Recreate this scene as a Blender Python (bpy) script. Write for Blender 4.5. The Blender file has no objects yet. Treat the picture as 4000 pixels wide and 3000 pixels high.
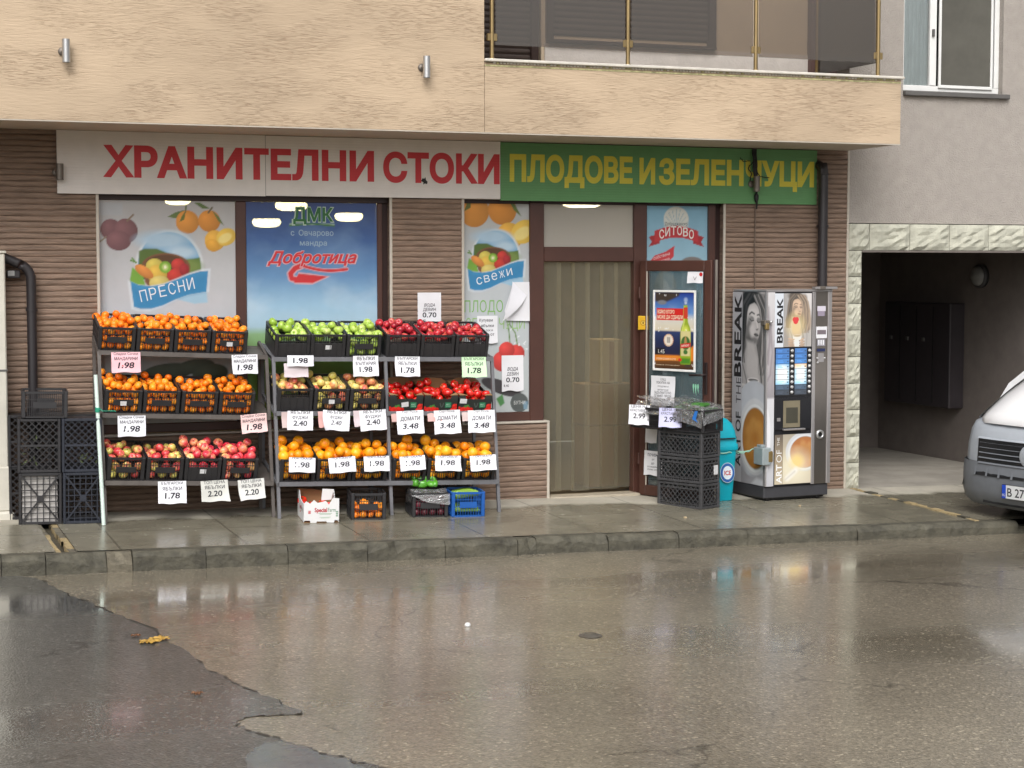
import bpy, math, random
import numpy as np
from mathutils import Vector, Matrix, geometry

random.seed(7)
rng = np.random.default_rng(7)
R = math.radians
SC = bpy.context.scene
COL = SC.collection

# ------------------------------------------------------------------ camera
PHI, PITCH = R(20.8), math.atan(465 / 6900)
cd = bpy.data.cameras.new('camera')
cam = bpy.data.objects.new('camera', cd)
COL.objects.link(cam)
cam.location = (0, -14.5, 2.05)
cam.rotation_euler = (math.pi / 2 - PITCH, 0, -PHI)
cd.sensor_width = 36
cd.lens = 36 * 6900 / 4000
cd.clip_end = 2000
SC.camera = cam

# ------------------------------------------------------------------ overcast daylight
SUN_EL, SUN_AZ = 44, 205          # elevation, compass azimuth the light comes from (behind-left of the camera)
world = bpy.data.worlds.new('World')
SC.world = world
world.use_nodes = True
nt = world.node_tree
bg = nt.nodes['Background']
sky = nt.nodes.new('ShaderNodeTexSky')
sky.sky_type = 'NISHITA'
sky.sun_disc = False
sky.sun_elevation = R(SUN_EL)
sky.sun_rotation = R(SUN_AZ)
sky.air_density = 1.0
sky.dust_density = 6.0
sky.ozone_density = 1.0
hs = nt.nodes.new('ShaderNodeHueSaturation')
hs.inputs['Saturation'].default_value = 0.16
nt.links.new(sky.outputs[0], hs.inputs['Color'])
nt.links.new(hs.outputs[0], bg.inputs[0])
bg.inputs[1].default_value = 0.15
sl = bpy.data.lights.new('sun', 'SUN')
sl.energy = 0.9
sl.angle = R(35)
sl.color = (1.0, 0.98, 0.955)
sun = bpy.data.objects.new('sun', sl)
COL.objects.link(sun)
a = R(SUN_AZ)
d = Vector((math.sin(a) * math.cos(R(SUN_EL)), math.cos(a) * math.cos(R(SUN_EL)), math.sin(R(SUN_EL))))
sun.rotation_euler = d.to_track_quat('Z', 'Y').to_euler()
sun.location = (0, -20, 20)
SC.view_settings.view_transform = 'Standard'
SC.view_settings.look = 'None'
SC.view_settings.gamma = 1
SC.view_settings.exposure = 0.2
SC.view_settings.use_curve_mapping = False
SC.cycles.max_bounces = 8
SC.cycles.transparent_max_bounces = 24
SC.cycles.use_denoising = True
SC.cycles.caustics_reflective = False
SC.cycles.caustics_refractive = False


# ------------------------------------------------------------------ colours and materials
def lin(c):
    out = []
    for v in c[:3]:
        v = v / 255.0
        out.append(v / 12.92 if v <= 0.04045 else ((v + 0.055) / 1.055) ** 2.4)
    return tuple(out)


MATS = {}


def mat(name, rgb, rough=0.6, metal=0.0, var=0.12, vscale=6.0, stretch=(1, 1, 1), bump=0.0, bscale=40.0, bstretch=None,
        spec=0.5, coat=0.0, rnd=0.0, wave=None):
    """procedural surface: sRGB 0-255 colour broken up by noise, optional noise bump"""
    if name in MATS:
        return MATS[name]
    m = bpy.data.materials.new(name)
    m.use_nodes = True
    t = m.node_tree
    p = t.nodes['Principled BSDF']
    p.inputs['Roughness'].default_value = rough
    p.inputs['Metallic'].default_value = metal
    p.inputs['Specular IOR Level'].default_value = spec
    p.inputs['Coat Weight'].default_value = coat
    p.inputs['Coat Roughness'].default_value = 0.08
    co = t.nodes.new('ShaderNodeTexCoord')
    mp = t.nodes.new('ShaderNodeMapping')
    mp.inputs['Scale'].default_value = stretch
    t.links.new(co.outputs['Object'], mp.inputs['Vector'])
    n = t.nodes.new('ShaderNodeTexNoise')
    n.inputs['Scale'].default_value = vscale
    n.inputs['Detail'].default_value = 6
    n.inputs['Roughness'].default_value = 0.62
    t.links.new(mp.outputs[0], n.inputs['Vector'])
    mx = t.nodes.new('ShaderNodeMix')
    mx.data_type = 'RGBA'
    base = lin(rgb)
    mx.inputs['A'].default_value = (*[max(0, v * (1 - var)) for v in base], 1)
    mx.inputs['B'].default_value = (*[min(1, v * (1 + var)) for v in base], 1)
    cr = t.nodes.new('ShaderNodeMapRange')
    cr.inputs['From Min'].default_value = 0.3
    cr.inputs['From Max'].default_value = 0.7
    t.links.new(n.outputs['Fac'], cr.inputs['Value'])
    t.links.new(cr.outputs[0], mx.inputs['Factor'])
    src = mx.outputs['Result']
    if rnd:
        oi = t.nodes.new('ShaderNodeObjectInfo')
        hv = t.nodes.new('ShaderNodeHueSaturation')
        mr = t.nodes.new('ShaderNodeMapRange')
        mr.inputs['To Min'].default_value = 0.5 - rnd * 0.06
        mr.inputs['To Max'].default_value = 0.5 + rnd * 0.06
        t.links.new(oi.outputs['Random'], mr.inputs['Value'])
        t.links.new(mr.outputs[0], hv.inputs['Hue'])
        ma = t.nodes.new('ShaderNodeMath')
        ma.operation = 'MULTIPLY_ADD'
        ma.inputs[1].default_value = rnd * 0.5
        ma.inputs[2].default_value = 1 - rnd * 0.3
        t.links.new(oi.outputs['Random'], ma.inputs[0])
        t.links.new(ma.outputs[0], hv.inputs['Value'])
        t.links.new(src, hv.inputs['Color'])
        src = hv.outputs[0]
    t.links.new(src, p.inputs['Base Color'])
    if bump:
        b = t.nodes.new('ShaderNodeBump')
        b.inputs['Strength'].default_value = bump
        b.inputs['Distance'].default_value = 0.01
        n2 = t.nodes.new('ShaderNodeTexNoise')
        n2.inputs['Scale'].default_value = bscale
        n2.inputs['Detail'].default_value = 5
        mp2 = t.nodes.new('ShaderNodeMapping')
        mp2.inputs['Scale'].default_value = bstretch or stretch
        t.links.new(co.outputs['Object'], mp2.inputs['Vector'])
        t.links.new(mp2.outputs[0], n2.inputs['Vector'])
        h = n2.outputs['Fac']
        if wave:
            w = t.nodes.new('ShaderNodeTexWave')
            w.wave_type = 'BANDS'
            w.bands_direction = 'Z'
            w.inputs['Scale'].default_value = wave[0]
            w.inputs['Distortion'].default_value = 0.3
            t.links.new(co.outputs['Object'], w.inputs['Vector'])
            mm = t.nodes.new('ShaderNodeMath')
            mm.operation = 'MULTIPLY_ADD'
            mm.inputs[1].default_value = wave[1]
            t.links.new(w.outputs['Fac'], mm.inputs[0])
            t.links.new(h, mm.inputs[2])
            h = mm.outputs[0]
        t.links.new(h, b.inputs['Height'])
        t.links.new(b.outputs[0], p.inputs['Normal'])
    MATS[name] = m
    return m


def print_mat(name, rough=0.5, through=0.0, emit=0.0, wave=None, spec=0.4, coat=0.0):
    """printed surface: its colour is the print itself (vertex colours); through = share of light the film lets pass"""
    if name in MATS:
        return MATS[name]
    m = bpy.data.materials.new(name)
    m.use_nodes = True
    t = m.node_tree
    p = t.nodes['Principled BSDF']
    at = t.nodes.new('ShaderNodeAttribute')
    at.attribute_name = 'Col'
    n = t.nodes.new('ShaderNodeTexNoise')
    n.inputs['Scale'].default_value = 9
    n.inputs['Detail'].default_value = 5
    co = t.nodes.new('ShaderNodeTexCoord')
    t.links.new(co.outputs['Object'], n.inputs['Vector'])
    mr = t.nodes.new('ShaderNodeMapRange')
    mr.inputs['To Min'].default_value = 0.88
    mr.inputs['To Max'].default_value = 1.04
    t.links.new(n.outputs['Fac'], mr.inputs['Value'])
    mx = t.nodes.new('ShaderNodeVectorMath')
    mx.operation = 'SCALE'
    t.links.new(at.outputs['Color'], mx.inputs[0])
    t.links.new(mr.outputs[0], mx.inputs['Scale'])
    t.links.new(mx.outputs[0], p.inputs['Base Color'])
    p.inputs['Roughness'].default_value = rough
    p.inputs['Specular IOR Level'].default_value = spec
    p.inputs['Coat Weight'].default_value = coat
    p.inputs['Coat Roughness'].default_value = 0.05
    if emit:
        t.links.new(at.outputs['Color'], p.inputs['Emission Color'])
        p.inputs['Emission Strength'].default_value = emit
        p.inputs['Base Color'].default_value = (0.05, 0.05, 0.05, 1)
        t.links.remove(p.inputs['Base Color'].links[0])
    if wave:
        w = t.nodes.new('ShaderNodeTexWave')
        w.bands_direction = 'Z'
        w.inputs['Scale'].default_value = wave[0]
        w.inputs['Distortion'].default_value = 0.6
        t.links.new(co.outputs['Object'], w.inputs['Vector'])
        b = t.nodes.new('ShaderNodeBump')
        b.inputs['Strength'].default_value = wave[1]
        b.inputs['Distance'].default_value = 0.004
        t.links.new(w.outputs['Fac'], b.inputs['Height'])
        t.links.new(b.outputs[0], p.inputs['Normal'])
    if through:
        tr = t.nodes.new('ShaderNodeBsdfTransparent')
        ms = t.nodes.new('ShaderNodeMixShader')
        ms.inputs[0].default_value = through
        t.links.new(p.outputs[0], ms.inputs[1])
        t.links.new(tr.outputs[0], ms.inputs[2])
        t.links.new(ms.outputs[0], t.nodes['Material Output'].inputs['Surface'])
    MATS[name] = m
    return m


def glass_mat(name, tint=(0.8, 0.8, 0.8), gloss=0.12, rough=0.02, wobble=0.0, body=0.0, bodycol=(0.5, 0.5, 0.5)):
    """thin pane: tinted see-through plus fresnel reflection, optionally a cloudy body"""
    if name in MATS:
        return MATS[name]
    m = bpy.data.materials.new(name)
    m.use_nodes = True
    t = m.node_tree
    t.nodes.remove(t.nodes['Principled BSDF'])
    tr = t.nodes.new('ShaderNodeBsdfTransparent')
    tr.inputs[0].default_value = (*tint, 1)
    gl = t.nodes.new('ShaderNodeBsdfGlossy')
    gl.inputs['Roughness'].default_value = rough
    lw = t.nodes.new('ShaderNodeFresnel')
    lw.inputs['IOR'].default_value = 1.45
    ad = t.nodes.new('ShaderNodeMath')
    ad.operation = 'MULTIPLY_ADD'
    ad.inputs[1].default_value = 1.4
    ad.inputs[2].default_value = gloss
    ad.use_clamp = True
    t.links.new(lw.outputs[0], ad.inputs[0])
    last = tr.outputs[0]
    if body:
        df = t.nodes.new('ShaderNodeBsdfDiffuse')
        df.inputs[0].default_value = (*bodycol, 1)
        tl = t.nodes.new('ShaderNodeBsdfTranslucent')
        tl.inputs[0].default_value = (*bodycol, 1)
        m0 = t.nodes.new('ShaderNodeMixShader')
        m0.inputs[0].default_value = 0.5
        t.links.new(df.outputs[0], m0.inputs[1])
        t.links.new(tl.outputs[0], m0.inputs[2])
        m1 = t.nodes.new('ShaderNodeMixShader')
        m1.inputs[0].default_value = body
        t.links.new(last, m1.inputs[1])
        t.links.new(m0.outputs[0], m1.inputs[2])
        last = m1.outputs[0]
    ms = t.nodes.new('ShaderNodeMixShader')
    t.links.new(ad.outputs[0], ms.inputs[0])
    t.links.new(last, ms.inputs[1])
    t.links.new(gl.outputs[0], ms.inputs[2])
    if wobble:
        n = t.nodes.new('ShaderNodeTexNoise')
        n.inputs['Scale'].default_value = 3
        co = t.nodes.new('ShaderNodeTexCoord')
        t.links.new(co.outputs['Object'], n.inputs['Vector'])
        b = t.nodes.new('ShaderNodeBump')
        b.inputs['Strength'].default_value = wobble
        t.links.new(n.outputs['Fac'], b.inputs['Height'])
        t.links.new(b.outputs[0], gl.inputs['Normal'])
    t.links.new(ms.outputs[0], t.nodes['Material Output'].inputs['Surface'])
    MATS[name] = m
    return m


def emit_mat(name, rgb, strength):
    m = bpy.data.materials.new(name)
    m.use_nodes = True
    p = m.node_tree.nodes['Principled BSDF']
    p.inputs['Base Color'].default_value = (*lin(rgb), 1)
    p.inputs['Emission Color'].default_value = (*lin(rgb), 1)
    p.inputs['Emission Strength'].default_value = strength
    return m


# ------------------------------------------------------------------ mesh builder
def wall(x, y, z, ang=0.0):
    """frame on an upright surface: u along it, v up, w out of it (ang 0: faces the street)"""
    c, s = math.cos(ang), math.sin(ang)
    return Matrix(((c, 0, s, x), (s, 0, -c, y), (0, 1, 0, z), (0, 0, 0, 1)))


def frame(x, y, z, ang=0.0):
    return Matrix.Translation((x, y, z)) @ Matrix.Rotation(ang, 4, 'Z')


GL = {}


def contours(s, shear=0.0):
    key = (s, shear)
    if key in GL:
        return GL[key]
    c = bpy.data.curves.new('lettering', 'FONT')
    c.body = s
    c.size = 1.0
    c.shear = shear
    o = bpy.data.objects.new('lettering', c)
    cv = o.to_curve(bpy.context.evaluated_depsgraph_get(), apply_modifiers=False)
    polys = []
    for sp in cv.splines:
        pts = []
        if sp.type == 'BEZIER':
            bp = sp.bezier_points
            k = len(bp)
            for i in range(k):
                A, B = bp[i], bp[(i + 1) % k]
                straight = (A.handle_right - A.co).length + (B.handle_left - B.co).length
                dirn = (B.co - A.co)
                dev = 0
                if dirn.length > 1e-6:
                    for h in (A.handle_right, B.handle_left):
                        hh = h - A.co
                        dev = max(dev, abs(hh.x * dirn.y - hh.y * dirn.x) / dirn.length)
                if dev < 1e-3:
                    pts.append(A.co.to_2d())
                else:
                    q = geometry.interpolate_bezier(A.co, A.handle_right, B.handle_left, B.co, 6)
                    pts += [v.to_2d() for v in q[:-1]]
        else:
            pts = [p.co.to_2d() for p in sp.points]
        cl = []
        for p in pts:
            if not cl or (p - cl[-1]).length > 1e-4:
                cl.append(p)
        if len(cl) > 2 and (cl[0] - cl[-1]).length < 1e-4:
            cl.pop()
        if len(cl) > 2:
            polys.append(np.array([(p.x, p.y) for p in cl]))
    o.to_curve_clear()
    bpy.data.objects.remove(o)
    bpy.data.curves.remove(c)
    GL[key] = polys
    return polys


def area(p):
    x, y = p[:, 0], p[:, 1]
    return 0.5 * np.sum(x * np.roll(y, -1) - np.roll(x, -1) * y)


def inside(pt, p):
    x, y = p[:, 0], p[:, 1]
    x2, y2 = np.roll(x, -1), np.roll(y, -1)
    c = ((y > pt[1]) != (y2 > pt[1]))
    with np.errstate(divide='ignore', invalid='ignore'):
        xi = (x2 - x) * (pt[1] - y) / (y2 - y) + x
    return bool(np.sum(c & (pt[0] < xi)) % 2)


def grow(p, off):
    if not off:
        return p
    e = np.roll(p, -1, 0) - p
    e /= np.maximum(np.linalg.norm(e, axis=1, keepdims=True), 1e-9)
    n = np.stack([e[:, 1], -e[:, 0]], 1)
    n0 = np.roll(n, 1, 0)
    b = n + n0
    l = np.maximum(np.sum(b * n, 1, keepdims=True), 0.5)
    return p + b / l * off


TX = {}


def text_tris(s, bold=0.0, shear=0.0):
    """triangles of a line of lettering, cap height ~0.73, origin at the left of the baseline"""
    key = (s, bold, shear)
    if key in TX:
        return TX[key]
    polys = contours(s, shear)
    big = max(polys, key=lambda p: abs(area(p)))
    if area(big) < 0:
        polys = [p[::-1] for p in polys]                 # outlines counter-clockwise, counters clockwise
    polys = [grow(p, bold) for p in polys]
    vin, ein = [], []
    for p in polys:
        b = len(vin)
        vin += [Vector((float(x), float(y))) for x, y in p]
        ein += [(b + i, b + (i + 1) % len(p)) for i in range(len(p))]
    vo, _, fo, _, _, _ = geometry.delaunay_2d_cdt(vin, ein, [], 0, 1e-6)
    V = np.array([(v.x, v.y) for v in vo])
    T = [tuple(f) for f in fo]
    cen = np.array([V[list(f)].mean(0) for f in T])
    wn = np.zeros(len(T), int)
    for p in polys:
        x1, y1 = p[:, 0], p[:, 1]
        x2, y2 = np.roll(x1, -1), np.roll(y1, -1)
        cy, cx = cen[:, 1][:, None], cen[:, 0][:, None]
        up = (y1 <= cy) & (y2 > cy)
        dn = (y1 > cy) & (y2 <= cy)
        side = (x2 - x1) * (cy - y1) - (cx - x1) * (y2 - y1)
        wn += np.sum(up & (side > 0), 1) - np.sum(dn & (side < 0), 1)
    T = [f for f, w in zip(T, wn) if w > 0]
    TX[key] = (V, T, V[:, 0].min(), V[:, 0].max())
    return TX[key]


def world_of(o):
    m = o.matrix_basis.copy()
    if o.parent is not None:
        m = world_of(o.parent) @ o.matrix_parent_inverse @ m
    return m


class MB:
    def __init__(s):
        s.v, s.f, s.m, s.sm, s.c, s.mats = [], [], [], [], [], []

    def mi(s, m):
        if m not in s.mats:
            s.mats.append(m)
        return s.mats.index(m)

    def add(s, vs, fs, m, M=None, smooth=False, col=None, cols=None):
        b = len(s.v)
        if M is not None:
            vs = [tuple(M @ Vector(v)) for v in vs]
        s.v += [tuple(v) for v in vs]
        k = s.mi(m)
        s.f += [tuple(b + i for i in f) for f in fs]
        s.m += [k] * len(fs)
        s.sm += [smooth] * len(fs)
        if cols is not None:
            s.c += cols
        else:
            s.c += [col or (1, 1, 1)] * len(vs)
        return s

    def box(s, x0, x1, y0, y1, z0, z1, m, M=None, bev=0.0, col=None):
        if bev <= 0:
            vs = [(x, y, z) for x in (x0, x1) for y in (y0, y1) for z in (z0, z1)]
            fs = [(0, 1, 3, 2), (4, 6, 7, 5), (0, 4, 5, 1), (2, 3, 7, 6), (0, 2, 6, 4), (1, 5, 7, 3)]
            return s.add(vs, fs, m, M, col=col)
        c = (Vector((x0, y0, z0)) + Vector((x1, y1, z1))) / 2
        h = (Vector((x1, y1, z1)) - Vector((x0, y0, z0))) / 2
        b = min(bev, h.x * .49, h.y * .49, h.z * .49)
        vs, idx = [], {}
        for sx in (-1, 1):
            for sy in (-1, 1):
                for sz in (-1, 1):
                    for ax in range(3):
                        o = [h.x - b, h.y - b, h.z - b]
                        o[ax] += b
                        idx[(sx, sy, sz, ax)] = len(vs)
                        vs.append((c.x + sx * o[0], c.y + sy * o[1], c.z + sz * o[2]))
        fs = []
        S = (-1, 1)
        for q in S:
            fs.append([idx[(q, i, j, 0)] for i, j in ((-1, -1), (1, -1), (1, 1), (-1, 1))][::q])
            fs.append([idx[(i, q, j, 1)] for i, j in ((-1, -1), (1, -1), (1, 1), (-1, 1))][::-q])
            fs.append([idx[(i, j, q, 2)] for i, j in ((-1, -1), (1, -1), (1, 1), (-1, 1))][::q])
        for q in S:
            for r in S:
                fs.append([idx[(q, r, -1, 0)], idx[(q, r, 1, 0)], idx[(q, r, 1, 1)], idx[(q, r, -1, 1)]])
                fs.append([idx[(q, -1, r, 0)], idx[(q, 1, r, 0)], idx[(q, 1, r, 2)], idx[(q, -1, r, 2)]])
                fs.append([idx[(-1, q, r, 1)], idx[(1, q, r, 1)], idx[(1, q, r, 2)], idx[(-1, q, r, 2)]])
                for t in S:
                    fs.append([idx[(q, r, t, 0)], idx[(q, r, t, 1)], idx[(q, r, t, 2)]])
        return s.add(vs, fs, m, M, col=col)

    def quad(s, p, m, M=None, col=None):
        return s.add(p, [(0, 1, 2, 3)], m, M, col=col)

    def poly(s, pts, m, M=None, w=0.0, col=None):
        tri = geometry.tessellate_polygon([[Vector((x, y, 0)) for x, y in pts]])
        return s.add([(x, y, w) for x, y in pts], tri, m, M, col=col)

    def prism(s, pts, z0, z1, m, M=None, col=None, smooth=False):
        n = len(pts)
        tri = geometry.tessellate_polygon([[Vector((x, y, 0)) for x, y in pts]])
        s.add([(x, y, z1) for x, y in pts], tri, m, M, col=col)
        s.add([(x, y, z0) for x, y in pts], [t[::-1] for t in tri], m, M, col=col)
        return s.add([(x, y, z0) for x, y in pts] + [(x, y, z1) for x, y in pts],
                     [(i, (i + 1) % n, n + (i + 1) % n, n + i) for i in range(n)], m, M, smooth=smooth, col=col)

    def tube(s, pts, r, m, n=8, M=None, col=None, caps=True):
        pts = [Vector(p) for p in pts]
        rs = r if isinstance(r, (list, tuple)) else [r] * len(pts)
        vs, fs = [], []
        up = None
        for i, p in enumerate(pts):
            t = (pts[min(i + 1, len(pts) - 1)] - pts[max(i - 1, 0)])
            t.normalize()
            if up is None:
                up = Vector((0, 0, 1)) if abs(t.z) < .9 else Vector((1, 0, 0))
            a = t.cross(up)
            a.normalize()
            b = a.cross(t)
            up = b
            for k in range(n):
                w = 2 * math.pi * k / n
                vs.append(p + (a * math.cos(w) + b * math.sin(w)) * rs[i])
        for i in range(len(pts) - 1):
            for k in range(n):
                fs.append((i * n + k, i * n + (k + 1) % n, (i + 1) * n + (k + 1) % n, (i + 1) * n + k))
        s.add(vs, fs, m, M, smooth=True, col=col)
        if caps:
            for e, rv in ((0, True), (len(pts) - 1, False)):
                q = [vs[e * n + k] for k in range(n)]
                s.add(q, [tuple(range(n))[::-1] if rv else tuple(range(n))], m, M, col=col)
        return s

    def bar(s, p, q, w, h, m, M=None, up=(0, 0, 1)):
        """rectangular bar from p to q, w wide, h tall"""
        p, q = Vector(p), Vector(q)
        t = (q - p).normalized()
        a = t.cross(Vector(up))
        if a.length < 1e-5:
            a = t.cross(Vector((1, 0, 0)))
        a.normalize()
        b = a.cross(t)
        vs = [e + a * sx * w / 2 + b * sy * h / 2 for e in (p, q) for sx, sy in ((-1, -1), (1, -1), (1, 1), (-1, 1))]
        return s.add(vs, [(3, 2, 1, 0), (4, 5, 6, 7), (0, 1, 5, 4), (1, 2, 6, 5), (2, 3, 7, 6), (3, 0, 4, 7)], m, M)

    def lathe(s, prof, m, n=24, M=None, col=None, ripple=None):
        vs, fs = [], []
        for r, z in prof:
            for k in range(n):
                w = 2 * math.pi * k / n
                q = r * (1 + (ripple(w, z) if ripple else 0))
                vs.append((q * math.cos(w), q * math.sin(w), z))
        for i in range(len(prof) - 1):
            for k in range(n):
                fs.append((i * n + k, i * n + (k + 1) % n, (i + 1) * n + (k + 1) % n, (i + 1) * n + k))
        return s.add(vs, fs, m, M, smooth=True, col=col)

    def text(s, M, txt, u, v, cap, m, col=(.02, .02, .02), bold=0.0, shear=0.0, fitw=None, align='C', w=0.001, rot=0.0, deform=None, xs=1.0):
        V, T, x0, x1 = text_tris(txt, bold, shear)
        k = cap / 0.727
        kx = k * xs
        if fitw:
            kx = fitw / (x1 - x0)
        off = {'C': (x0 + x1) / 2, 'L': x0, 'R': x1}[align]
        c, sn = math.cos(rot), math.sin(rot)
        vs = []
        for x, y in V:
            X, Y = (x - off) * kx, y * k
            uu, vv = u + X * c - Y * sn, v + X * sn + Y * c
            vs.append((uu, vv, (deform(uu, vv) if deform else 0) + w))
        return s.add(vs, T, m, M, col=col)

    def grid(s, M, cv, m, w=0.0, deform=None):
        """a painted canvas as a finely divided sheet"""
        H, W = cv.img.shape[:2]
        us = np.linspace(0, cv.w, W)
        vs_ = np.linspace(0, cv.h, H)
        vs = [(u, v, w + (deform(u, v) if deform else 0)) for v in vs_ for u in us]
        fs = [(j * W + i, j * W + i + 1, (j + 1) * W + i + 1, (j + 1) * W + i) for j in range(H - 1) for i in range(W - 1)]
        c = np.clip(cv.img, 0, 1).reshape(-1, 3)
        return s.add(vs, fs, m, M, cols=[tuple(x) for x in c.tolist()], smooth=bool(deform))

    def build(s, name, parent=None, props=True):
        me = bpy.data.meshes.new(name)
        me.from_pydata(s.v, [], s.f)
        for m in s.mats:
            me.materials.append(m)
        me.polygons.foreach_set('material_index', s.m)
        me.polygons.foreach_set('use_smooth', s.sm)
        if any(c != (1, 1, 1) for c in s.c):
            ca = me.color_attributes.new('Col', 'FLOAT_COLOR', 'POINT')
            arr = np.ones((len(s.v), 4), dtype=np.float32)
            arr[:, :3] = np.array(s.c, dtype=np.float32)
            ca.data.foreach_set('color', arr.ravel())
        me.update()
        o = bpy.data.objects.new(name, me)
        COL.objects.link(o)
        if parent is not None:
            o.parent = parent
            o.matrix_parent_inverse = world_of(parent).inverted()
        return o


def thing(o, label, cat, group=None):
    o['label'] = label
    o['category'] = cat
    if group:
        o['group'] = group
    return o


def empty(name, loc, label=None, cat=None, group=None):
    o = bpy.data.objects.new(name, None)
    o.empty_display_size = 0.1
    COL.objects.link(o)
    o.location = loc
    if label:
        thing(o, label, cat, group)
    return o


def structure(o):
    o['kind'] = 'structure'
    return o


# ------------------------------------------------------------------ print painter
class Cv:
    """small painter for printed pictures (posters, foils); sizes in metres, origin bottom left"""

    def __init__(s, w, h, res, col):
        s.w, s.h = w, h
        W, H = max(3, int(w * res)), max(3, int(h * res))
        s.X, s.Y = np.meshgrid(np.linspace(0, w, W), np.linspace(0, h, H))
        s.img = np.ones((H, W, 3)) * np.array(lin(col))

    def put(s, mask, col):
        col = np.array(col) if isinstance(col, np.ndarray) else np.array(lin(col))
        s.img = s.img * (1 - mask[..., None]) + col * mask[..., None]

    def grad(s, stops):
        ys = [a for a, _ in stops]
        cs = np.array([lin(c) for _, c in stops])
        for k in range(3):
            s.img[..., k] = np.interp(s.Y, ys, cs[:, k])

    def ell(s, cx, cy, rx, ry, col, rot=0.0, soft=0.03, shade=0.0, lx=-.35, ly=.4, a=1.0):
        c, n = math.cos(rot), math.sin(rot)
        dx, dy = s.X - cx, s.Y - cy
        u, v = (dx * c + dy * n) / rx, (-dx * n + dy * c) / ry
        r = np.sqrt(u * u + v * v)
        m = np.clip((1 - r) / max(soft, 1e-3) + .5, 0, 1) * a
        if shade:
            lum = 1 + shade * (1 - 1.35 * np.sqrt((u - lx) ** 2 + (v - ly) ** 2))
            colr = np.array(lin(col))[None, None] * lum[..., None]
            s.put(m, np.clip(colr, 0, 1))
        else:
            s.put(m, col)

    def poly(s, pts, col, soft=0.004, a=1.0):
        p = np.array(pts, float)
        ins = np.zeros(s.X.shape, bool)
        dist = np.full(s.X.shape, 9.0)
        n = len(p)
        for i in range(n):
            x1, y1 = p[i]
            x2, y2 = p[(i + 1) % n]
            if y1 != y2:
                c = (y1 > s.Y) != (y2 > s.Y)
                ins ^= c & (s.X < (x2 - x1) * (s.Y - y1) / (y2 - y1) + x1)
            L = (x2 - x1) ** 2 + (y2 - y1) ** 2 + 1e-12
            t = np.clip(((s.X - x1) * (x2 - x1) + (s.Y - y1) * (y2 - y1)) / L, 0, 1)
            dist = np.minimum(dist, np.hypot(s.X - x1 - t * (x2 - x1), s.Y - y1 - t * (y2 - y1)))
        sd = np.where(ins, dist, -dist)
        s.put(np.clip(sd / max(soft, 1e-4) + .5, 0, 1) * a, col)

    def line(s, pts, wd, col, soft=0.004, a=1.0):
        p = np.array(pts, float)
        dist = np.full(s.X.shape, 9.0)
        for (x1, y1), (x2, y2) in zip(p[:-1], p[1:]):
            L = (x2 - x1) ** 2 + (y2 - y1) ** 2 + 1e-12
            t = np.clip(((s.X - x1) * (x2 - x1) + (s.Y - y1) * (y2 - y1)) / L, 0, 1)
            dist = np.minimum(dist, np.hypot(s.X - x1 - t * (x2 - x1), s.Y - y1 - t * (y2 - y1)))
        s.put(np.clip((wd / 2 - dist) / soft + .5, 0, 1) * a, col)

    def cloud(s, col, amt, scale, seed=0, y0=-9, y1=9):
        r = np.random.default_rng(seed)
        tot = np.zeros(s.X.shape)
        for o in range(4):
            f = scale * 2 ** o
            ph = r.uniform(0, 6.28, 6)
            tot += (np.sin(s.X * f + ph[0] + 1.7 * np.sin(s.Y * f * .8 + ph[1])) * np.sin(s.Y * f * 1.3 + ph[2] + 1.3 * np.sin(s.X * f * .7 + ph[3]))) / 2 ** o
        win = np.clip((s.Y - y0) / .15, 0, 1) * np.clip((y1 - s.Y) / .15, 0, 1)
        s.put(np.clip(tot * .5 + .3, 0, 1) * amt * win, col)


# ================================================================== GROUND
def pav(x, y):
    return .08 - .017 * x + .02 * y


def kerb_y(x):
    return -1.837 - .0308 * x


def road_z(x, y=0):
    return -.103 - .013 * x


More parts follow.
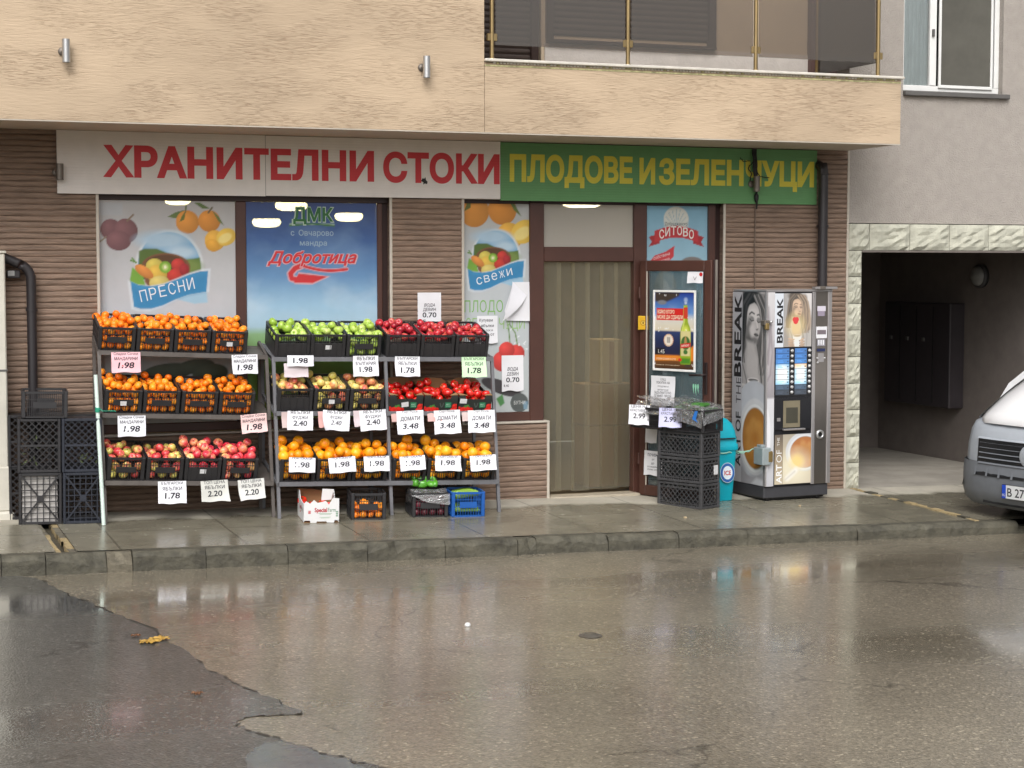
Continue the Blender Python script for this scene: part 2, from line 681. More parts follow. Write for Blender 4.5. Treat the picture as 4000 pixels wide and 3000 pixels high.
def asphalt(name, rgb, seed, light, film=.8):
    m = bpy.data.materials.new(name)
    m.use_nodes = True
    t = m.node_tree
    N, L = t.nodes.new, t.links.new
    p = t.nodes['Principled BSDF']
    co = N('ShaderNodeTexCoord')
    mp = N('ShaderNodeMapping')
    mp.inputs['Location'].default_value = (seed, seed * .7, 0)
    L(co.outputs['Object'], mp.inputs['Vector'])
    stones = N('ShaderNodeTexVoronoi')
    stones.inputs['Scale'].default_value = 75
    L(mp.outputs[0], stones.inputs['Vector'])
    big = N('ShaderNodeTexNoise')
    big.inputs['Scale'].default_value = 0.7
    big.inputs['Detail'].default_value = 7
    big.inputs['Roughness'].default_value = .6
    L(mp.outputs[0], big.inputs['Vector'])
    fine = N('ShaderNodeTexNoise')
    fine.inputs['Scale'].default_value = 38
    fine.inputs['Detail'].default_value = 4
    L(mp.outputs[0], fine.inputs['Vector'])
    ramp = N('ShaderNodeValToRGB')
    c = lin(rgb)
    ramp.color_ramp.elements[0].position = .05
    ramp.color_ramp.elements[0].color = (*[v * .70 for v in c], 1)
    ramp.color_ramp.elements[1].position = .95
    ramp.color_ramp.elements[1].color = (*[v * light for v in c], 1)
    fl = ramp.color_ramp.elements.new(.965)
    fl.color = (*[v * light for v in c], 1)
    ramp.color_ramp.elements[2].position = .985
    ramp.color_ramp.elements[2].color = (*[min(.5, v * light * 1.6) for v in c], 1)
    sep = N('ShaderNodeSeparateColor')
    L(stones.outputs['Color'], sep.inputs[0])
    L(sep.outputs[0], ramp.inputs[0])
    mul = N('ShaderNodeMix')
    mul.data_type = 'RGBA'
    mul.blend_type = 'MULTIPLY'
    mul.inputs['Factor'].default_value = 1
    r2 = N('ShaderNodeMapRange')
    r2.inputs['From Min'].default_value = .3
    r2.inputs['From Max'].default_value = .7
    r2.inputs['To Min'].default_value = .78
    r2.inputs['To Max'].default_value = 1.18
    L(big.outputs['Fac'], r2.inputs['Value'])
    L(ramp.outputs[0], mul.inputs['A'])
    L(r2.outputs[0], mul.inputs['B'])
    ck = N('ShaderNodeTexVoronoi')
    ck.feature = 'DISTANCE_TO_EDGE'
    ck.inputs['Scale'].default_value = .42
    wz = N('ShaderNodeTexNoise')
    wz.inputs['Scale'].default_value = 3.2
    wz.inputs['Detail'].default_value = 6
    L(mp.outputs[0], wz.inputs['Vector'])
    wa = N('ShaderNodeVectorMath')
    wa.operation = 'MULTIPLY_ADD'
    wa.inputs[1].default_value = (.5, .5, 0)
    L(wz.outputs['Color'], wa.inputs[0])
    L(mp.outputs[0], wa.inputs[2])
    L(wa.outputs[0], ck.inputs['Vector'])
    cm = N('ShaderNodeMapRange')
    cm.inputs['From Min'].default_value = .001
    cm.inputs['From Max'].default_value = .007
    cm.inputs['To Min'].default_value = .5
    cm.inputs['To Max'].default_value = 1
    L(ck.outputs['Distance'], cm.inputs['Value'])
    cg = N('ShaderNodeMath')
    cg.operation = 'MAXIMUM'
    cgm = N('ShaderNodeMapRange')
    cgm.inputs['From Min'].default_value = .46
    cgm.inputs['From Max'].default_value = .52
    L(big.outputs['Fac'], cgm.inputs['Value'])
    L(cm.outputs[0], cg.inputs[0])
    L(cgm.outputs[0], cg.inputs[1])
    mc = N('ShaderNodeMix')
    mc.data_type = 'RGBA'
    mc.blend_type = 'MULTIPLY'
    mc.inputs['Factor'].default_value = 1
    L(mul.outputs['Result'], mc.inputs['A'])
    L(cg.outputs[0], mc.inputs['B'])
    L(mc.outputs['Result'], p.inputs['Base Color'])
    # standing water: patches where the film closes over the stones
    wet = N('ShaderNodeTexNoise')
    wet.inputs['Scale'].default_value = .55
    wet.inputs['Detail'].default_value = 5
    mpw = N('ShaderNodeMapping')
    mpw.inputs['Scale'].default_value = (.45, 1.5, 1)
    mpw.inputs['Location'].default_value = (seed * 1.3, 2.2, 0)
    L(co.outputs['Object'], mpw.inputs['Vector'])
    L(mpw.outputs[0], wet.inputs['Vector'])
    # gutter band some 0.5-1.3 m out from the kerb stays flooded
    sx = N('ShaderNodeSeparateXYZ')
    L(co.outputs['Object'], sx.inputs[0])
    q = N('ShaderNodeMath')
    q.operation = 'MULTIPLY_ADD'
    q.inputs[1].default_value = .0308
    L(sx.outputs['X'], q.inputs[0])
    L(sx.outputs['Y'], q.inputs[2])
    q2 = N('ShaderNodeMath')
    q2.operation = 'ADD'
    q2.inputs[1].default_value = 1.837 + 1.15
    L(q.outputs[0], q2.inputs[0])
    q3 = N('ShaderNodeMath')
    q3.operation = 'ABSOLUTE'
    L(q2.outputs[0], q3.inputs[0])
    q4 = N('ShaderNodeMapRange')
    q4.inputs['From Min'].default_value = .0
    q4.inputs['From Max'].default_value = .42
    q4.inputs['To Min'].default_value = .22
    q4.inputs['To Max'].default_value = 0
    L(q3.outputs[0], q4.inputs['Value'])
    q5 = N('ShaderNodeMath')
    q5.operation = 'ADD'
    L(wet.outputs['Fac'], q5.inputs[0])
    L(q4.outputs[0], q5.inputs[1])
    wm = N('ShaderNodeMapRange')
    wm.interpolation_type = 'SMOOTHSTEP'
    wm.inputs['From Min'].default_value = .46
    wm.inputs['From Max'].default_value = .80
    L(q5.outputs[0], wm.inputs['Value'])
    rr = N('ShaderNodeMapRange')
    rr.inputs['To Min'].default_value = .32
    rr.inputs['To Max'].default_value = .07
    L(wm.outputs[0], rr.inputs['Value'])
    L(rr.outputs[0], p.inputs['Roughness'])
    p.inputs['Specular IOR Level'].default_value = .5
    p.inputs['Coat Weight'].default_value = film
    rc = N('ShaderNodeMapRange')
    rc.inputs['To Min'].default_value = .155
    rc.inputs['To Max'].default_value = .04
    L(wm.outputs[0], rc.inputs['Value'])
    L(rc.outputs[0], p.inputs['Coat Roughness'])
    p.inputs['Coat IOR'].default_value = 1.33
    b = N('ShaderNodeBump')
    bs = N('ShaderNodeMapRange')
    bs.inputs['To Min'].default_value = .44
    bs.inputs['To Max'].default_value = .03
    L(wm.outputs[0], bs.inputs['Value'])
    L(bs.outputs[0], b.inputs['Strength'])
    b.inputs['Distance'].default_value = .006
    hh = N('ShaderNodeMath')
    hh.operation = 'ADD'
    L(stones.outputs['Distance'], hh.inputs[0])
    L(fine.outputs['Fac'], hh.inputs[1])
    L(hh.outputs[0], b.inputs['Height'])
    L(b.outputs[0], p.inputs['Normal'])
    b2 = N('ShaderNodeBump')
    b2.inputs['Distance'].default_value = .006
    bs2 = N('ShaderNodeMath')
    bs2.operation = 'MULTIPLY'
    bs2.inputs[1].default_value = .13
    L(bs.outputs[0], bs2.inputs[0])
    L(bs2.outputs[0], b2.inputs['Strength'])
    L(hh.outputs[0], b2.inputs['Height'])
    L(b2.outputs[0], p.inputs['Coat Normal'])
    return m


M_ROAD = asphalt('wet_asphalt', (127, 119, 104), 3.1, 1.3)
M_PATCH = asphalt('wet_dark_asphalt', (88, 87, 83), 11.7, 1.35, .45)

mb = MB()
mb.quad([(x, y, road_z(x)) for x, y in ((-120, -150), (120, -150), (120, 20), (-120, 20))], M_ROAD)
structure(mb.build('road'))

# older darker asphalt relaid over the left half, ragged edge
edge = [(1.2, -1.95), (1.27, -2.1), (1.32, -2.55), (1.45, -2.97), (1.55, -3.41), (1.7, -3.98), (1.77, -4.68), (1.81, -5.18), (1.9, -5.54), (1.98, -5.86), (2.06, -6.23), (1.93, -6.22),
        (1.8, -6.21), (1.75, -6.25), (1.71, -6.35), (1.77, -6.5), (1.83, -6.64), (1.9, -6.79), (1.97, -6.94), (2.06, -7.11), (2.16, -7.25), (2.5, -8.0), (3, -9.5),
        (3.3, -12), (-20, -12), (-20, -1.25), (1.1, -1.86)]
jag = []
for i, (x, y) in enumerate(edge[:-4]):
    x2, y2 = edge[i + 1]
    for k in range(5):
        f = k / 5
        jag.append((x + (x2 - x) * f + random.uniform(-.02, .02), y + (y2 - y) * f + random.uniform(-.012, .012)))
jag += edge[-4:]
mb = MB()
tri = geometry.tessellate_polygon([[Vector((x, y, 0)) for x, y in jag]])
mb.add([(x, y, road_z(x) + .004) for x, y in jag], tri, M_PATCH)
M_SEAM = mat('patch_seam', (62, 59, 54), rough=.35, var=.4, vscale=14)
for (x0, y0), (x1, y1) in zip(jag[:-9], jag[1:-8]):
    w0, w1 = random.uniform(.0, .016), random.uniform(.0, .016)
    if random.random() < .55:
        continue
    mb.add([(x0 - w0, y0 - .01, road_z(x0) + .007), (x0 + .004, y0 + .004, road_z(x0) + .007), (x1 + .004, y1 + .004, road_z(x1) + .007), (x1 - w1, y1 - .01, road_z(x1) + .007)], [(0, 3, 2, 1)], M_SEAM)
structure(mb.build('asphalt_patch'))

# puddle collected at the lower edge of the patch
M_WATER = mat('puddle_water', (104, 102, 98), rough=.13, var=.2, vscale=3, bump=.25, bscale=14)
pts = [(1.60, -7.07), (1.66, -6.85), (1.74, -6.73), (1.83, -6.69), (1.89, -6.82), (1.96, -6.97), (2.04, -7.13), (2.12, -7.3), (2.3, -7.8), (1.9, -8.1), (1.4, -7.9), (1.5, -7.4)]
pp = []
for i, (x, y) in enumerate(pts):
    x2, y2 = pts[(i + 1) % len(pts)]
    for k in range(4):
        pp.append((x + (x2 - x) * k / 4 + random.uniform(-.025, .025), y + (y2 - y) * k / 4 + random.uniform(-.02, .02)))
mb = MB()
mb.add([(x, y, road_z(x) + .008) for x, y in pp], geometry.tessellate_polygon([[Vector((x, y, 0)) for x, y in pp]]), M_WATER)
structure(mb.build('puddle'))


def wet_concrete(name, rgb, dry_rgb):
    """pavement: wet and dark outside, dry and pale in the strip below the overhanging floor by the wall"""
    m = bpy.data.materials.new(name)
    m.use_nodes = True
    t = m.node_tree
    N, L = t.nodes.new, t.links.new
    p = t.nodes['Principled BSDF']
    co = N('ShaderNodeTexCoord')
    n1 = N('ShaderNodeTexNoise')
    n1.inputs['Scale'].default_value = 1.6
    n1.inputs['Detail'].default_value = 8
    n1.inputs['Roughness'].default_value = .65
    L(co.outputs['Object'], n1.inputs['Vector'])
    n2 = N('ShaderNodeTexNoise')
    n2.inputs['Scale'].default_value = 60
    n2.inputs['Detail'].default_value = 4
    L(co.outputs['Object'], n2.inputs['Vector'])
    sx = N('ShaderNodeSeparateXYZ')
    L(co.outputs['Object'], sx.inputs[0])
    ad = N('ShaderNodeMath')
    ad.operation = 'MULTIPLY_ADD'
    ad.inputs[1].default_value = .55
    L(n1.outputs['Fac'], ad.inputs[0])
    L(sx.outputs['Y'], ad.inputs[2])
    dry = N('ShaderNodeMapRange')
    dry.interpolation_type = 'SMOOTHSTEP'
    dry.inputs['From Min'].default_value = -.24
    dry.inputs['From Max'].default_value = -.10
    L(ad.outputs[0], dry.inputs['Value'])
    mx = N('ShaderNodeMix')
    mx.data_type = 'RGBA'
    mx.inputs['A'].default_value = (*lin(rgb), 1)
    mx.inputs['B'].default_value = (*lin(dry_rgb), 1)
    L(dry.outputs[0], mx.inputs['Factor'])
    mu = N('ShaderNodeMix')
    mu.data_type = 'RGBA'
    mu.blend_type = 'MULTIPLY'
    mu.inputs['Factor'].default_value = 1
    r1 = N('ShaderNodeMapRange')
    r1.inputs['From Min'].default_value = .3
    r1.inputs['From Max'].default_value = .7
    r1.inputs['To Min'].default_value = .72
    r1.inputs['To Max'].default_value = 1.2
    n3 = N('ShaderNodeMath')
    n3.operation = 'MULTIPLY_ADD'
    n3.inputs[1].default_value = .25
    L(n2.outputs['Fac'], n3.inputs[0])
    L(n1.outputs['Fac'], n3.inputs[2])
    n4 = N('ShaderNodeMath')
    n4.operation = 'SUBTRACT'
    n4.inputs[1].default_value = .125
    L(n3.outputs[0], n4.inputs[0])
    L(n4.outputs[0], r1.inputs['Value'])
    L(mx.outputs['Result'], mu.inputs['A'])
    L(r1.outputs[0], mu.inputs['B'])
    # slab joints every 0.9 m
    br = N('ShaderNodeTexBrick')
    br.offset = 0
    br.inputs['Scale'].default_value = 1
    br.inputs['Brick Width'].default_value = .92
    br.inputs['Row Height'].default_value = .98
    br.inputs['Mortar Size'].default_value = .009
    br.inputs['Color1'].default_value = (1, 1, 1, 1)
    br.inputs['Color2'].default_value = (.93, .93, .93, 1)
    br.inputs['Mortar'].default_value = (.55, .55, .55, 1)
    L(co.outputs['Object'], br.inputs['Vector'])
    m3 = N('ShaderNodeMix')
    m3.data_type = 'RGBA'
    m3.blend_type = 'MULTIPLY'
    m3.inputs['Factor'].default_value = .9
    L(mu.outputs['Result'], m3.inputs['A'])
    L(br.outputs['Color'], m3.inputs['B'])
    L(m3.outputs['Result'], p.inputs['Base Color'])
    ro = N('ShaderNodeMapRange')
    ro.inputs['To Min'].default_value = .22
    ro.inputs['To Max'].default_value = .8
    L(dry.outputs[0], ro.inputs['Value'])
    rn = N('ShaderNodeMath')
    rn.operation = 'MULTIPLY_ADD'
    rn.inputs[1].default_value = .25
    L(n1.outputs['Fac'], rn.inputs[0])
    sb = N('ShaderNodeMath')
    sb.operation = 'SUBTRACT'
    sb.inputs[1].default_value = .1
    L(ro.outputs[0], sb.inputs[0])
    L(sb.outputs[0], rn.inputs[2])
    L(rn.outputs[0], p.inputs['Roughness'])
    b = N('ShaderNodeBump')
    b.inputs['Strength'].default_value = .12
    b.inputs['Distance'].default_value = .004
    L(n2.outputs['Fac'], b.inputs['Height'])
    L(b.outputs[0], p.inputs['Normal'])
    return m


M_PAV = wet_concrete('pavement_concrete', (130, 125, 110), (180, 174, 160))
M_KERB = mat('kerb_stone', (78, 75, 64), rough=.75, var=.5, vscale=9, bump=1.0, bscale=34)
M_KDIRT = mat('kerb_broken', (104, 98, 84), rough=.85, var=.4, vscale=18, bump=.9, bscale=60)
M_GRIT = mat('channel_lip', (158, 140, 104), rough=.8, var=.45, vscale=20, bump=.8, bscale=60)
M_CHAN = mat('channel_bed', (72, 68, 58), rough=.35, var=.35, vscale=6, bump=.5)

# pavement: left of the channel, right of it, garage apron
mb = MB()


def pavquad(xa, xb, yback=.05):
    n = 6
    vs, fs = [], []
    for i in range(n + 1):
        x = xa + (xb - xa) * i / n
        ys = kerb_y(x) + .13
        for k in range(3):
            y = ys + (yback - ys) * k / 2
            vs.append((x, y, pav(x, y)))
    for i in range(n):
        for k in range(2):
            a = i * 3 + k
            fs.append((a, a + 3, a + 4, a + 1))
    mb.add(vs, fs, M_PAV)


pavquad(-14, 1.385)
pavquad(1.53, 8.93)
structure(mb.build('pavement'))
mb = MB()
pavquad(8.99, 30, .0)
structure(mb.build('garage_apron'))

# open drainage channel across the pavement, with crumbling sand-coloured lips
mb = MB()
ys = np.linspace(kerb_y(1.45) + .1, -.02, 12)
for x0, x1, m_, dz in ((1.385, 1.53, M_CHAN, -.045),):
    for y0, y1 in zip(ys[:-1], ys[1:]):
        mb.quad([(x0, y0, pav(x0, y0) + dz), (x1, y0, pav(x1, y0) + dz), (x1, y1, pav(x1, y1) + dz), (x0, y1, pav(x0, y1) + dz)], m_)
        for xe, s_, wd in ((x0, 1, .032), (x1, -1, .05)):
            j = [random.uniform(-.008, .008) for _ in range(4)]
            zz = lambda x, y: pav(x, y)
            q = [(xe, y0), (xe + s_ * wd + j[0], y0), (xe + s_ * wd + j[1], y1), (xe, y1)]
            if s_ < 0:
                q = q[::-1]
            top = [(x, y, pav(x, y) - .006) for x, y in q]
            mb.quad(top, M_GRIT if random.random() < .65 else M_KDIRT)
            mb.quad([(xe + s_ * wd + j[0], y0, pav(xe, y0) - .006), (xe + s_ * wd + j[0], y0, pav(xe, y0) - .045), (xe + s_ * wd + j[1], y1, pav(xe, y1) - .045), (xe + s_ * wd + j[1], y1, pav(xe, y1) - .006)][::s_], M_GRIT)
structure(mb.build('drain_channel'))

mb = MB()
ys = np.linspace(kerb_y(8.96) + .1, -.02, 16)
for y0, y1 in zip(ys[:-1], ys[1:]):
    x0, x1 = 8.93 + random.uniform(-.012, .012), 8.99 + random.uniform(-.012, .012)
    mb.box(x0, x1, y0, y1, pav(8.96, y0) - .05, pav(8.96, (y0 + y1) / 2) + random.uniform(.002, .012), M_GRIT if random.random() < .7 else M_KERB)
structure(mb.build('apron_joint'))

# kerb: single stones about a metre long, some of them broken
mb = MB()
x = -14.0
joints = [1.0, 1.30, 1.72, 1.90, 2.42, 3.02, 3.62, 4.22, 4.80, 4.95, 5.55, 6.15, 6.75, 7.75, 8.75, 9.3, 10.2]
xs_ = [-14 + i for i in range(15)] + joints + [11 + i for i in range(15)]
for x0, x1 in zip(xs_[:-1], xs_[1:]):
    dz = random.uniform(-.008, .006)
    dy = random.uniform(-.006, .006)
    low = .0 if x0 < 9.2 else -.045
    ang = math.atan(-.0308)
    L_ = (x1 - x0) - .005
    z1 = pav(x0, kerb_y(x0)) + dz + low
    M = frame(x0, kerb_y(x0) + dy, 0, ang)
    n = max(3, int(L_ / .07))
    # top edge worn unevenly
    prof = []
    for i in range(n + 1):
        u = .004 + L_ * i / n
        e = random.uniform(0, .02)
        if (1.0 < x0 < 1.9 or abs(x0 - 4.80) < .02 or 4.9 < x0 < 5.0 or abs(x0 - 3.62) < .02) and random.random() < .6:
            e += random.uniform(.015, .055)
        sl_ = -.017 * u
        prof.append((u, e, sl_))
    vs, fs = [], []
    for u, e, sl_ in prof:
        zt = z1 + sl_
        vs += [(u, 0.0, road_z(x0) - .03), (u, .002, zt - .03 - e), (u, .012 + e * .8, zt - .008 - e * .5), (u, .03 + e, zt), (u, .134, zt + .002), (u, .134, -.35)]
    for i in range(n):
        for k in range(5):
            a_ = i * 6 + k
            fs.append((a_, a_ + 6, a_ + 7, a_ + 1))
    fs += [tuple(range(6)), tuple(range(n * 6, n * 6 + 6))[::-1]]
    mb.add(vs, fs, M_KDIRT if (abs(x0 - 1.72) < .01) else M_KERB, M)
structure(mb.build('kerb'))

# ================================================================== SHOP BUILDING
B1 = empty('apartment_building', (5, 0, 0), 'beige rendered apartment block with brown ribbed cladding and a food shop at street level', 'building')
M_CLAD = mat('ribbed_cladding', (130, 109, 94), rough=.75, var=.38, vscale=5, stretch=(.8, .8, 9), bump=.5, bscale=45, bstretch=(.6, 1, 2.2))


def scratched_render(name, rgb, dark):
    """trowelled render: patches of short horizontal scratches in a smooth beige coat"""
    m = bpy.data.materials.new(name)
    m.use_nodes = True
    t = m.node_tree
    N, L = t.nodes.new, t.links.new
    p = t.nodes['Principled BSDF']
    p.inputs['Roughness'].default_value = .88
    p.inputs['Specular IOR Level'].default_value = .3
    co = N('ShaderNodeTexCoord')

    def noise(scale, st, det=5, dist=0.0, loc=(0, 0, 0)):
        mp = N('ShaderNodeMapping')
        mp.inputs['Scale'].default_value = st
        mp.inputs['Location'].default_value = loc
        L(co.outputs['Object'], mp.inputs['Vector'])
        n = N('ShaderNodeTexNoise')
        n.inputs['Scale'].default_value = scale
        n.inputs['Detail'].default_value = det
        n.inputs['Distortion'].default_value = dist
        L(mp.outputs[0], n.inputs['Vector'])
        return n.outputs['Fac']

    def rng_(src, a_, b_, c_=0, d_=1):
        r = N('ShaderNodeMapRange')
        r.interpolation_type = 'SMOOTHSTEP'
        for k, v in (('From Min', a_), ('From Max', b_), ('To Min', c_), ('To Max', d_)):
            r.inputs[k].default_value = v
        L(src, r.inputs['Value'])
        return r.outputs[0]

    def mul(x, y):
        q = N('ShaderNodeMath')
        q.operation = 'MULTIPLY'
        L(x, q.inputs[0])
        L(y, q.inputs[1])
        return q.outputs[0]
    streak = rng_(noise(34, (.40, .40, 6), 8, .0), .50, .64)
    patch = rng_(noise(2.2, (.7, .7, 1.6), 5, 0, (4, 2, 1)), .36, .62)
    f = mul(streak, patch)
    cloud = noise(1.3, (.6, .6, 1.2), 6)
    mx = N('ShaderNodeMix')
    mx.data_type = 'RGBA'
    mx.inputs['A'].default_value = (*lin(rgb), 1)
    mx.inputs['B'].default_value = (*lin(dark), 1)
    L(rng_(f, 0, 1, 0, .40), mx.inputs['Factor'])
    m2 = N('ShaderNodeMix')
    m2.data_type = 'RGBA'
    m2.blend_type = 'MULTIPLY'
    m2.inputs['Factor'].default_value = 1
    L(mx.outputs['Result'], m2.inputs['A'])
    L(rng_(cloud, .3, .7, .88, 1.06), m2.inputs['B'])
    L(m2.outputs['Result'], p.inputs['Base Color'])
    h = N('ShaderNodeMath')
    h.operation = 'MULTIPLY_ADD'
    h.inputs[1].default_value = -.9
    L(f, h.inputs[0])
    L(noise(26, (.45, .45, 3.2), 8, .0), h.inputs[2])
    b = N('ShaderNodeBump')
    b.inputs['Strength'].default_value = .55
    b.inputs['Distance'].default_value = .008
    L(h.outputs[0], b.inputs['Height'])
    L(b.outputs[0], p.inputs['Normal'])
    return m


M_BEIGE = scratched_render('beige_render', (192, 171, 146), (150, 122, 96))
M_SOFFIT = mat('soffit_paint', (190, 176, 160), rough=.8, var=.06, vscale=2)
M_TRIM = mat('pale_trim', (186, 178, 166), rough=.5, var=.08)
M_BRPVC = mat('brown_pvc', (74, 46, 38), rough=.42, var=.12, vscale=4)
M_DKPVC = mat('dark_brown_pvc', (50, 32, 30), rough=.45, var=.12)
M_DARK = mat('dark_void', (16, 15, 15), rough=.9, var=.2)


def cladding(mb, x0, x1, z0, z1, y=0.0, per=.046):
    """rows of split-faced ribs running along the wall"""
    n = max(2, int((x1 - x0) / .12))
    zs = []
    k = math.floor(z0 / per)
    z = k * per
    while z < z1:
        for f, dpt in ((0.0, 0.0), (.10, -.007), (.35, -.012), (.75, -.012), (.93, -.007)):
            q = z + f * per
            if z0 <= q <= z1:
                zs.append((q, dpt, int(round(z / per))))
        z += per
    zs = [(z0, 0, k)] + zs + [(z1, 0, k)]
    vs, fs = [], []
    for q, dpt, row in zs:
        for i in range(n + 1):
            x = x0 + (x1 - x0) * i / n
            r = math.sin(row * 12.9 + i * 7.7) * 43758.5
            r -= math.floor(r)
            vs.append((x, y + dpt * (.75 + .5 * r), q + (math.sin(x * 6 + row) * .0015)))
    for j in range(len(zs) - 1):
        for i in range(n):
            a_ = j * (n + 1) + i
            fs.append((a_, a_ + 1, a_ + n + 2, a_ + n + 1))
    mb.add(vs, fs, M_CLAD)


mb = MB()
WIN = [(1.945, 4.40), (5.05, 7.585)]
for x0, x1, z0, z1 in ((-14, 1.945, -.3, 3.14), (4.40, 5.05, -.3, 2.63), (5.05, 5.835, -.3, .655), (1.945, 4.40, -.3, .655), (7.585, 8.885, -.3, 3.14), (1.945, 7.585, 2.63, 3.14)):
    cladding(mb, x0, x1, z0, z1)
    mb.box(x0 + .001, x1 - .001, .004, .28, z0, z1, M_CLAD)
mb.build('cladding', B1)
mb = MB()
for x, z0, z1 in ((1.945, .655, 2.63), (4.40, .655, 2.63), (5.05, .66, 2.63), (7.585, -.05, 2.63), (8.888, -.1, 3.12)):
    mb.box(x - .012, x + .012, -.016, -.001, z0, z1, M_TRIM, bev=.003)
mb.box(5.835, 5.86, -.018, .09, -.05, .66, M_TRIM, bev=.003)
mb.box(5.04, 5.86, -.02, .08, .655, .672, M_TRIM, bev=.003)
mb.box(1.94, 4.41, -.02, .08, .655, .672, M_TRIM, bev=.003)
mb.box(5.04, 7.6, -.014, .0, 2.618, 2.634, M_TRIM)
mb.build('corner_trim', B1)


def window_frame(mb, x0, x1, z0, z1, t, y0, y1, m):
    mb.box(x0, x0 + t, y0, y1, z0, z1, m, bev=.006)
    mb.box(x1 - t, x1, y0, y1, z0, z1, m, bev=.006)
    mb.box(x0 + t, x1 - t, y0, y1, z0, z0 + t, m, bev=.006)
    mb.box(x0 + t, x1 - t, y0, y1, z1 - t, z1, m, bev=.006)


M_GLASS = glass_mat('shop_glass', (.93, .95, .94), gloss=.0, rough=.01, wobble=.02)
# double shop window
mb = MB()
mb.box(1.945, 4.40, .06, .13, 2.575, 2.64, M_DKPVC, bev=.004)
mb.box(1.945, 4.31, .06, .13, .675, .75, M_BRPVC, bev=.006)
mb.box(1.945, 1.957, .06, .13, .75, 2.575, M_BRPVC)
mb.box(3.078, 3.167, .055, .13, .75, 2.575, M_BRPVC, bev=.006)
mb.box(4.299, 4.345, .055, .13, .75, 2.575, M_BRPVC, bev=.006)
mb.box(4.345, 4.40, .09, .13, .675, 2.575, M_DKPVC)
w1 = mb.build('shop_window', B1)
mb = MB()
mb.box(1.957, 3.078, .075, .081, .75, 2.575, M_GLASS)
mb.build('glass', w1)
mb = MB()
mb.box(3.167, 4.299, .075, .081, .75, 2.575, M_GLASS)
mb.build('glass', w1)
# side window, doorway and transom in one brown frame
mb = MB()
mb.box(5.05, 5.086, .06, .13, .68, 2.6, M_BRPVC)
mb.box(5.086, 5.696, .06, .13, 2.585, 2.64, M_DKPVC, bev=.004)
mb.box(5.05, 5.70, .05, .13, .672, .75, M_BRPVC, bev=.006)
mb.box(5.696, 5.83, .045, .14, -.03, 2.6, M_BRPVC, bev=.006)
mb.box(5.83, 6.705, .05, .14, 2.08, 2.21, M_BRPVC, bev=.006)
mb.box(5.70, 7.585, .06, .13, 2.587, 2.64, M_DKPVC, bev=.004)
mb.box(6.705, 6.833, .045, .14, -.03, 2.6, M_BRPVC, bev=.006)
mb.box(7.456, 7.527, .05, .14, -.03, 2.6, M_BRPVC, bev=.006)
mb.box(6.833, 7.456, .05, .14, -.03, .09, M_BRPVC, bev=.006)
mb.box(7.527, 7.585, .08, .14, -.05, 2.6, M_DKPVC)
fr = mb.build('door_frame', B1)
mb = MB()
mb.box(5.086, 5.696, .075, .081, .75, 2.585, M_GLASS)
mb.build('glass', fr)
mb = MB()
mb.box(6.833, 7.456, .08, .086, .09, 2.587, M_GLASS)
mb.build('glass', fr)
M_GLARE = glass_mat('glare_glass', (.75, .74, .7), gloss=.0, rough=.12, body=.7, bodycol=(.80, .77, .72))  # pale body paints reflected light and lamp glow into the transom pane
mb = MB()
mb.box(5.83, 6.705, .08, .086, 2.21, 2.587, M_GLARE)
mb.build('transom_glass', fr)
mb = MB()
M_SILL = mat('pale_threshold', (176, 166, 148), rough=.4, var=.15)
mb.box(5.86, 6.735, -.05, .16, -.12, -.012, M_SILL, bev=.008)
mb.build('threshold', B1)

# inside of the shop
M_INW = mat('shop_inside_wall', (150, 138, 118), rough=.8)
M_INF = mat('shop_inside_floor', (110, 98, 84), rough=.4)
mb = MB()
mb.quad([(1.2, .28, -.012), (8.7, .28, -.012), (8.7, 4.5, -.012), (1.2, 4.5, -.012)], M_INF)
mb.quad([(5.83, .0, -.016), (6.71, .0, -.016), (6.71, .28, -.016), (5.83, .28, -.016)], M_INF)
mb.quad([(1.2, 4.5, 0), (8.7, 4.5, 0), (8.7, 4.5, 2.85), (1.2, 4.5, 2.85)], M_INW)
mb.quad([(1.2, .28, 0), (1.2, 4.5, 0), (1.2, 4.5, 2.85), (1.2, .28, 2.85)], M_INW)
mb.quad([(8.7, .28, 0), (8.7, 4.5, 0), (8.7, 4.5, 2.85), (8.7, .28, 2.85)], M_INW)
mb.quad([(1.2, .14, 2.85), (8.7, .14, 2.85), (8.7, 4.5, 2.85), (1.2, 4.5, 2.85)], M_INW)
mb.build('shop_interior', B1)

# overhanging upper floors
mb = MB()
mb.box(-14, 4.925, -.9, .6, 3.127, 9.4, M_BEIGE)
mb.build('upper_wall', B1)
mb = MB()
mb.box(4.929, 8.868, -.9, -.74, 3.127, 3.69, M_BEIGE)
mb.box(8.70, 8.868, -.741, .28, 3.128, 3.69, M_BEIGE)
mb.build('balcony_parapet', B1)
mb = MB()
mb.box(4.929, 8.868, -.9, -.74, 6.1, 6.75, M_BEIGE)
mb.box(4.929, 8.868, -.741, .3, 6.15, 6.35, M_SOFFIT)
mb.build('sky_blocker_slab', B1)  # unseen slab added overhead to hold back skylight
mb = MB()
mb.box(-14, 4.927, -.898, .3, 3.12, 3.126, M_SOFFIT)
mb.box(4.929, 8.866, -.898, .3, 3.12, 3.126, M_SOFFIT)
mb.box(4.929, 8.70, -.739, .3, 3.3, 3.42, M_SOFFIT)
mb.box(-14, 8.868, -.903, -.885, 3.116, 3.124, M_TRIM)
mb.build('soffit', B1)
M_COPE = mat('coping_stone', (205, 200, 190), rough=.45, var=.12, vscale=10)
M_MOSS = mat('drip_edge_moss', (176, 172, 128), rough=.8, var=.5, vscale=25)
mb = MB()
mb.box(4.925, 8.89, -.935, -.70, 3.695, 3.72, M_COPE, bev=.006)
mb.box(8.68, 8.89, -.699, .28, 3.695, 3.72, M_COPE, bev=.006)
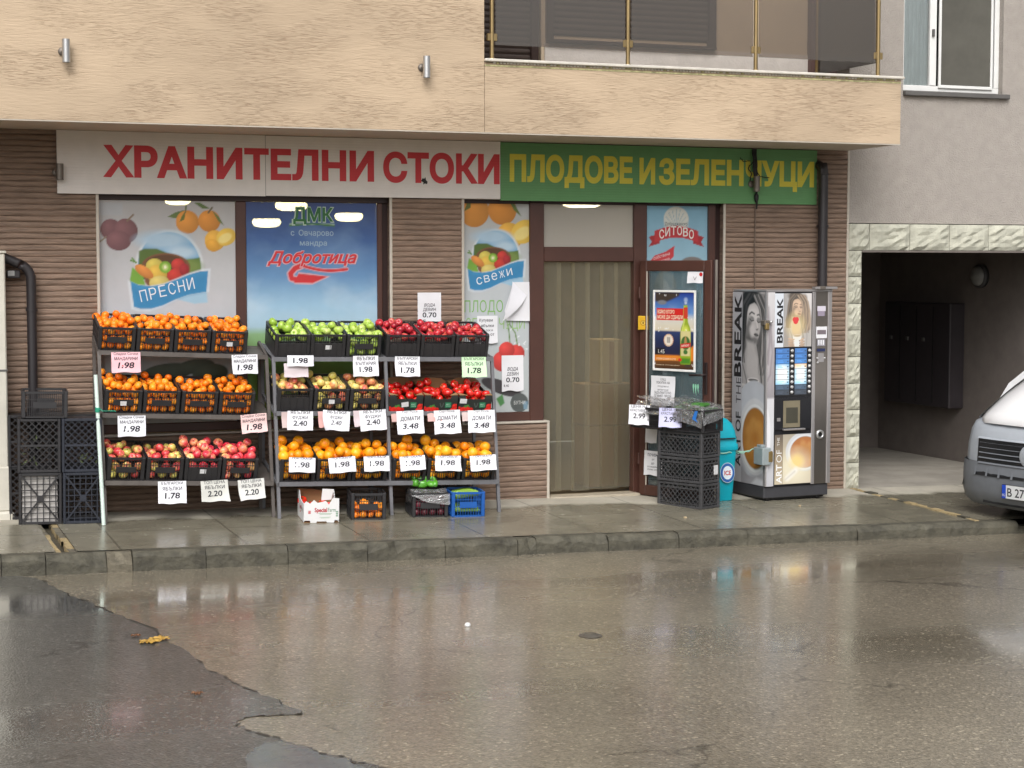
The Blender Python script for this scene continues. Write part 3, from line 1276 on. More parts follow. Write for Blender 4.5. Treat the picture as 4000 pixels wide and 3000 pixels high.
for i in range(130):
    x = 5.0 + i * 3.83 / 130
    mb.box(x, x + .018, -.913, -.902, 3.682, 3.694, M_COPE if random.random() < .8 else M_MOSS)
mb.box(4.93, 8.868, -.9035, -.901, 3.66, 3.672, M_MOSS)
mb.build('coping', B1)
M_BWALL = mat('balcony_wall_render', (196, 180, 158), rough=.85, var=.06, vscale=3, bump=.2)
M_BWALL_CLEAR = mat('balcony_wall_untinted', (208, 202, 196), rough=.85, var=.07, vscale=9, bump=.4)  # paler paint for the wall strip seen clear of the smoked glass
M_SHUT = mat('brown_roller_shutter', (72, 61, 56), rough=.5, var=.1, stretch=(.3, 1, 6))
M_PIL = mat('brown_pilaster', (98, 76, 72), rough=.7)
mb = MB()
mb.box(5.90, 8.9, .30, .5, 3.42, 9.4, M_BWALL)
mb.box(4.9, 5.90, .42, .5, 3.42, 9.4, M_BWALL)
mb.box(5.93, 8.61, .285, .30, 3.42, 4.03, M_BWALL_CLEAR)
mb.build('balcony_wall', B1)
mb = MB()
mb.box(8.61, 8.89, .22, .298, 3.42, 9.0, M_PIL)
mb.build('pilaster', B1)
M_SHFR = mat('shutter_frame', (58, 44, 40), rough=.45)


def shutter(x0, x1, z0, z1, y, name):
    mb = MB()
    n = int((z1 - z0) / .052)
    for i in range(n):
        z = z0 + i * (z1 - z0) / n
        vs = []
        for q, dy in ((0, 0), (.006, -.004), (.02, -.012), (.034, -.012), (.046, -.003), (.051, 0)):
            vs += [(x0, y + dy, z + q), (x1, y + dy, z + q)]
        mb.add(vs, [(2 * k, 2 * k + 1, 2 * k + 3, 2 * k + 2) for k in range(5)], M_SHUT)
    mb.box(x0 - .06, x0, y - .05, y + .04, z0 - .04, z1, M_SHFR, bev=.005)
    mb.box(x1, x1 + .07, y - .05, y + .04, z0 - .04, z1, M_SHFR, bev=.005)
    mb.box(x0 - .06, x1 + .07, y - .06, y + .04, z0 - .07, z0 - .04, M_SHFR, bev=.005)
    mb.box(x0, x1, y + .005, y + .03, z0, z1, M_SHFR)
    return mb.build(name, B1)


shutter(4.96, 5.80, 3.5, 5.7, .33, 'shuttered_balcony_door')
shutter(6.0, 7.55, 4.10, 5.5, .29, 'shuttered_window')
# railing: brass posts with smoked glass
M_BRASS = mat('brass', (160, 138, 98), rough=.3, metal=.8, var=.12)
M_SMOKE = glass_mat('smoked_glass', (.66, .61, .56), gloss=.03, rough=.01, wobble=.05, body=.12, bodycol=(.55, .51, .47))  # cloudy body paints a veil of reflections into the panes
ra = MB()
ra.box(4.96, 8.70, -.87, -.83, 4.70, 4.74, M_BRASS, bev=.01)
rail = ra.build('balcony_railing', B1)
PX = [5.01, 6.225, 7.435, 8.66]
for x in PX:
    mb = MB()
    mb.lathe([(.018, 3.72), (.018, 4.70)], M_BRASS, 12, Matrix.Translation((x, -.85, 0)))
    for z in (3.9, 4.45):
        mb.box(x - .045, x + .045, -.862, -.838, z - .03, z + .03, M_BRASS, bev=.006)
    mb.lathe([(.03, 3.72), (.03, 3.73), (.018, 3.735)], M_BRASS, 12, Matrix.Translation((x, -.85, 0)))
    mb.build('post', rail)
for x0, x1 in zip(PX[:-1], PX[1:]):
    mb = MB()
    mb.box(x0 + .03, x1 - .03, -.854, -.846, 3.84, 4.66, M_SMOKE)
    mb.build('glass_panel', rail)
mb = MB()
mb.box(8.656, 8.664, -.81, .2, 3.84, 4.66, M_SMOKE)
mb.build('glass_panel', rail)
mb = MB()
mb.lathe([(.018, 3.72), (.018, 4.70)], M_BRASS, 12, Matrix.Translation((8.66, .2, 0)))
mb.build('post', rail)

# ================================================================== GREY BUILDING WITH THE PASSAGE
B2 = empty('rendered_building', (10, 0, 0), 'grey roughcast building next door with white window above a stone framed passage', 'building')
M_GREY = mat('grey_roughcast', (160, 153, 146), rough=.92, var=.08, vscale=9, bump=1.0, bscale=70)
M_STONE = mat('split_stone', (180, 179, 164), rough=.8, var=.22, vscale=7, bump=1.0, bscale=14)
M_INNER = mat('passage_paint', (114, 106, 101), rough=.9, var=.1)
M_PASSF = mat('passage_floor', (158, 152, 142), rough=.75, var=.2, vscale=3, bump=.2)
mb = MB()
x0, x1, z0, z1 = 9.478, 10.606, 3.70, 5.1
mb.box(8.893, x0, .0, .3, 2.445, 9.4, M_GREY)
mb.box(x1, 24, .0, .3, 2.445, 9.4, M_GREY)
mb.box(x0, x1, .0, .3, 2.445, z0, M_GREY)
mb.box(x0, x1, .0, .3, z1, 9.4, M_GREY)
mb.box(11.49, 24, .0, .3, -.5, 2.445, M_GREY)
mb.build('facade', B2)
# rough split blocks round the opening


def rock(mb, x0, x1, z0, z1, y, m):
    n, k = 7, 7
    vs, fs = [], []
    for j in range(k + 1):
        for i in range(n + 1):
            e = min(i, n - i, j, k - j)
            dp = 0 if e == 0 else (.018 + random.uniform(-.010, .014))
            vs.append((x0 + (x1 - x0) * i / n, y - dp, z0 + (z1 - z0) * j / k))
    for j in range(k):
        for i in range(n):
            a_ = j * (n + 1) + i
            fs.append((a_, a_ + 1, a_ + n + 2, a_ + n + 1))
    mb.add(vs, fs, m)
    mb.box(x0, x1, y + .0015, y + .2, z0, z1, m)


mb = MB()
xs2 = [8.895, 9.118] + [9.118 + .447 * i for i in range(1, 10)]
for a_, b_ in zip(xs2[:-1], xs2[1:]):
    rock(mb, a_ + .003, b_ - .003, 2.19, 2.437, -.022, M_STONE)
z = -.08
while z < 2.15:
    h = min(.252, 2.187 - z)
    rock(mb, 8.897, 9.035, z + .003, z + h - .003, -.022, M_STONE)
    z += .2525
mb.box(9.036, 13, -.018, .28, 2.170, 2.188, M_INNER)
mb.build('stone_surround', B2)
mb = MB()
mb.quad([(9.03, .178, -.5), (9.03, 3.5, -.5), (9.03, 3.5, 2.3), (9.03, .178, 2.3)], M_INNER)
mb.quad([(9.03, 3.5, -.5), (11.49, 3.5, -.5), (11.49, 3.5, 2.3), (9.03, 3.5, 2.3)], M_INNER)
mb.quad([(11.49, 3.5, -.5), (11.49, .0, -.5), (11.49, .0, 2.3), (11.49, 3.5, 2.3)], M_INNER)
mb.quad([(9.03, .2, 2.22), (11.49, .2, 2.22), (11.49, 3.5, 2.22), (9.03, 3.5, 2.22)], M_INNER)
M_DOORG = mat('passage_door', (92, 88, 85), rough=.6)
mb.box(9.9, 10.95, 3.46, 3.499, -.1, 1.95, M_DOORG, bev=.01)
mb.build('passage_walls', B2)
mb = MB()
mb.quad([(9.03, 0.0, -.075), (24, 0.0, -.33), (24, 3.5, -.30), (9.03, 3.5, -.08)], M_PASSF)
structure(mb.build('passage_floor'))
M_DGREY = mat('grey_sill', (92, 90, 88), rough=.6)
# meter cabinet and bulkhead lamp on the passage wall
cab = MB()
M_CAB = mat('dark_cabinet', (54, 49, 52), rough=.5)
cab.box(11.30, 11.489, 1.80, 3.09, .48, 1.63, M_CAB, bev=.01)
for y in (2.12, 2.44, 2.77):
    cab.box(11.294, 11.301, y - .004, y + .004, .52, 1.59, M_DARK)
c = cab.build('meter_cabinet')
thing(c, 'dark wall cabinet hanging in the shaded passage', 'cabinet')
for y in (2.3, 2.62, 2.95):
    mb = MB()
    mb.box(11.285, 11.301, y - .02, y + .02, 1.20, 1.24, M_DGREY)
    mb.build('latch', c)
M_LAMPG = mat('lamp_glass', (140, 140, 138), rough=.35)
M_LAMPB = mat('lamp_base', (70, 70, 72), rough=.5)
lm = MB()
Mx = Matrix.Translation((11.489, 1.5, 1.93)) @ Matrix.Rotation(-math.pi / 2, 4, 'Y')
lm.lathe([(.0, 0), (.125, 0), (.125, .05), (.10, .055)], M_LAMPB, 24, Mx)
l = lm.build('bulkhead_lamp')
thing(l, 'round unlit bulkhead lamp high on the passage wall', 'lamp')
mb = MB()
mb.lathe([(.105, .05), (.1, .075), (.07, .1), (.0, .11)], M_LAMPG, 24, Mx)
mb.build('lamp_glass', l)

# white window of the grey building
M_WPVC = mat('white_pvc', (226, 226, 224), rough=.35, var=.04)
wn = MB()
wn.box(x0, x1, .06, .12, 3.71, 3.765, M_WPVC, bev=.005)
wn.box(x0, x0 + .05, .06, .12, 3.765, z1, M_WPVC, bev=.005)
wn.box(x1 - .055, x1, .06, .12, 3.765, z1, M_WPVC, bev=.005)
wn.box(9.81, 9.885, .055, .12, 3.765, z1, M_WPVC, bev=.005)
wn.box(9.93, 10.50, .04, .06, 3.745, 3.775, M_WPVC, bev=.003)
wn.box(10.495, 10.52, .04, .06, 3.745, z1, M_WPVC, bev=.003)
wn.box(9.905, 9.93, .04, .06, 3.745, z1, M_WPVC, bev=.003)
wn.box(9.83, 9.85, .035, .056, 4.23, 4.30, M_DGREY)
wf = wn.build('white_window', B2)
M_WG = glass_mat('window_glass', (.93, .96, .96), gloss=.08, rough=.01, body=.0)
mb = MB()
mb.box(x0 + .05, 9.81, .085, .09, 3.765, z1, M_WG)
mb.build('glass', wf)
M_SCREEN = mat('insect_screen', (86, 84, 77), rough=.8, var=.15, vscale=3)
mb = MB()
mb.box(9.93, 10.495, .05, .054, 3.775, z1, M_SCREEN)
mb.build('insect_screen', wf)
M_CURT = mat('net_curtain', (226, 230, 230), rough=.9, var=.1, vscale=3, stretch=(4, 1, .4))
mb = MB()
n = 40
vs = []
for i in range(n + 1):
    x = x0 + (9.83 - x0) * i / n
    y = .112 + .010 * math.sin(i * 1.3)
    vs += [(x, y, 3.77), (x, y, z1)]
mb.add(vs, [(2 * i, 2 * i + 2, 2 * i + 3, 2 * i + 1) for i in range(n)], M_CURT, smooth=True)
mb.build('curtain', wf)
mb = MB()
mb.box(x0 - .0, x1 + .06, -.05, .055, 3.655, 3.70, M_DGREY, bev=.006)
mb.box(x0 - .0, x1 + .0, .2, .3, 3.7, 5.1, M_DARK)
mb.build('sill', wf)


# ================================================================== SIGNS, LAMPS, PIPES
M_BANNER = print_mat('banner_print', rough=.55, wave=(14, .18))
M_PAPER = print_mat('paper_print', rough=.8, spec=.2)
M_FILM = print_mat('window_film', rough=.35, through=.10, spec=.5)
M_FILM2 = print_mat('window_film_dense', rough=.4, through=.05, spec=.5)
M_VINYL = print_mat('vinyl_print', rough=.35)
RED, GREEN, YEL, WHT = lin((204, 62, 68)), lin((98, 148, 96)), lin((212, 200, 70)), lin((230, 224, 219))
INK = lin((46, 46, 54))


def board(mb, x0, x1, z0, z1, y, col, m, M0=None, t=.012):
    mb.box(x0, x1, y, y + t, z0, z1, m, col=col)


# white food sign in two sheets, green greengrocer's sign
mb = MB()
mb.box(1.632, 3.311, -.040, -.02, 2.618, 3.118, M_BANNER, col=WHT)
mb.box(3.315, 5.384, -.040, -.02, 2.622, 3.116, M_BANNER, col=WHT)
mb.box(3.310, 3.316, -.036, -.022, 2.62, 3.116, M_BANNER, col=lin((90, 84, 80)))
F = wall(0, -.040, 0)
mb.text(F, 'ХРАНИТЕЛНИ', (1.99 + 4.245) / 2, 2.765, .232, M_BANNER, RED, bold=.042, fitw=2.255)
mb.text(F, 'СТОКИ', (4.325 + 5.378) / 2, 2.762, .232, M_BANNER, RED, bold=.042, fitw=1.053)
mb.poly([(4.66, 2.765), (4.675, 2.79), (4.69, 2.785), (4.70, 2.80), (4.705, 2.775), (4.72, 2.76), (4.715, 2.74), (4.695, 2.745), (4.68, 2.735), (4.682, 2.755)], M_BANNER, F, w=.0025, col=lin((40, 38, 38)))
o = mb.build('shop_sign')
thing(o, 'long white shop sign with red lettering ХРАНИТЕЛНИ СТОКИ', 'sign')
mb = MB()
mb.box(5.387, 8.53, -.041, -.018, 2.61, 3.112, M_BANNER, col=GREEN)
F = wall(0, -.041, 0)
mb.text(F, 'ПЛОДОВЕ', (5.471 + 6.645) / 2, 2.786, .215, M_BANNER, YEL, bold=.044, fitw=1.174)
mb.text(F, 'И', (6.715 + 6.865) / 2, 2.783, .212, M_BANNER, YEL, bold=.042, fitw=.155)
mb.text(F, 'ЗЕЛЕНЧУЦИ', (6.905 + 8.50) / 2, 2.783, .212, M_BANNER, YEL, bold=.042, fitw=1.595)
o = mb.build('shop_sign')
thing(o, 'long green shop sign with yellow lettering ПЛОДОВЕ И ЗЕЛЕНЧУЦИ', 'sign')

M_STEEL = mat('brushed_steel', (196, 196, 196), rough=.32, metal=.9, var=.12, vscale=20, stretch=(1, 1, .1))
M_DSTEEL = mat('weathered_steel', (120, 112, 104), rough=.5, metal=.6, var=.2, vscale=12)


def up_down_lamp(x, z, y, m, label, h=.17, r=.030):
    e = empty('wall_lamp', (x, y, z), label, 'wall lamp', 'cylinder wall lamps on the facade')
    mb = MB()
    for pr_ in ([(r, 0), (r, h)], [(r, h), (r - .004, h)], [(r - .004, h), (r - .004, h - .02)], [(r - .004, h - .02), (0, h - .02)], [(0, .01), (r - .004, .01)], [(r - .004, .01), (r - .004, 0)], [(r - .004, 0), (r, 0)]):
        mb.lathe(pr_, m, 20, Matrix.Translation((x, y - .07, z - h / 2)))
    mb.build('lamp_tube', e)
    mb = MB()
    mb.lathe([(.0, .018), (.03, .018), (.032, 0)], M_DSTEEL, 16, wall(x - .02, y, z) )
    mb.tube([(x - .02, y - .01, z), (x - .012, y - .05, z)], .012, M_DSTEEL, 8)
    mb.build('bracket', e)
    return e


up_down_lamp(1.607, 3.634, -.9, M_STEEL, 'steel cylinder lamp on the beige wall, above the left end of the white sign')
up_down_lamp(4.412, 3.625, -.9, M_STEEL, 'steel cylinder lamp on the beige wall, beside the balcony')
up_down_lamp(1.645, 2.785, -.03, M_DSTEEL, 'weathered cylinder lamp at the left end of the white sign', h=.13)
up_down_lamp(7.86, 2.79, -.041, M_DSTEEL, 'weathered cylinder lamp hanging with loose cables on the green sign', h=.14)

M_BLK = mat('black_pipe', (42, 38, 40), rough=.42, var=.2)
M_CABLE = mat('black_cable', (26, 26, 26), rough=.6)
M_CABLE2 = mat('grey_cable', (108, 92, 80), rough=.6)


def arc_pipe(pts, r, name, label, n=14):
    e = empty(name, pts[-1], label, 'drainpipe', 'black drainpipes on the shop front')
    P = [Vector(p) for p in pts]
    path = [P[0]]
    for i in range(1, len(P) - 1):
        u = (P[i - 1] - P[i]).normalized()
        v = (P[i + 1] - P[i]).normalized()
        q = .09
        for k in range(7):
            f = k / 6
            a_, b_, c_ = P[i] + u * q, P[i], P[i] + v * q
            path.append(a_ * (1 - f) ** 2 + b_ * 2 * f * (1 - f) + c_ * f * f)
    path.append(P[-1])
    mb = MB()
    mb.tube(path, r, M_BLK, n)
    mb.build('pipe', e)
    return e


e = arc_pipe([(.70, -.10, 2.33), (1.25, -.10, 2.09), (1.41, -.10, 2.02), (1.41, -.10, 0.05)], .038, 'drainpipe', 'black drainpipe running down the brown wall behind stacked crates at the left')
for z in (1.70, .9):
    mb = MB()
    mb.lathe([(.046, -.015), (.046, .015)], M_BLK, 16, Matrix.Translation((1.41, -.10, z)))
    mb.box(1.40, 1.42, -.07, -.01, z - .01, z + .01, M_BLK)
    mb.build('clamp', e)
e = arc_pipe([(8.545, .05, 2.99), (8.56, -.09, 2.97), (8.565, -.10, 2.9), (8.565, -.10, -.06)], .046, 'drainpipe', 'black drainpipe behind the coffee machine, beside the green sign')
mb = MB()
mb.lathe([(.055, -.012), (.055, .012)], M_BLK, 16, Matrix.Translation((8.565, -.10, 2.41)))
mb.box(8.55, 8.58, -.06, -.01, 2.40, 2.42, M_BLK)
mb.build('clamp', e)

# loose cables and plug hanging at the lamp on the green sign
mb = MB()


def wob(pts, amp, k=4):
    out = []
    for p, q in zip(pts[:-1], pts[1:]):
        for i in range(k):
            f = i / k
            out.append(tuple(p[j] + (q[j] - p[j]) * f + random.uniform(-amp, amp) * (0 if (i == 0) else 1) for j in range(3)))
    out.append(pts[-1])
    return out


for dx, amp, r in ((-.012, .004, .008), (0, .006, .009), (.014, .005, .007), (.024, .004, .005)):
    mb.tube(wob([(7.86 + dx, -.055, 3.11), (7.855 + dx, -.08, 2.95), (7.86 + dx * .7, -.09, 2.84)], amp), r, M_CABLE, 6)
mb.tube(wob([(7.87, -.06, 3.02), (7.80, -.06, 2.93), (7.83, -.07, 2.88), (7.81, -.075, 2.82)], .006), .005, M_CABLE, 6)
mb.tube(wob([(7.82, -.06, 3.00), (7.74, -.055, 3.0), (7.72, -.055, 3.03)], .006), .004, M_CABLE, 6)
mb.tube(wob([(7.87, -.06, 2.94), (7.92, -.06, 2.86), (7.98, -.06, 2.85), (8.02, -.055, 2.85)], .006), .004, M_CABLE, 6)
mb.tube(wob([(7.88, -.055, 2.85), (7.895, -.055, 2.74), (7.89, -.055, 2.68)], .003), .009, M_CABLE, 6)
mb.lathe([(.0, -.045), (.012, -.04), (.02, -.01), (.022, .02), (.012, .04), (0, .042)], M_CABLE, 10, Matrix.Translation((7.888, -.055, 2.665)))
mb.lathe([(.0, -.07), (.006, -.065), (.01, 0)], M_CABLE, 8, Matrix.Translation((7.893, -.055, 2.63)))
o = mb.build('cable_bundle')
thing(o, 'black loose cables and plug dangling across the green sign', 'cables')
mb = MB()
mb.tube(wob([(7.893, -.03, 2.61), (7.888, -.028, 2.2), (7.895, -.028, 1.80)], .002, 6), .006, M_CABLE2, 6)
o = mb.build('power_cable')
thing(o, 'thin grey cable running down the wall to the coffee machine', 'cable')

# pale utility cabinet at the left edge and small floodlight
M_UTIL = mat('utility_cabinet_paint', (200, 196, 184), rough=.6, var=.08)
e = empty('utility_cabinet', (.9, -.1, .06), 'tall pale utility cabinet against the brown wall at the left edge', 'cabinet')
mb = MB()
mb.box(.62, 1.205, -.21, -.016, .12, 2.14, M_UTIL, bev=.01)
mb.box(.60, 1.215, -.22, -.016, 2.14, 2.16, M_UTIL, bev=.006)
mb.box(.61, 1.21, -.215, -.016, 1.22, 1.235, M_DGREY)
mb.build('body', e)
mb = MB()
mb.box(.64, 1.24, -.24, -.016, .03, .12, M_UTIL, bev=.02)
mb.box(.60, 1.222, -.225, -.016, .12, .47, M_UTIL, bev=.01)
mb.build('plinth', e)
e = empty('floodlight', (1.27, -.02, 1.99), 'small black floodlight with a white lens beside the utility cabinet', 'floodlight')
mb = MB()
mb.box(1.225, 1.33, -.10, -.05, 1.945, 2.01, M_BLK, bev=.008)
mb.box(1.26, 1.29, -.05, -.012, 1.96, 1.99, M_BLK)
mb.build('housing', e)
mb = MB()
mb.box(1.235, 1.285, -.106, -.1, 1.965, 2.005, M_LAMPG)
mb.build('lens', e)

# ================================================================== SHOP WINDOW FOILS


def logo(cv, cx, cy, s, word):
    """round fruit bowl emblem with a blue ribbon; s = overall width"""
    k = s / .65
    P = lambda pts: [(cx + x * k, cy + y * k) for x, y in pts]
    E_ = lambda x, y, rx, ry, c, **kw: cv.ell(cx + x * k, cy + y * k, rx * k, ry * k, c, **kw)
    arch = [(-.255, -.10)] + [(-.255 * math.cos(t), .0 + .285 * math.sin(t)) for t in np.linspace(.1, math.pi - .1, 24)] + [(.255, -.10)]
    cv.poly(P([(x * 1.09, y * 1.08 - .005) for x, y in arch]), (216, 222, 226), soft=.02 * k)
    cv.poly(P(arch), (112, 166, 206), soft=.008 * k)
    E_(-.05, .22, .2, .07, (176, 204, 224), soft=.8)
    E_(.1, .12, .12, .05, (186, 210, 226), soft=.9)
    cv.poly(P([(-.245, .13), (-.2, .15), (-.1, .15), (.0, .11), (.08, .055), (.12, .035), (.10, -.1), (-.25, -.1)]), (86, 110, 52), soft=.012 * k)
    cv.poly(P([(.06, .06), (.12, .06), (.2, .07), (.25, .08), (.262, -.05), (.05, -.1)]), (92, 122, 58), soft=.012 * k)
    E_(.16, .01, .1, .05, (120, 142, 74), soft=.8)
    cv.poly(P([(-.32, -.10), (-.3, .0), (-.22, -.06), (-.18, -.2), (-.3, -.2)]), (120, 168, 66), soft=.01 * k)
    bowl = [(-.22 + .005, .03)] + [(-.03 + .20 * math.cos(t), -.0 + .115 * math.sin(t)) for t in np.linspace(math.pi * .95, 0.05, 16)] + [(.165, -.06), (.12, -.14), (.0, -.19), (-.14, -.2), (-.2, -.12)]
    cv.poly(P(bowl), (124, 84, 58), soft=.01 * k)
    E_(-.03, .015, .165, .085, (92, 62, 40), soft=.1)
    E_(-.12, .01, .07, .06, (206, 190, 90), shade=.3, soft=.1)
    E_(-.10, -.055, .08, .075, (216, 180, 78), shade=.3, soft=.1)
    E_(-.08, -.13, .085, .06, (206, 190, 112), shade=.3, soft=.1)
    E_(-.205, -.035, .085, .04, (216, 140, 70), rot=-.6, shade=.3, soft=.1)
    cv.line(P([(-.27, .04), (-.31, .055)]), .014 * k, (96, 140, 60))
    cv.line(P([(-.27, .035), (-.3, .075)]), .012 * k, (96, 140, 60))
    E_(.07, .02, .055, .05, (190, 60, 54), shade=.35, soft=.1)
    E_(.055, -.07, .075, .06, (186, 58, 50), shade=.35, soft=.1)
    E_(.12, -.02, .04, .05, (160, 44, 50), shade=.35, soft=.1)
    E_(-.035, .0, .048, .048, (126, 172, 58), soft=.12)
    E_(-.035, .0, .026, .028, (186, 206, 120), soft=.5)
    E_(-.035, .0, .011, .013, (232, 234, 200), soft=.5)
    rib = [(-.315, -.115), (-.25, -.145), (-.15, -.155), (-.05, -.14), (.06, -.10), (.16, -.06), (.25, -.035), (.315, -.03),
           (.30, -.20), (.24, -.21), (.15, -.225), (.05, -.26), (-.06, -.31), (-.15, -.335), (-.24, -.335), (-.29, -.32)]
    cv.poly(P([(x * 1.07, (y + .18) * 1.13 - .18) for x, y in rib]), (212, 220, 226), soft=.016 * k)
    cv.poly(P([(.05, -.26), (.15, -.225), (.24, -.21), (.3, -.2), (.31, -.29), (.2, -.3)]), (160, 196, 218), soft=.012 * k)
    cv.poly(P(rib), (64, 142, 190), soft=.006 * k)
    cv.poly(P([(x * .96, y - .04 if i < 8 else y + .0) for i, (x, y) in enumerate(rib)]), (52, 128, 178), soft=.05 * k, a=.6)
    return [((cx - .012 * k), (cy - .225 * k), word, k)]


def fruit_tangerines(cv, x, y, k):
    E_ = lambda dx, dy, rx, ry, c, **kw: cv.ell(x + dx * k, y + dy * k, rx * k, ry * k, c, **kw)
    cv.poly([(x + a_ * k, y + b_ * k) for a_, b_ in ((-.27, .06), (-.2, .1), (-.12, .12), (-.12, .08), (-.2, .05))], (108, 128, 72))
    cv.poly([(x + a_ * k, y + b_ * k) for a_, b_ in ((-.05, .18), (.0, .18), (.08, .135), (.02, .13))], (100, 122, 66))
    E_(-.105, .02, .095, .095, (226, 152, 66), shade=.28, soft=.05)
    E_(.075, .03, .092, .09, (224, 148, 62), shade=.28, soft=.05)
    cv.poly([(x + a_ * k, y + b_ * k) for a_, b_ in ((-.17, .02), (-.15, .07), (-.12, .11), (-.13, .04))], (112, 122, 58))
    cv.poly([(x + a_ * k, y + b_ * k) for a_, b_ in ((.1, .12), (.16, .06), (.2, -.01), (.15, .03))], (104, 124, 62))
    cv.line([(x - .12 * k, y + .1 * k), (x - .115 * k, y + .15 * k)], .012 * k, (110, 120, 80))
    cv.line([(x + .07 * k, y + .1 * k), (x + .1 * k, y + .14 * k)], .014 * k, (112, 104, 76))
    E_(.12, -.13, .085, .085, (232, 178, 74), shade=.25, soft=.06)
    E_(.215, -.1, .085, .07, (236, 196, 86), shade=.2, rot=.5, soft=.06)
    E_(.205, -.11, .06, .035, (244, 222, 140), rot=.5, soft=.3)
    E_(.10, -.17, .06, .05, (228, 168, 64), shade=.25, rot=-.5, soft=.1)


def ribbon_word(mb, F, m, x, y, word, k, cap=.095, fitw=.46, w=.001):
    n = len(word)
    xs = -fitw * k / 2
    step = fitw * k / n
    for i, ch in enumerate(word):
        f = (i + .5) / n
        mb.text(F, ch, x + xs + step * (i + .5), y - .062 * k + .115 * k * f, cap * k, m, lin((224, 230, 236)), bold=-.004, rot=.2, fitw=step * .74, w=w)


# left pane: greyish white foil
cv = Cv(1.121, 1.822, 125, (204, 206, 210))
cv.grad([(0, (184, 190, 192)), (.9, (192, 196, 202)), (1.82, (190, 188, 187))])
x_, y_ = .165, 1.555
for dx, dy, rx, ry, rt in ((-.06, .03, .085, .085, 0), (.06, .02, .095, .10, .2), (.0, -.06, .1, .08, 0)):
    cv.ell(x_ + dx, y_ + dy, rx, ry, (132, 92, 96), rot=rt, shade=.3, soft=.06)
cv.line([(x_ + .07, y_ + .1), (x_ + .12, y_ + .15)], .014, (140, 120, 100))
cv.line([(x_ - .1, y_ - .03), (x_ - .15, y_ - .07)], .012, (150, 136, 116))
fruit_tangerines(cv, .83, 1.63, 1.0)
word = logo(cv, .573, 1.28, .655, 'ПРЕСНИ')[0]
cv.poly([(.0, 1.7), (.2, 1.7), (.2, 1.8), (.0, 1.8)], (186, 192, 198), soft=.01, a=.6)
for dx, dy, rx, ry in ((.55, .42, .22, .07), (.78, .46, .16, .06), (.9, .40, .15, .08)):
    cv.ell(dx, dy, rx, ry, (58, 74, 58), shade=.4, soft=.1, rot=.1)
cv.ell(.35, .3, .25, .07, (88, 120, 70), soft=.3)
mb = MB()
F = wall(1.957, .073, .752)
mb.grid(F, cv, M_FILM)
ribbon_word(mb, F, M_FILM2, word[0], word[1], 'ПРЕСНИ', word[3])
o = mb.build('window_poster')
thing(o, 'whitish window foil with plums, tangerines and a blue ПРЕСНИ ribbon, behind the mandarin rack', 'window poster')

# blue pane
cv = Cv(1.132, 1.822, 125, (90, 120, 170))
cv.grad([(0, (108, 150, 70)), (.5, (120, 168, 84)), (.72, (150, 190, 140)), (.78, (176, 206, 222)), (.95, (160, 196, 222)), (1.2, (106, 148, 192)), (1.5, (66, 100, 156)), (1.822, (56, 76, 130))])
cv.cloud((206, 222, 234), .55, 5, 3, y0=.78, y1=1.25)
cv.cloud((150, 184, 216), .28, 6, 8, y0=1.2, y1=1.75)
cv.poly([(0, .42), (.3, .6), (.7, .64), (1.13, .56), (1.13, .3), (0, .3)], (98, 142, 62), soft=.1)
cx_ = 3.733 - 3.167
red, rim_ = (206, 52, 58), (212, 170, 178)


def sw(pts, wd, col):
    cv.line(pts, wd, col, soft=.006)


def swoosh(wd, col, tip):
    q = []
    for t in np.linspace(0, 1, 18):
        q.append((cx_ + .30 - .40 * t, 1.262 + .02 * math.sin(t * 3.0) - .045 * math.sin(t * math.pi) + .03 * t))
    sw(q, wd * .55, col)
    q = [(cx_ - .08, 1.30), (cx_ - .15, 1.27), (cx_ - .19, 1.225), (cx_ - .18, 1.185), (cx_ - .12, 1.17)]
    sw(q, wd, col)
    cv.poly([(cx_ - .16, 1.15 - tip), (cx_ - .12, 1.225 + tip), (cx_ - .02, 1.215 + tip), (cx_ + .13 + tip * 2, 1.20), (cx_ + .0, 1.145 - tip)], col, soft=.006)


swoosh(.062, rim_, .012)
swoosh(.040, red, 0)
cv.line([(cx_ - .19, 1.64), (cx_ + .19, 1.64)], .012, (150, 176, 160))
cv.line([(cx_ - .19, 1.627), (cx_, 1.645), (cx_ + .19, 1.627)], .014, (70, 122, 74))
mb = MB()
F = wall(3.167, .073, .752)
mb.grid(F, cv, M_FILM)
mb.text(F, 'ДМК', cx_ + .01, 1.662, .118, M_FILM2, lin((176, 196, 176)), bold=.05, fitw=.37, w=.0008)
mb.text(F, 'ДМК', cx_ + .01, 1.667, .11, M_FILM2, lin((44, 104, 52)), bold=.026, fitw=.345, w=.0016)
mb.text(F, 'с. Овчарово', cx_, 1.545, .048, M_FILM2, lin((150, 172, 190)), bold=.012, fitw=.37)
mb.text(F, 'мандра', cx_ + .01, 1.462, .044, M_FILM2, lin((150, 172, 190)), bold=.012, fitw=.235)
mb.text(F, 'Добротица', cx_, 1.312, .10, M_FILM2, lin(rim_), bold=.055, shear=.35, fitw=.80, w=.0012)
mb.text(F, 'Добротица', cx_, 1.315, .095, M_FILM2, lin(red), bold=.026, shear=.35, fitw=.775, w=.002)
o = mb.build('window_poster')
thing(o, 'blue sky window foil with green ДМК letters and red Добротица script', 'window poster')

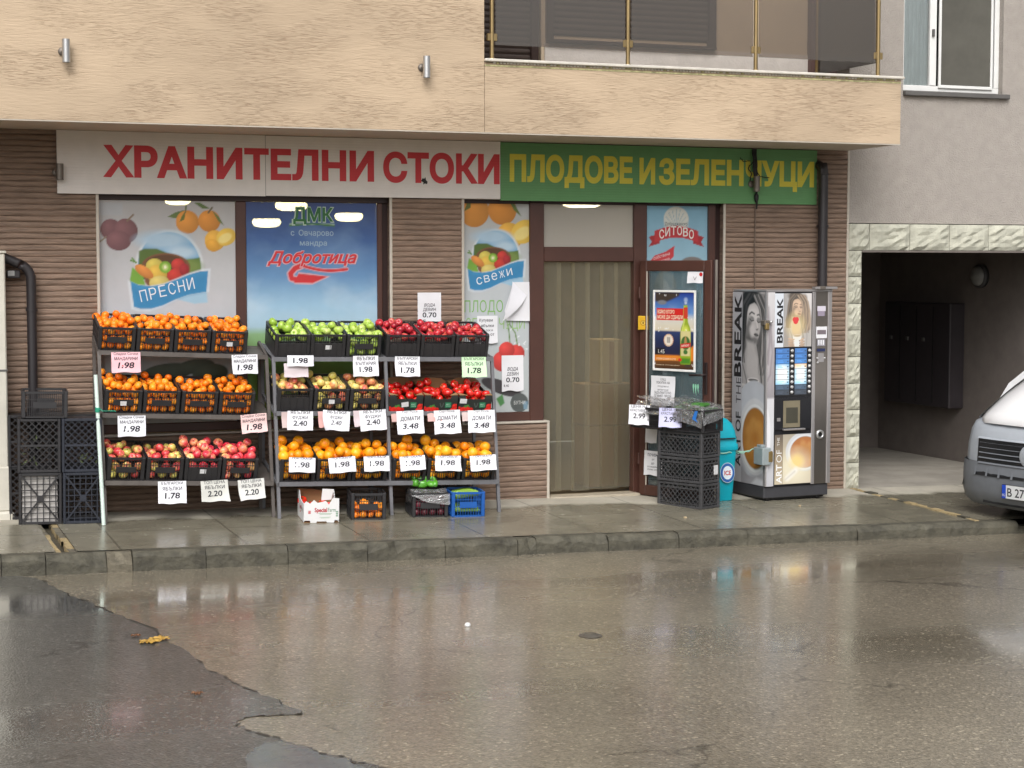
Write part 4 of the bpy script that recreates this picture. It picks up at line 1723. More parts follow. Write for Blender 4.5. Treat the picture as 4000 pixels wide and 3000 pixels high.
# narrow side window
cv = Cv(.61, 1.833, 135, (204, 206, 210))
cv.grad([(0, (188, 195, 196)), (.9, (192, 198, 202)), (1.83, (190, 192, 192))])
fruit_tangerines(cv, .25, 1.735, 1.45)
word = logo(cv, .30, 1.36, .545, 'СВЕЖИ')[0]
red2 = (206, 70, 66)
cv.line([(.43, .62), (.42, .72), (.405, .80)], .012, (110, 140, 84))
cv.line([(.50, .60), (.48, .70), (.41, .80)], .012, (110, 140, 84))
for dx, dy, q in ((.36, .45, .095), (.49, .52, .08), (.40, .55, .075)):
    cv.ell(dx, dy, q, q * .95, red2, shade=.35, soft=.05)
cv.ell(.35, .22, .2, .06, (70, 66, 70), rot=-.35, soft=.1)
cv.poly([(.30, .12), (.36, .16), (.38, .08), (.34, .05)], (84, 140, 84), soft=.01)
cv.ell(.52, .08, .085, .085, (86, 92, 92), soft=.05)
cv.poly([(.555, .09), (.60, .09), (.595, .02), (.56, .02)], (120, 150, 170), soft=.006)
for q in range(14):
    cv.ell(random.uniform(.4, .6), random.uniform(.55, .95), .006, .012, (224, 228, 230), rot=random.uniform(0, 3))
mb = MB()
F = wall(5.086, .073, .752)
mb.grid(F, cv, M_FILM)
ribbon_word(mb, F, M_FILM2, word[0], word[1], 'свежи', word[3], cap=.10, fitw=.42)
G = lin((128, 176, 96))
mb.text(F, 'ПЛОДО', .005, .885, .105, M_FILM2, G, fitw=.36, align='L')
mb.text(F, 'ЗЕЛЕНЧУЦИ', .02, .735, .10, M_FILM2, lin((150, 186, 122)), fitw=.55, align='L')
mb.text(F, '"БУТНИ', .515, .065, .032, M_FILM2, lin((206, 208, 206)), fitw=.12)
o = mb.build('window_poster')
thing(o, 'narrow white window foil with tangerines, cherries and a blue СВЕЖИ ribbon, left of the doorway', 'window poster')

# pane right of the doorway
cv = Cv(.623, 2.49, 110, (140, 178, 196))
cv.grad([(0, (150, 178, 186)), (1.8, (150, 182, 196)), (2.49, (130, 176, 200))])
cv.ell(.305, 2.375, .125, .11, (214, 214, 204), soft=.06)
for i in range(9):
    t = math.pi * (i + .5) / 9
    cv.line([(.305, 2.29), (.305 + .115 * math.cos(t), 2.32 + .14 * math.sin(t))], .006, (150, 178, 190))
cv.poly([(.18, 2.28), (.43, 2.28), (.43, 2.36), (.18, 2.36)], (206, 208, 200), soft=.01, a=.5)
rb = (186, 52, 58)
cv.poly([(.03, 2.12), (.14, 2.15), (.14, 2.24), (.03, 2.21), (.06, 2.165)], (160, 44, 50))
cv.poly([(.59, 2.12), (.48, 2.15), (.48, 2.24), (.59, 2.21), (.56, 2.165)], (160, 44, 50))
top = [(.09 + .44 * i / 12, 2.265 + .045 * math.sin(math.pi * i / 12)) for i in range(13)]
cv.poly(top + [(x, y - .105) for x, y in top[::-1]], rb)
cv.poly([(.05, 1.995), (.09, 2.04), (.2, 2.075), (.29, 2.13), (.28, 2.03), (.2, 1.96), (.08, 1.95)], (192, 58, 64))
cv.ell(.47, 1.98, .11, .05, (120, 112, 108), soft=.2)
cv.ell(.2, 1.75, .11, .16, (206, 200, 186), soft=.1)
mb = MB()
F = wall(6.833, .078, .095)
mb.grid(F, cv, M_FILM2)
mb.text(F, 'Добруджанско', .305, 2.315, .03, M_FILM2, lin((70, 74, 74)), fitw=.225)
for i, ch in enumerate('СИТОВО'):
    f = (i + .5) / 6
    mb.text(F, ch, .13 + .36 * f, 2.185 + .045 * math.sin(math.pi * f), .078, M_FILM2, lin((226, 222, 216)), bold=.018, fitw=.05)
mb.text(F, 'собствена', .165, 2.025, .028, M_FILM2, lin((226, 214, 210)), rot=.28, fitw=.17, shear=.3)
mb.text(F, 'ферма', .185, 1.985, .028, M_FILM2, lin((226, 214, 210)), rot=.28, fitw=.12, shear=.3)
o = mb.build('window_poster')
thing(o, 'light blue window foil with a white shell emblem and a red СИТОВО banner', 'window poster')

# ================================================================== PAPER NOTICES
PCOL = lin((226, 226, 230))


def paper(name, label, cat, F, w, h, lines, col=PCOL, curl=.012, tilt=0.0, seed=0, group=None, t0=.0, ink=INK, corner=0.0, wav=.003):
    """a hanging sheet, origin at the middle of its top edge; lines: (text, height of caps, distance below the top, bold, slant, width)"""
    r = random.Random(seed)
    ph, ph2, am = r.uniform(0, 6), r.uniform(0, 6), r.uniform(.5, 1.0)
    cb = r.choice((-1, 1))

    def dfm(u, v):
        q = -v / h
        x = u / w
        return curl * am * q * q + wav * math.sin(9 * x + ph) * q + wav * .6 * math.sin(7 * q + ph2) + corner * max(0, q + x * cb - .75) ** 2
    mb = MB()
    n = 10
    vs = [((i / n - .5) * w, -j / n * h * (1 + .02 * math.sin(i * .9 + ph)), 0) for j in range(n + 1) for i in range(n + 1)]
    vs = [(u, v, dfm(u, v) + t0) for u, v, _ in vs]
    k = n + 1
    fs = [(j * k + i, (j + 1) * k + i, (j + 1) * k + i + 1, j * k + i + 1) for j in range(n) for i in range(n)]
    M = F @ Matrix.Rotation(tilt, 4, 'Z')
    mb.add(vs, fs, M_PAPER, M, smooth=True, col=col)
    for tx, cap, below, bold, sh, fw in lines:
        mb.text(M, tx, 0, -below, cap, M_PAPER, ink, bold=bold, shear=sh, fitw=fw, deform=dfm, w=t0 + .0012)
    o = mb.build(name)
    thing(o, label, cat, group)
    return o


def small(below, fw, F=None):
    return ('лв/кг', .008, below, 0, .2, fw)


paper('notice', 'white price notice ВОДА ДЕВИН taped to the brown wall above the red apples', 'notice', wall(4.74, -.018, 1.813), .213, .297,
      [('ВОДА', .026, .12, .012, .25, .098), ('ДЕВИН', .026, .158, .012, 0, .115), ('0.70', .042, .212, .018, 0, .125), ('8.40 на СТЕК', .02, .25, .01, 0, .16)], seed=2)
paper('notice', 'white price notice 0.70 taped to the narrow side window over the printed cherries', 'notice', wall(5.537, .062, 1.254), .206, .315,
      [('ВОДА', .03, .135, .014, .25, .1), ('ДЕВИН', .03, .178, .012, .1, .112), ('0.70', .042, .236, .02, 0, .125), ('8.40 на СТЕК', .022, .278, .012, 0, .17)], seed=3)
paper('notice', 'small white notice about apples, half hidden behind the red apple crates', 'notice', wall(5.30, .062, 1.605), .19, .24,
      [('Купувам –', .026, .05, .01, 0, .15), ('ябълки', .026, .098, .01, 0, .12), ('за сок и', .02, .135, .008, 0, .1), ('вино,от', .026, .175, .01, 0, .13)], seed=4)
# curled sheet
mb = MB()
M = wall(5.585, .062, 1.90)
w_, h_ = .235, .345


def bend(u, v):
    return .003 * math.sin(9 * u) + .01 * (-v / h_) ** 2


mb.add([(-.04, 0, 0), (w_ - .125, -.0, 0), (w_ - .122, -h_, bend(0, -h_)), (-.11, -h_ * .98, bend(0, -h_)), (-.125, -.25, .004)], [(0, 4, 3, 2, 1)], M_PAPER, M, col=PCOL)
fl, ff = [], []
n = 12
A_, B_ = Vector((-.05, .005, .004)), Vector((.085, -.12, .004))
tip = Vector((-.165, -.345, .055))
for i in range(n + 1):
    f = i / n
    for j in range(n + 1):
        g = j / n
        base = A_.lerp(B_, f)
        p = base.lerp(tip, g)
        bulge = .045 * math.sin(math.pi * g) * (1 - .4 * f)
        fl.append((p.x + .02 * math.sin(math.pi * g) * f, p.y, p.z + bulge))
for i in range(n):
    for j in range(n):
        a_ = i * (n + 1) + j
        ff.append((a_, a_ + 1, a_ + n + 2, a_ + n + 1))
mb.add(fl, ff, M_PAPER, M, smooth=True, col=lin((232, 232, 238)))
mb.text(M, 'РА', .055, -.185, .03, M_PAPER, INK, bold=.012, shear=.2, fitw=.05)
mb.text(M, 'NEKEN', .05, -.225, .026, M_PAPER, INK, bold=.012, fitw=.105)
mb.text(M, '1.58', .035, -.285, .044, M_PAPER, INK, bold=.02, fitw=.125)
mb.text(M, 'лв/бр', .10, -.285, .010, M_PAPER, lin((120, 120, 124)), fitw=.024)
o = mb.build('notice')
thing(o, 'white price sheet 1.58 peeling off the side window with its corner curled over', 'notice')

# ================================================================== OPEN DOOR LEAF
LA = R(64)
LF = wall(6.735, -.01, 0, -LA)       # u from the hinge to the free edge, v up, w towards the street on its left
DX = Matrix(((1, 0, 0, 0), (0, 0, 1, 0), (0, 1, 0, 0), (0, 0, 0, 1)))   # box helper: x=u, y=v... swapped below


def ubox(mb, u0, u1, v0, v1, w0, w1, m, bev=0.0, col=None, F=None):
    mb.box(u0, u1, v0, v1, w0, w1, m, F if F is not None else LF, bev=bev, col=col)


door = empty('open_door', (6.735, -.01, -.03), 'open brown glazed shop door hung with a beer poster and papers, propped by stacked crates', 'door')
mb = MB()
ubox(mb, .0, .075, -.03, 2.09, -.065, 0, M_BRPVC, .006)
ubox(mb, .72, .80, -.03, 2.09, -.065, 0, M_BRPVC, .006)
ubox(mb, .075, .72, 1.995, 2.09, -.065, 0, M_BRPVC, .006)
ubox(mb, .075, .72, -.03, .065, -.065, 0, M_BRPVC, .006)
ubox(mb, .80, .815, -.03, 2.10, -.070, -.02, M_DKPVC, .003)
mb.build('door_frame', door)
M_SEAL = mat('door_edge', (150, 142, 134), rough=.4, metal=.5)
mb = MB()
ubox(mb, .815, .824, -.02, 2.095, -.062, -.035, M_SEAL, .002)
ubox(mb, .075, .084, .065, 1.995, -.01, -.002, M_TRIM)
ubox(mb, .711, .72, .065, 1.995, -.01, -.002, M_DKPVC)
mb.build('edge_fitting', door)
M_DGLASS = glass_mat('door_glass', (.62, .70, .72), gloss=.02, rough=.02, body=.30, bodycol=(.36, .43, .44))
mb = MB()
ubox(mb, .084, .711, .065, 1.995, -.04, -.034, M_DGLASS)
mb.build('glass', door)
M_HAND = mat('door_handle', (34, 24, 24), rough=.35)
mb = MB()
ubox(mb, .735, .768, .92, 1.20, .0, .012, M_HAND, .006)
mb.tube([(.752, 1.09, .01), (.752, 1.09, .05), (.735, 1.09, .058), (.615, 1.085, .058)], .0105, M_HAND, 10, LF)
mb.build('handle', door)
for z, nm in ((1.80, 'hinge'), (.3, 'hinge')):
    mb = MB()
    mb.tube([(.0, z - .05, -.0), (.0, z + .05, .0)], .013, M_BRPVC, 10, LF)
    mb.build('hinge', door)
# beer poster in its white frame, on the inside of the pane
pw, ph_ = .478, .72
cv = Cv(pw - .04, ph_ - .04, 190, (60, 90, 160))
W_, H_ = pw - .04, ph_ - .04
cv.grad([(0, (62, 44, 30)), (.07, (110, 70, 36)), (.115, (206, 124, 40)), (.13, (40, 40, 62)), (.24, (34, 44, 78)), (.33, (46, 62, 104)), (.345, (210, 200, 176)), (.44, (206, 204, 196)), (.5, (90, 140, 200)), (.68, (28, 52, 140))])
cv.cloud((220, 216, 206), .5, 14, 5, y0=.40, y1=.60)
cv.poly([(0, .68), (.28, .68), (.27, .65), (.2, .62), (.1, .585), (0, .60)], (62, 52, 46), soft=.02)
cv.ell(.08, .59, .05, .02, (120, 124, 132), soft=.5)
cv.poly([(0, .10), (.12, .115), (.25, .12), (.32, .10), (.38, .14), (.41, .2), (.438, .22), (.438, .08), (0, .07)], (216, 130, 44), soft=.01)
cv.poly([(.02, .432), (.33, .432), (.33, .538), (.02, .538)], (206, 38, 36), soft=.003)
# bottle
bx = .345
body = [(bx - .058, .06), (bx - .058, .32), (bx - .05, .37), (bx - .028, .42), (bx - .024, .57), (bx + .02, .57), (bx + .026, .42), (bx + .05, .37), (bx + .058, .32), (bx + .058, .06), (bx + .05, .045), (bx - .05, .045)]
cv.poly(body, (146, 168, 44), soft=.006)
cv.poly([(bx - .052, .05), (bx + .052, .05), (bx + .052, .1), (bx - .052, .1)], (74, 130, 40), soft=.02)
cv.line([(bx - .04, .33), (bx - .018, .42), (bx - .015, .55)], .012, (206, 218, 120), soft=.012)
cv.ell(bx, .345, .03, .04, (206, 214, 90), soft=.9)
cv.poly([(bx - .05, .12), (bx + .05, .12), (bx + .054, .34), (bx - .054, .34)], (206, 196, 140), soft=.006)
cv.ell(bx, .235, .05, .06, (64, 104, 52), soft=.1)
cv.poly([(bx - .018, .2), (bx - .012, .27), (bx, .30), (bx + .012, .27), (bx + .018, .2)], (170, 132, 80), soft=.004)
cv.poly([(bx - .056, .185), (bx + .056, .2), (bx + .056, .24), (bx - .056, .225)], (196, 36, 36), soft=.003)
cv.ell(bx, .155, .024, .02, (64, 112, 52), soft=.1)
cv.poly([(bx - .024, .45), (bx + .024, .45), (bx + .022, .55), (bx - .022, .55)], (196, 60, 40), soft=.004)
cv.ell(bx, .59, .014, .012, (180, 190, 210), soft=.6)
cv.ell(bx, .615, .02, .02, (150, 170, 206), soft=.9)
cv.ell(.155, .255, .055, .055, (190, 96, 60), soft=.08)
cv.ell(.155, .255, .046, .046, (222, 214, 200), soft=.06)
for q in range(18):
    t = q * math.pi / 9
    cv.ell(.155 + .05 * math.cos(t), .255 + .05 * math.sin(t), .006, .006, (216, 200, 170))
for q in (-.012, 0, .012):
    cv.line([(.155 + q, .235), (.155 + q, .28)], .007, (96, 92, 92))
cv.poly([(.01, .125), (.115, .125), (.115, .185), (.01, .185)], (30, 28, 34), soft=.004)
cv.ell(.285, .085, .02, .014, (206, 52, 36), soft=.1)
r_ = random.Random(5)
for q in range(26):
    cv.ell(r_.uniform(.0, W_), r_.choice((.04, .345, .36, .66, .5, .45)) + r_.uniform(-.01, .01), .004, .008, (226, 228, 230), rot=r_.uniform(-.4, .4))
mb = MB()
FP = LF @ Matrix.Translation((.156, 1.107, -.005))
for u0, u1, v0, v1 in ((0, .02, 0, ph_), (pw - .02, pw, 0, ph_), (.02, pw - .02, 0, .02), (.02, pw - .02, ph_ - .02, ph_)):
    mb.box(u0, u1, v0, v1, -.002, .012, M_WPVC, FP, bev=.003)
F2 = FP @ Matrix.Translation((.02, .02, .003))
mb.grid(F2, cv, M_VINYL)
cr_ = lin((232, 214, 186))
mb.text(F2, 'ВСЯКО ВТОРО', .03, .492, .032, M_VINYL, cr_, bold=.022, fitw=.19, align='L')
mb.text(F2, 'МОЖЕ ДА СПЕЧЕЛИ', .03, .446, .032, M_VINYL, cr_, bold=.022, fitw=.285, align='L')
mb.text(F2, '1.45', .04, .137, .036, M_VINYL, lin((222, 220, 214)), bold=.0, fitw=.07, align='L')
mb.text(F2, 'ОТВОРИ СЕ МОРЕТО Е ТУК', .02, .08, .016, M_VINYL, cr_, bold=.02, fitw=.22, align='L')
mb.text(F2, 'БУРГАСКО', bx, .203, .018, M_VINYL, lin((236, 226, 214)), bold=.02, fitw=.085, rot=.13)
mb.text(F2, 'пийте отговорно', .02, .03, .009, M_VINYL, cr_, fitw=.26, align='L')
mb.box(.34, .40, .02, .045, .0004, .0012, M_VINYL, F2, col=lin((70, 60, 50)))
o = mb.build('beer_poster')
thing(o, 'framed beer poster with a green bottle on the open door', 'poster')
paper('notice', 'crumpled white notice СЛЕД ПОКУПКА НА taped to the door below the beer poster', 'notice', LF @ Matrix.Translation((.275, 1.06, .003)), .275, .33,
      [('СЛЕД', .018, .04, .006, 0, .06), ('ПОКУПКА НА', .021, .07, .01, 0, .15), ('плодове и', .018, .10, 0, 0, .12), ('зеленчуци', .018, .13, 0, 0, .12), ('ЗАДЪЛЖИТЕЛНО', .022, .16, .01, 0, .19), ('СЕ МИЯТ ПРЕДИ', .022, .19, .01, 0, .19), ('КОНСУМАЦИЯ', .022, .22, .01, 0, .17)], seed=11, wav=.006)
paper('notice', 'blank white sheet on the lower part of the door beside the crate stack', 'notice', LF @ Matrix.Translation((.145, .576, .003)), .135, .125, [('', 0, 0, 0, 0, 0)][:0], seed=12)
paper('notice', 'white opening hours notice low on the door beside the crate stack', 'notice', LF @ Matrix.Translation((.17, .38, .003)), .21, .22,
      [('ПОЧИВКА', .026, .05, .012, 0, .13), ('от', .018, .085, .006, 0, .03), ('13:00 до 14:00', .02, .12, .012, 0, .17), ('отговаряме', .016, .15, .006, 0, .13), ('отново след', .016, .175, .006, 0, .13)], seed=13)
paper('notice', 'small white notice with a red dot in the top corner of the door glass', 'notice', LF @ Matrix.Translation((.628, 1.99, .003)), .17, .098, [('V', .035, .075, .0, 0, .04)], seed=14, ink=lin((120, 110, 116)))
mb = MB()
mb.add([(.693 + .018 * math.cos(t), 1.968 + .018 * math.sin(t), .009) for t in np.linspace(0, 2 * math.pi, 17)[:-1]], [tuple(range(16))], M_PAPER, LF, col=lin((190, 40, 44)))
mb.build('red_dot', bpy.data.objects[o.name] if False else [q for q in bpy.data.objects if q.name.startswith('notice')][-1])
mb = MB()
for i, (dx, l) in enumerate(((0, .09), (.025, .105), (.05, .085))):
    mb.poly([(.59 + dx - .006, 1.0), (.59 + dx + .008, 1.004), (.59 + dx + .012, 1.0 - .02), (.59 + dx + .006, 1.0 - l * .5), (.59 + dx + .009, 1.0 - l), (.59 + dx - .001, 1.0 - l * .6), (.59 + dx - .008, 1.0 - .02)], M_PAPER, LF, w=-.028, col=lin((150, 214, 182)))
o = mb.build('claw_sticker')
thing(o, 'pale green claw mark sticker on the door glass by the handle', 'sticker')
mb = MB()
YF = wall(6.75, -.052, 1.53, -.35)
mb.box(-.045, .045, -.062, .062, 0, .012, M_PAPER, YF, bev=.003, col=lin((216, 176, 52)))
mb.box(-.04, .04, -.057, .057, .012, .0125, M_PAPER, YF, col=lin((206, 160, 40)))
mb.add([(.024 * math.cos(t), .024 * math.sin(t), .0135) for t in np.linspace(0, 2 * math.pi, 17)[:-1]], [tuple(range(16))], M_PAPER, YF, col=lin((150, 104, 30)))
mb.add([(.019 * math.cos(t), .019 * math.sin(t), .014) for t in np.linspace(0, 2 * math.pi, 17)[:-1]], [tuple(range(16))], M_PAPER, YF, col=lin((216, 182, 80)))
mb.box(-.006, .006, -.01, .012, .0138, .0146, M_PAPER, YF, col=lin((110, 76, 24)))
o = mb.build('yellow_sticker')
thing(o, 'small yellow plate on the brown post between doorway and open door', 'plate')

# ================================================================== BEHIND THE DOORWAY: STRIP CURTAIN, CARTONS, LAMPS
M_STRIP = glass_mat('pvc_strip', (.84, .79, .64), gloss=.03, rough=.2, wobble=.4, body=.16, bodycol=(.82, .79, .62))
cu = empty('strip_curtain', (6.27, .12, 0), 'yellowish see-through plastic strip curtain hanging in the shop doorway', 'strip curtain')
ns = 6
for i in range(ns):
    mb = MB()
    xa = 5.836 + i * .14
    xb = xa + .178
    y = .105 + (.012 if i % 2 else 0)
    vs, fs = [], []
    nz, nx = 14, 4
    ph = random.uniform(0, 6)
    zb = .01 + random.uniform(0, .02)
    for j in range(nz + 1):
        z = zb + (2.075 - zb) * j / nz
        for k in range(nx + 1):
            x = xa + (xb - xa) * k / nx + .012 * math.sin(z * 1.3 + ph) * (1 - j / nz)
            x = min(max(x, 5.832), 6.704)
            vs.append((x, y + .004 * math.sin(math.pi * k / nx) + .005 * math.sin(z * 2.3 + ph), z))
    for j in range(nz):
        for k in range(nx):
            a_ = j * (nx + 1) + k
            fs.append((a_, a_ + 1, a_ + nx + 2, a_ + nx + 1))
    mb.add(vs, fs, M_STRIP, smooth=True)
    mb.build('strip', cu)
M_CART = mat('cardboard', (140, 112, 78), rough=.85, var=.1, vscale=3)
M_CARTP = mat('cardboard_pale', (176, 156, 124), rough=.8, var=.08)
M_CARTD = mat('cardboard_tape', (140, 104, 66), rough=.5)
cart = [(6.44, 6.90, .45, .80, -.01, .56, M_CART, 'brown carton at the foot of the pile inside the doorway'), (6.42, 6.90, .45, .80, .565, .95, M_CART, 'brown carton in the middle of the pile inside the doorway'),
        (6.58, 6.80, .5, .78, .955, 1.36, M_CARTP, 'pale upright carton on top of the pile inside the doorway')]
for x0, x1, y0, y1, z0, z1, m_, lb in cart:
    mb = MB()
    mb.box(x0, x1, y0, y1, z0, z1, m_, bev=.006)
    mb.box((x0 + x1) / 2 - .025, (x0 + x1) / 2 + .025, y0 - .001, y0 + .01, z0 + .02, z1 - .02, M_CARTD)
    thing(mb.build('carton'), lb, 'carton', 'cartons piled inside the doorway')
M_SHELF = mat('shop_goods', (90, 84, 80), rough=.6, var=.6, vscale=9)
sh = MB()
for z in (.3, .75, 1.2, 1.65):
    sh.box(5.2, 6.5, 2.6, 3.0, z, z + .03, M_DSTEEL)
    for i in range(12):
        x = 5.22 + i * .106
        h = random.uniform(.18, .36)
        sh.box(x, x + .095, 2.65, 2.95, z + .03, z + .03 + h, M_SHELF if i % 3 else M_DARK, bev=.01)
for x in (5.2, 6.48):
    sh.box(x, x + .03, 2.6, 3.0, -.01, 2.0, M_DSTEEL)
thing(sh.build('goods_shelf'), 'dim shelf of goods deep inside the shop behind the curtain', 'shelf')
M_LUM = emit_mat('lamp_diffuser', (255, 236, 170), 24)
M_LUM2 = emit_mat('lamp_diffuser_bright', (255, 240, 206), 45)
for x, y, z, w_, lb in ((3.67, 1.5, 2.44, .26, 'lit yellowish ceiling lamp showing through the blue window foil, left one'), (3.95, 1.7, 2.60, .30, 'lit yellowish ceiling lamp at the top of the blue window foil, behind the ДМК letters'),
                        (4.45, 1.5, 2.50, .26, 'lit yellowish ceiling lamp showing through the blue window foil, right one'), (2.86, 1.5, 2.635, .24, 'lit ceiling lamp at the top edge of the whitish window foil'), (6.85, 1.6, 2.66, .40, 'lit ceiling lamp glowing behind the transom above the doorway')):
    e = empty('ceiling_lamp', (x, y, z), lb, 'ceiling lamp', 'lit lamps inside the shop')
    mb = MB()
    ml_ = M_LUM if x < 6 else M_LUM2
    mb.lathe([(.0, -.048), (w_ * .30, -.044), (w_ * .44, -.03), (w_ * .5, -.008), (w_ * .5, .012), (w_ * .46, .03)], ml_, 24, Matrix.Translation((x, y, z)))
    mb.build('diffuser', e)
    mb = MB()
    mb.lathe([(w_ * .47, .031), (w_ * .3, .04), (.02, .045), (.02, 2.85 - z)], M_DSTEEL, 16, Matrix.Translation((x, y, z)))
    mb.build('rod', e)


# ================================================================== RACKS, CRATES, FRUIT
M_CRATE = mat('black_crate_plastic', (42, 41, 43), rough=.38, var=.2, vscale=12)
M_NAVY = mat('navy_crate_plastic', (36, 40, 50), rough=.4, var=.2, vscale=12)
M_BLUE = mat('blue_crate_plastic', (24, 84, 160), rough=.4, var=.12)
M_RACK = mat('grey_rack_paint', (112, 112, 116), rough=.45, metal=.2, var=.15, vscale=10)
M_RACK2 = mat('brown_rack_paint', (96, 90, 86), rough=.5, metal=.2, var=.2, vscale=10)
M_STICK = mat('white_sticker', (206, 206, 208), rough=.6, var=.12, vscale=30)


def slat_crate(W, D, H, m, solid=0.0, step=.018, bw=.0045):
    """open crate, origin at the middle of the front bottom edge, y to the back"""
    mb = MB()
    t = .006
    x0, x1 = -W / 2, W / 2
    mb.box(x0 + .004, x1 - .004, .004, D - .004, .0, .006, m)
    # corner posts
    for sx in (0, 1):
        for sy in (0, 1):
            a_, b_ = (x0, x0 + .03) if sx == 0 else (x1 - .03, x1)
            c_, d_ = (0, .03) if sy == 0 else (D - .03, D)
            mb.box(a_, b_, c_, d_, 0.0, H, m, bev=.004)
    hs = [(0, .012), (H * .40, H * .40 + .005), (H * .68, H * .68 + .005), (H - .018, H)]
    for z0, z1 in hs:
        o_ = .003 if z1 == H else 0
        mb.box(x0 + .03, x1 - .03, -o_, t + o_, z0, z1, m)
        mb.box(x0 + .03, x1 - .03, D - t, D + o_, z0, z1, m)
        mb.box(x0 - o_, x0 + t + o_, .03, D - .03, z0, z1, m)
        mb.box(x1 - t, x1 + o_, .03, D - .03, z0, z1, m)
    n = int((W - .06) / step)
    for i in range(1, n):
        x = x0 + .03 + (W - .06) * i / n
        mb.box(x - bw / 2, x + bw / 2, .001, t - .001, .013, H - .02, m)
        mb.box(x - bw / 2, x + bw / 2, D - t + .001, D - .001, .013, H - .02, m)
    n = int((D - .06) / step)
    for i in range(1, n):
        y = .03 + (D - .06) * i / n
        mb.box(x0 + .001, x0 + t - .001, y - bw / 2, y + bw / 2, .013, H - .02, m)
        mb.box(x1 - t + .001, x1 - .001, y - bw / 2, y + bw / 2, .013, H - .02, m)
    pw_ = (W * .26) if not solid else (W / 2 - .03)
    pz0, pz1 = (H * .36, H * .60) if not solid else (.012, H * solid)
    mb.box(-pw_, pw_, -.002, t + .0005, pz0, pz1, m, bev=.001)
    mb.box(-W * .25, W * .25, D - t - .0005, D + .002, H * .36, H * .6, m)
    if solid:
        mb.box(x0 - .002, x0 + t + .0005, .03, D - .03, .012, H * solid, m)
        for q in (-.9, -.4, .1, .6):
            mb.box(pw_ * q, pw_ * q + .006, -.006, -.002, pz0, pz1, m)
    return mb


def mesh_only(mb, name):
    o = mb.build(name)
    me = o.data
    bpy.data.objects.remove(o)
    return me


CR_OPEN = mesh_only(slat_crate(.290, .40, .195, M_CRATE), 'fruit_crate')
CR_SOLID = mesh_only(slat_crate(.290, .40, .195, M_CRATE, solid=.62), 'fruit_crate')
mbs = MB()
mbs.box(-.024, .024, -.005, -.0025, .070, .105, M_STICK)
STICK = mesh_only(mbs, 'label')


def put(name, me, Mw, label=None, cat=None, group=None, parent=None):
    o = bpy.data.objects.new(name, me)
    COL.objects.link(o)
    if parent is not None:
        o.parent = parent
        o.matrix_local = Mw
    else:
        o.matrix_world = Mw
    if label:
        thing(o, label, cat, group)
    return o


# ---- fruit meshes
def fruit_mat(name, stops, rough, bump=.0, bscale=90, scale=2.2, coat=.0, sss=0.0, speck=None, axis=0.0, rnd=.5):
    m = bpy.data.materials.new(name)
    m.use_nodes = True
    t = m.node_tree
    N, L = t.nodes.new, t.links.new
    p = t.nodes['Principled BSDF']
    co = N('ShaderNodeTexCoord')
    oi = N('ShaderNodeObjectInfo')
    ad = N('ShaderNodeVectorMath')
    ad.operation = 'ADD'
    sc_ = N('ShaderNodeVectorMath')
    sc_.operation = 'SCALE'
    L(co.outputs['Generated'], ad.inputs[0])
    cb = N('ShaderNodeCombineXYZ')
    ml = N('ShaderNodeMath')
    ml.operation = 'MULTIPLY'
    ml.inputs[1].default_value = 40
    L(oi.outputs['Random'], ml.inputs[0])
    L(ml.outputs[0], cb.inputs[0])
    L(cb.outputs[0], ad.inputs[1])
    n = N('ShaderNodeTexNoise')
    n.inputs['Scale'].default_value = scale
    n.inputs['Detail'].default_value = 3
    L(ad.outputs[0], n.inputs['Vector'])
    f = N('ShaderNodeMath')
    f.operation = 'MULTIPLY_ADD'
    f.inputs[1].default_value = rnd
    L(oi.outputs['Random'], f.inputs[0])
    g = N('ShaderNodeMath')
    g.operation = 'SUBTRACT'
    g.inputs[1].default_value = rnd / 2
    L(n.outputs['Fac'], f.inputs[2])
    L(f.outputs[0], g.inputs[0])
    r = N('ShaderNodeValToRGB')
    els = r.color_ramp.elements
    els[0].position, els[0].color = stops[0][0], (*lin(stops[0][1]), 1)
    els[1].position, els[1].color = stops[-1][0], (*lin(stops[-1][1]), 1)
    for pos, c in stops[1:-1]:
        e_ = els.new(pos)
        e_.color = (*lin(c), 1)
    L(g.outputs[0], r.inputs[0])
    L(r.outputs[0], p.inputs['Base Color'])
    p.inputs['Roughness'].default_value = rough
    p.inputs['Coat Weight'].default_value = coat
    p.inputs['Coat Roughness'].default_value = .12
    if bump:
        v = N('ShaderNodeTexNoise')
        v.inputs['Scale'].default_value = bscale
        L(co.outputs['Object'], v.inputs['Vector'])
        b = N('ShaderNodeBump')
        b.inputs['Strength'].default_value = bump
        b.inputs['Distance'].default_value = .002
        L(v.outputs['Fac'], b.inputs['Height'])
        L(b.outputs[0], p.inputs['Normal'])
    return m


F_MAND = fruit_mat('mandarin_peel', [(.22, (246, 118, 20)), (.5, (255, 142, 28)), (.78, (255, 168, 44))], .38, .5, 220)
F_ORNG = fruit_mat('orange_peel', [(.22, (248, 136, 14)), (.5, (255, 160, 20)), (.78, (255, 188, 40))], .36, .45, 200)
F_GREEN = fruit_mat('green_apple_skin', [(.2, (150, 186, 62)), (.55, (178, 206, 88)), (.85, (204, 220, 128))], .28, coat=.3)
F_RED = fruit_mat('red_apple_skin', [(.2, (140, 22, 38)), (.45, (188, 38, 54)), (.68, (206, 64, 66)), (.86, (222, 140, 84))], .28, coat=.3)
F_BI = fruit_mat('striped_apple_skin', [(.24, (206, 52, 64)), (.42, (224, 92, 86)), (.54, (234, 160, 104)), (.66, (222, 210, 110))], .28, coat=.3, scale=1.6)
F_PINK = fruit_mat('pink_apple_skin', [(.22, (214, 40, 64)), (.45, (232, 76, 88)), (.6, (240, 134, 106)), (.78, (236, 196, 122))], .28, coat=.3, scale=1.5)
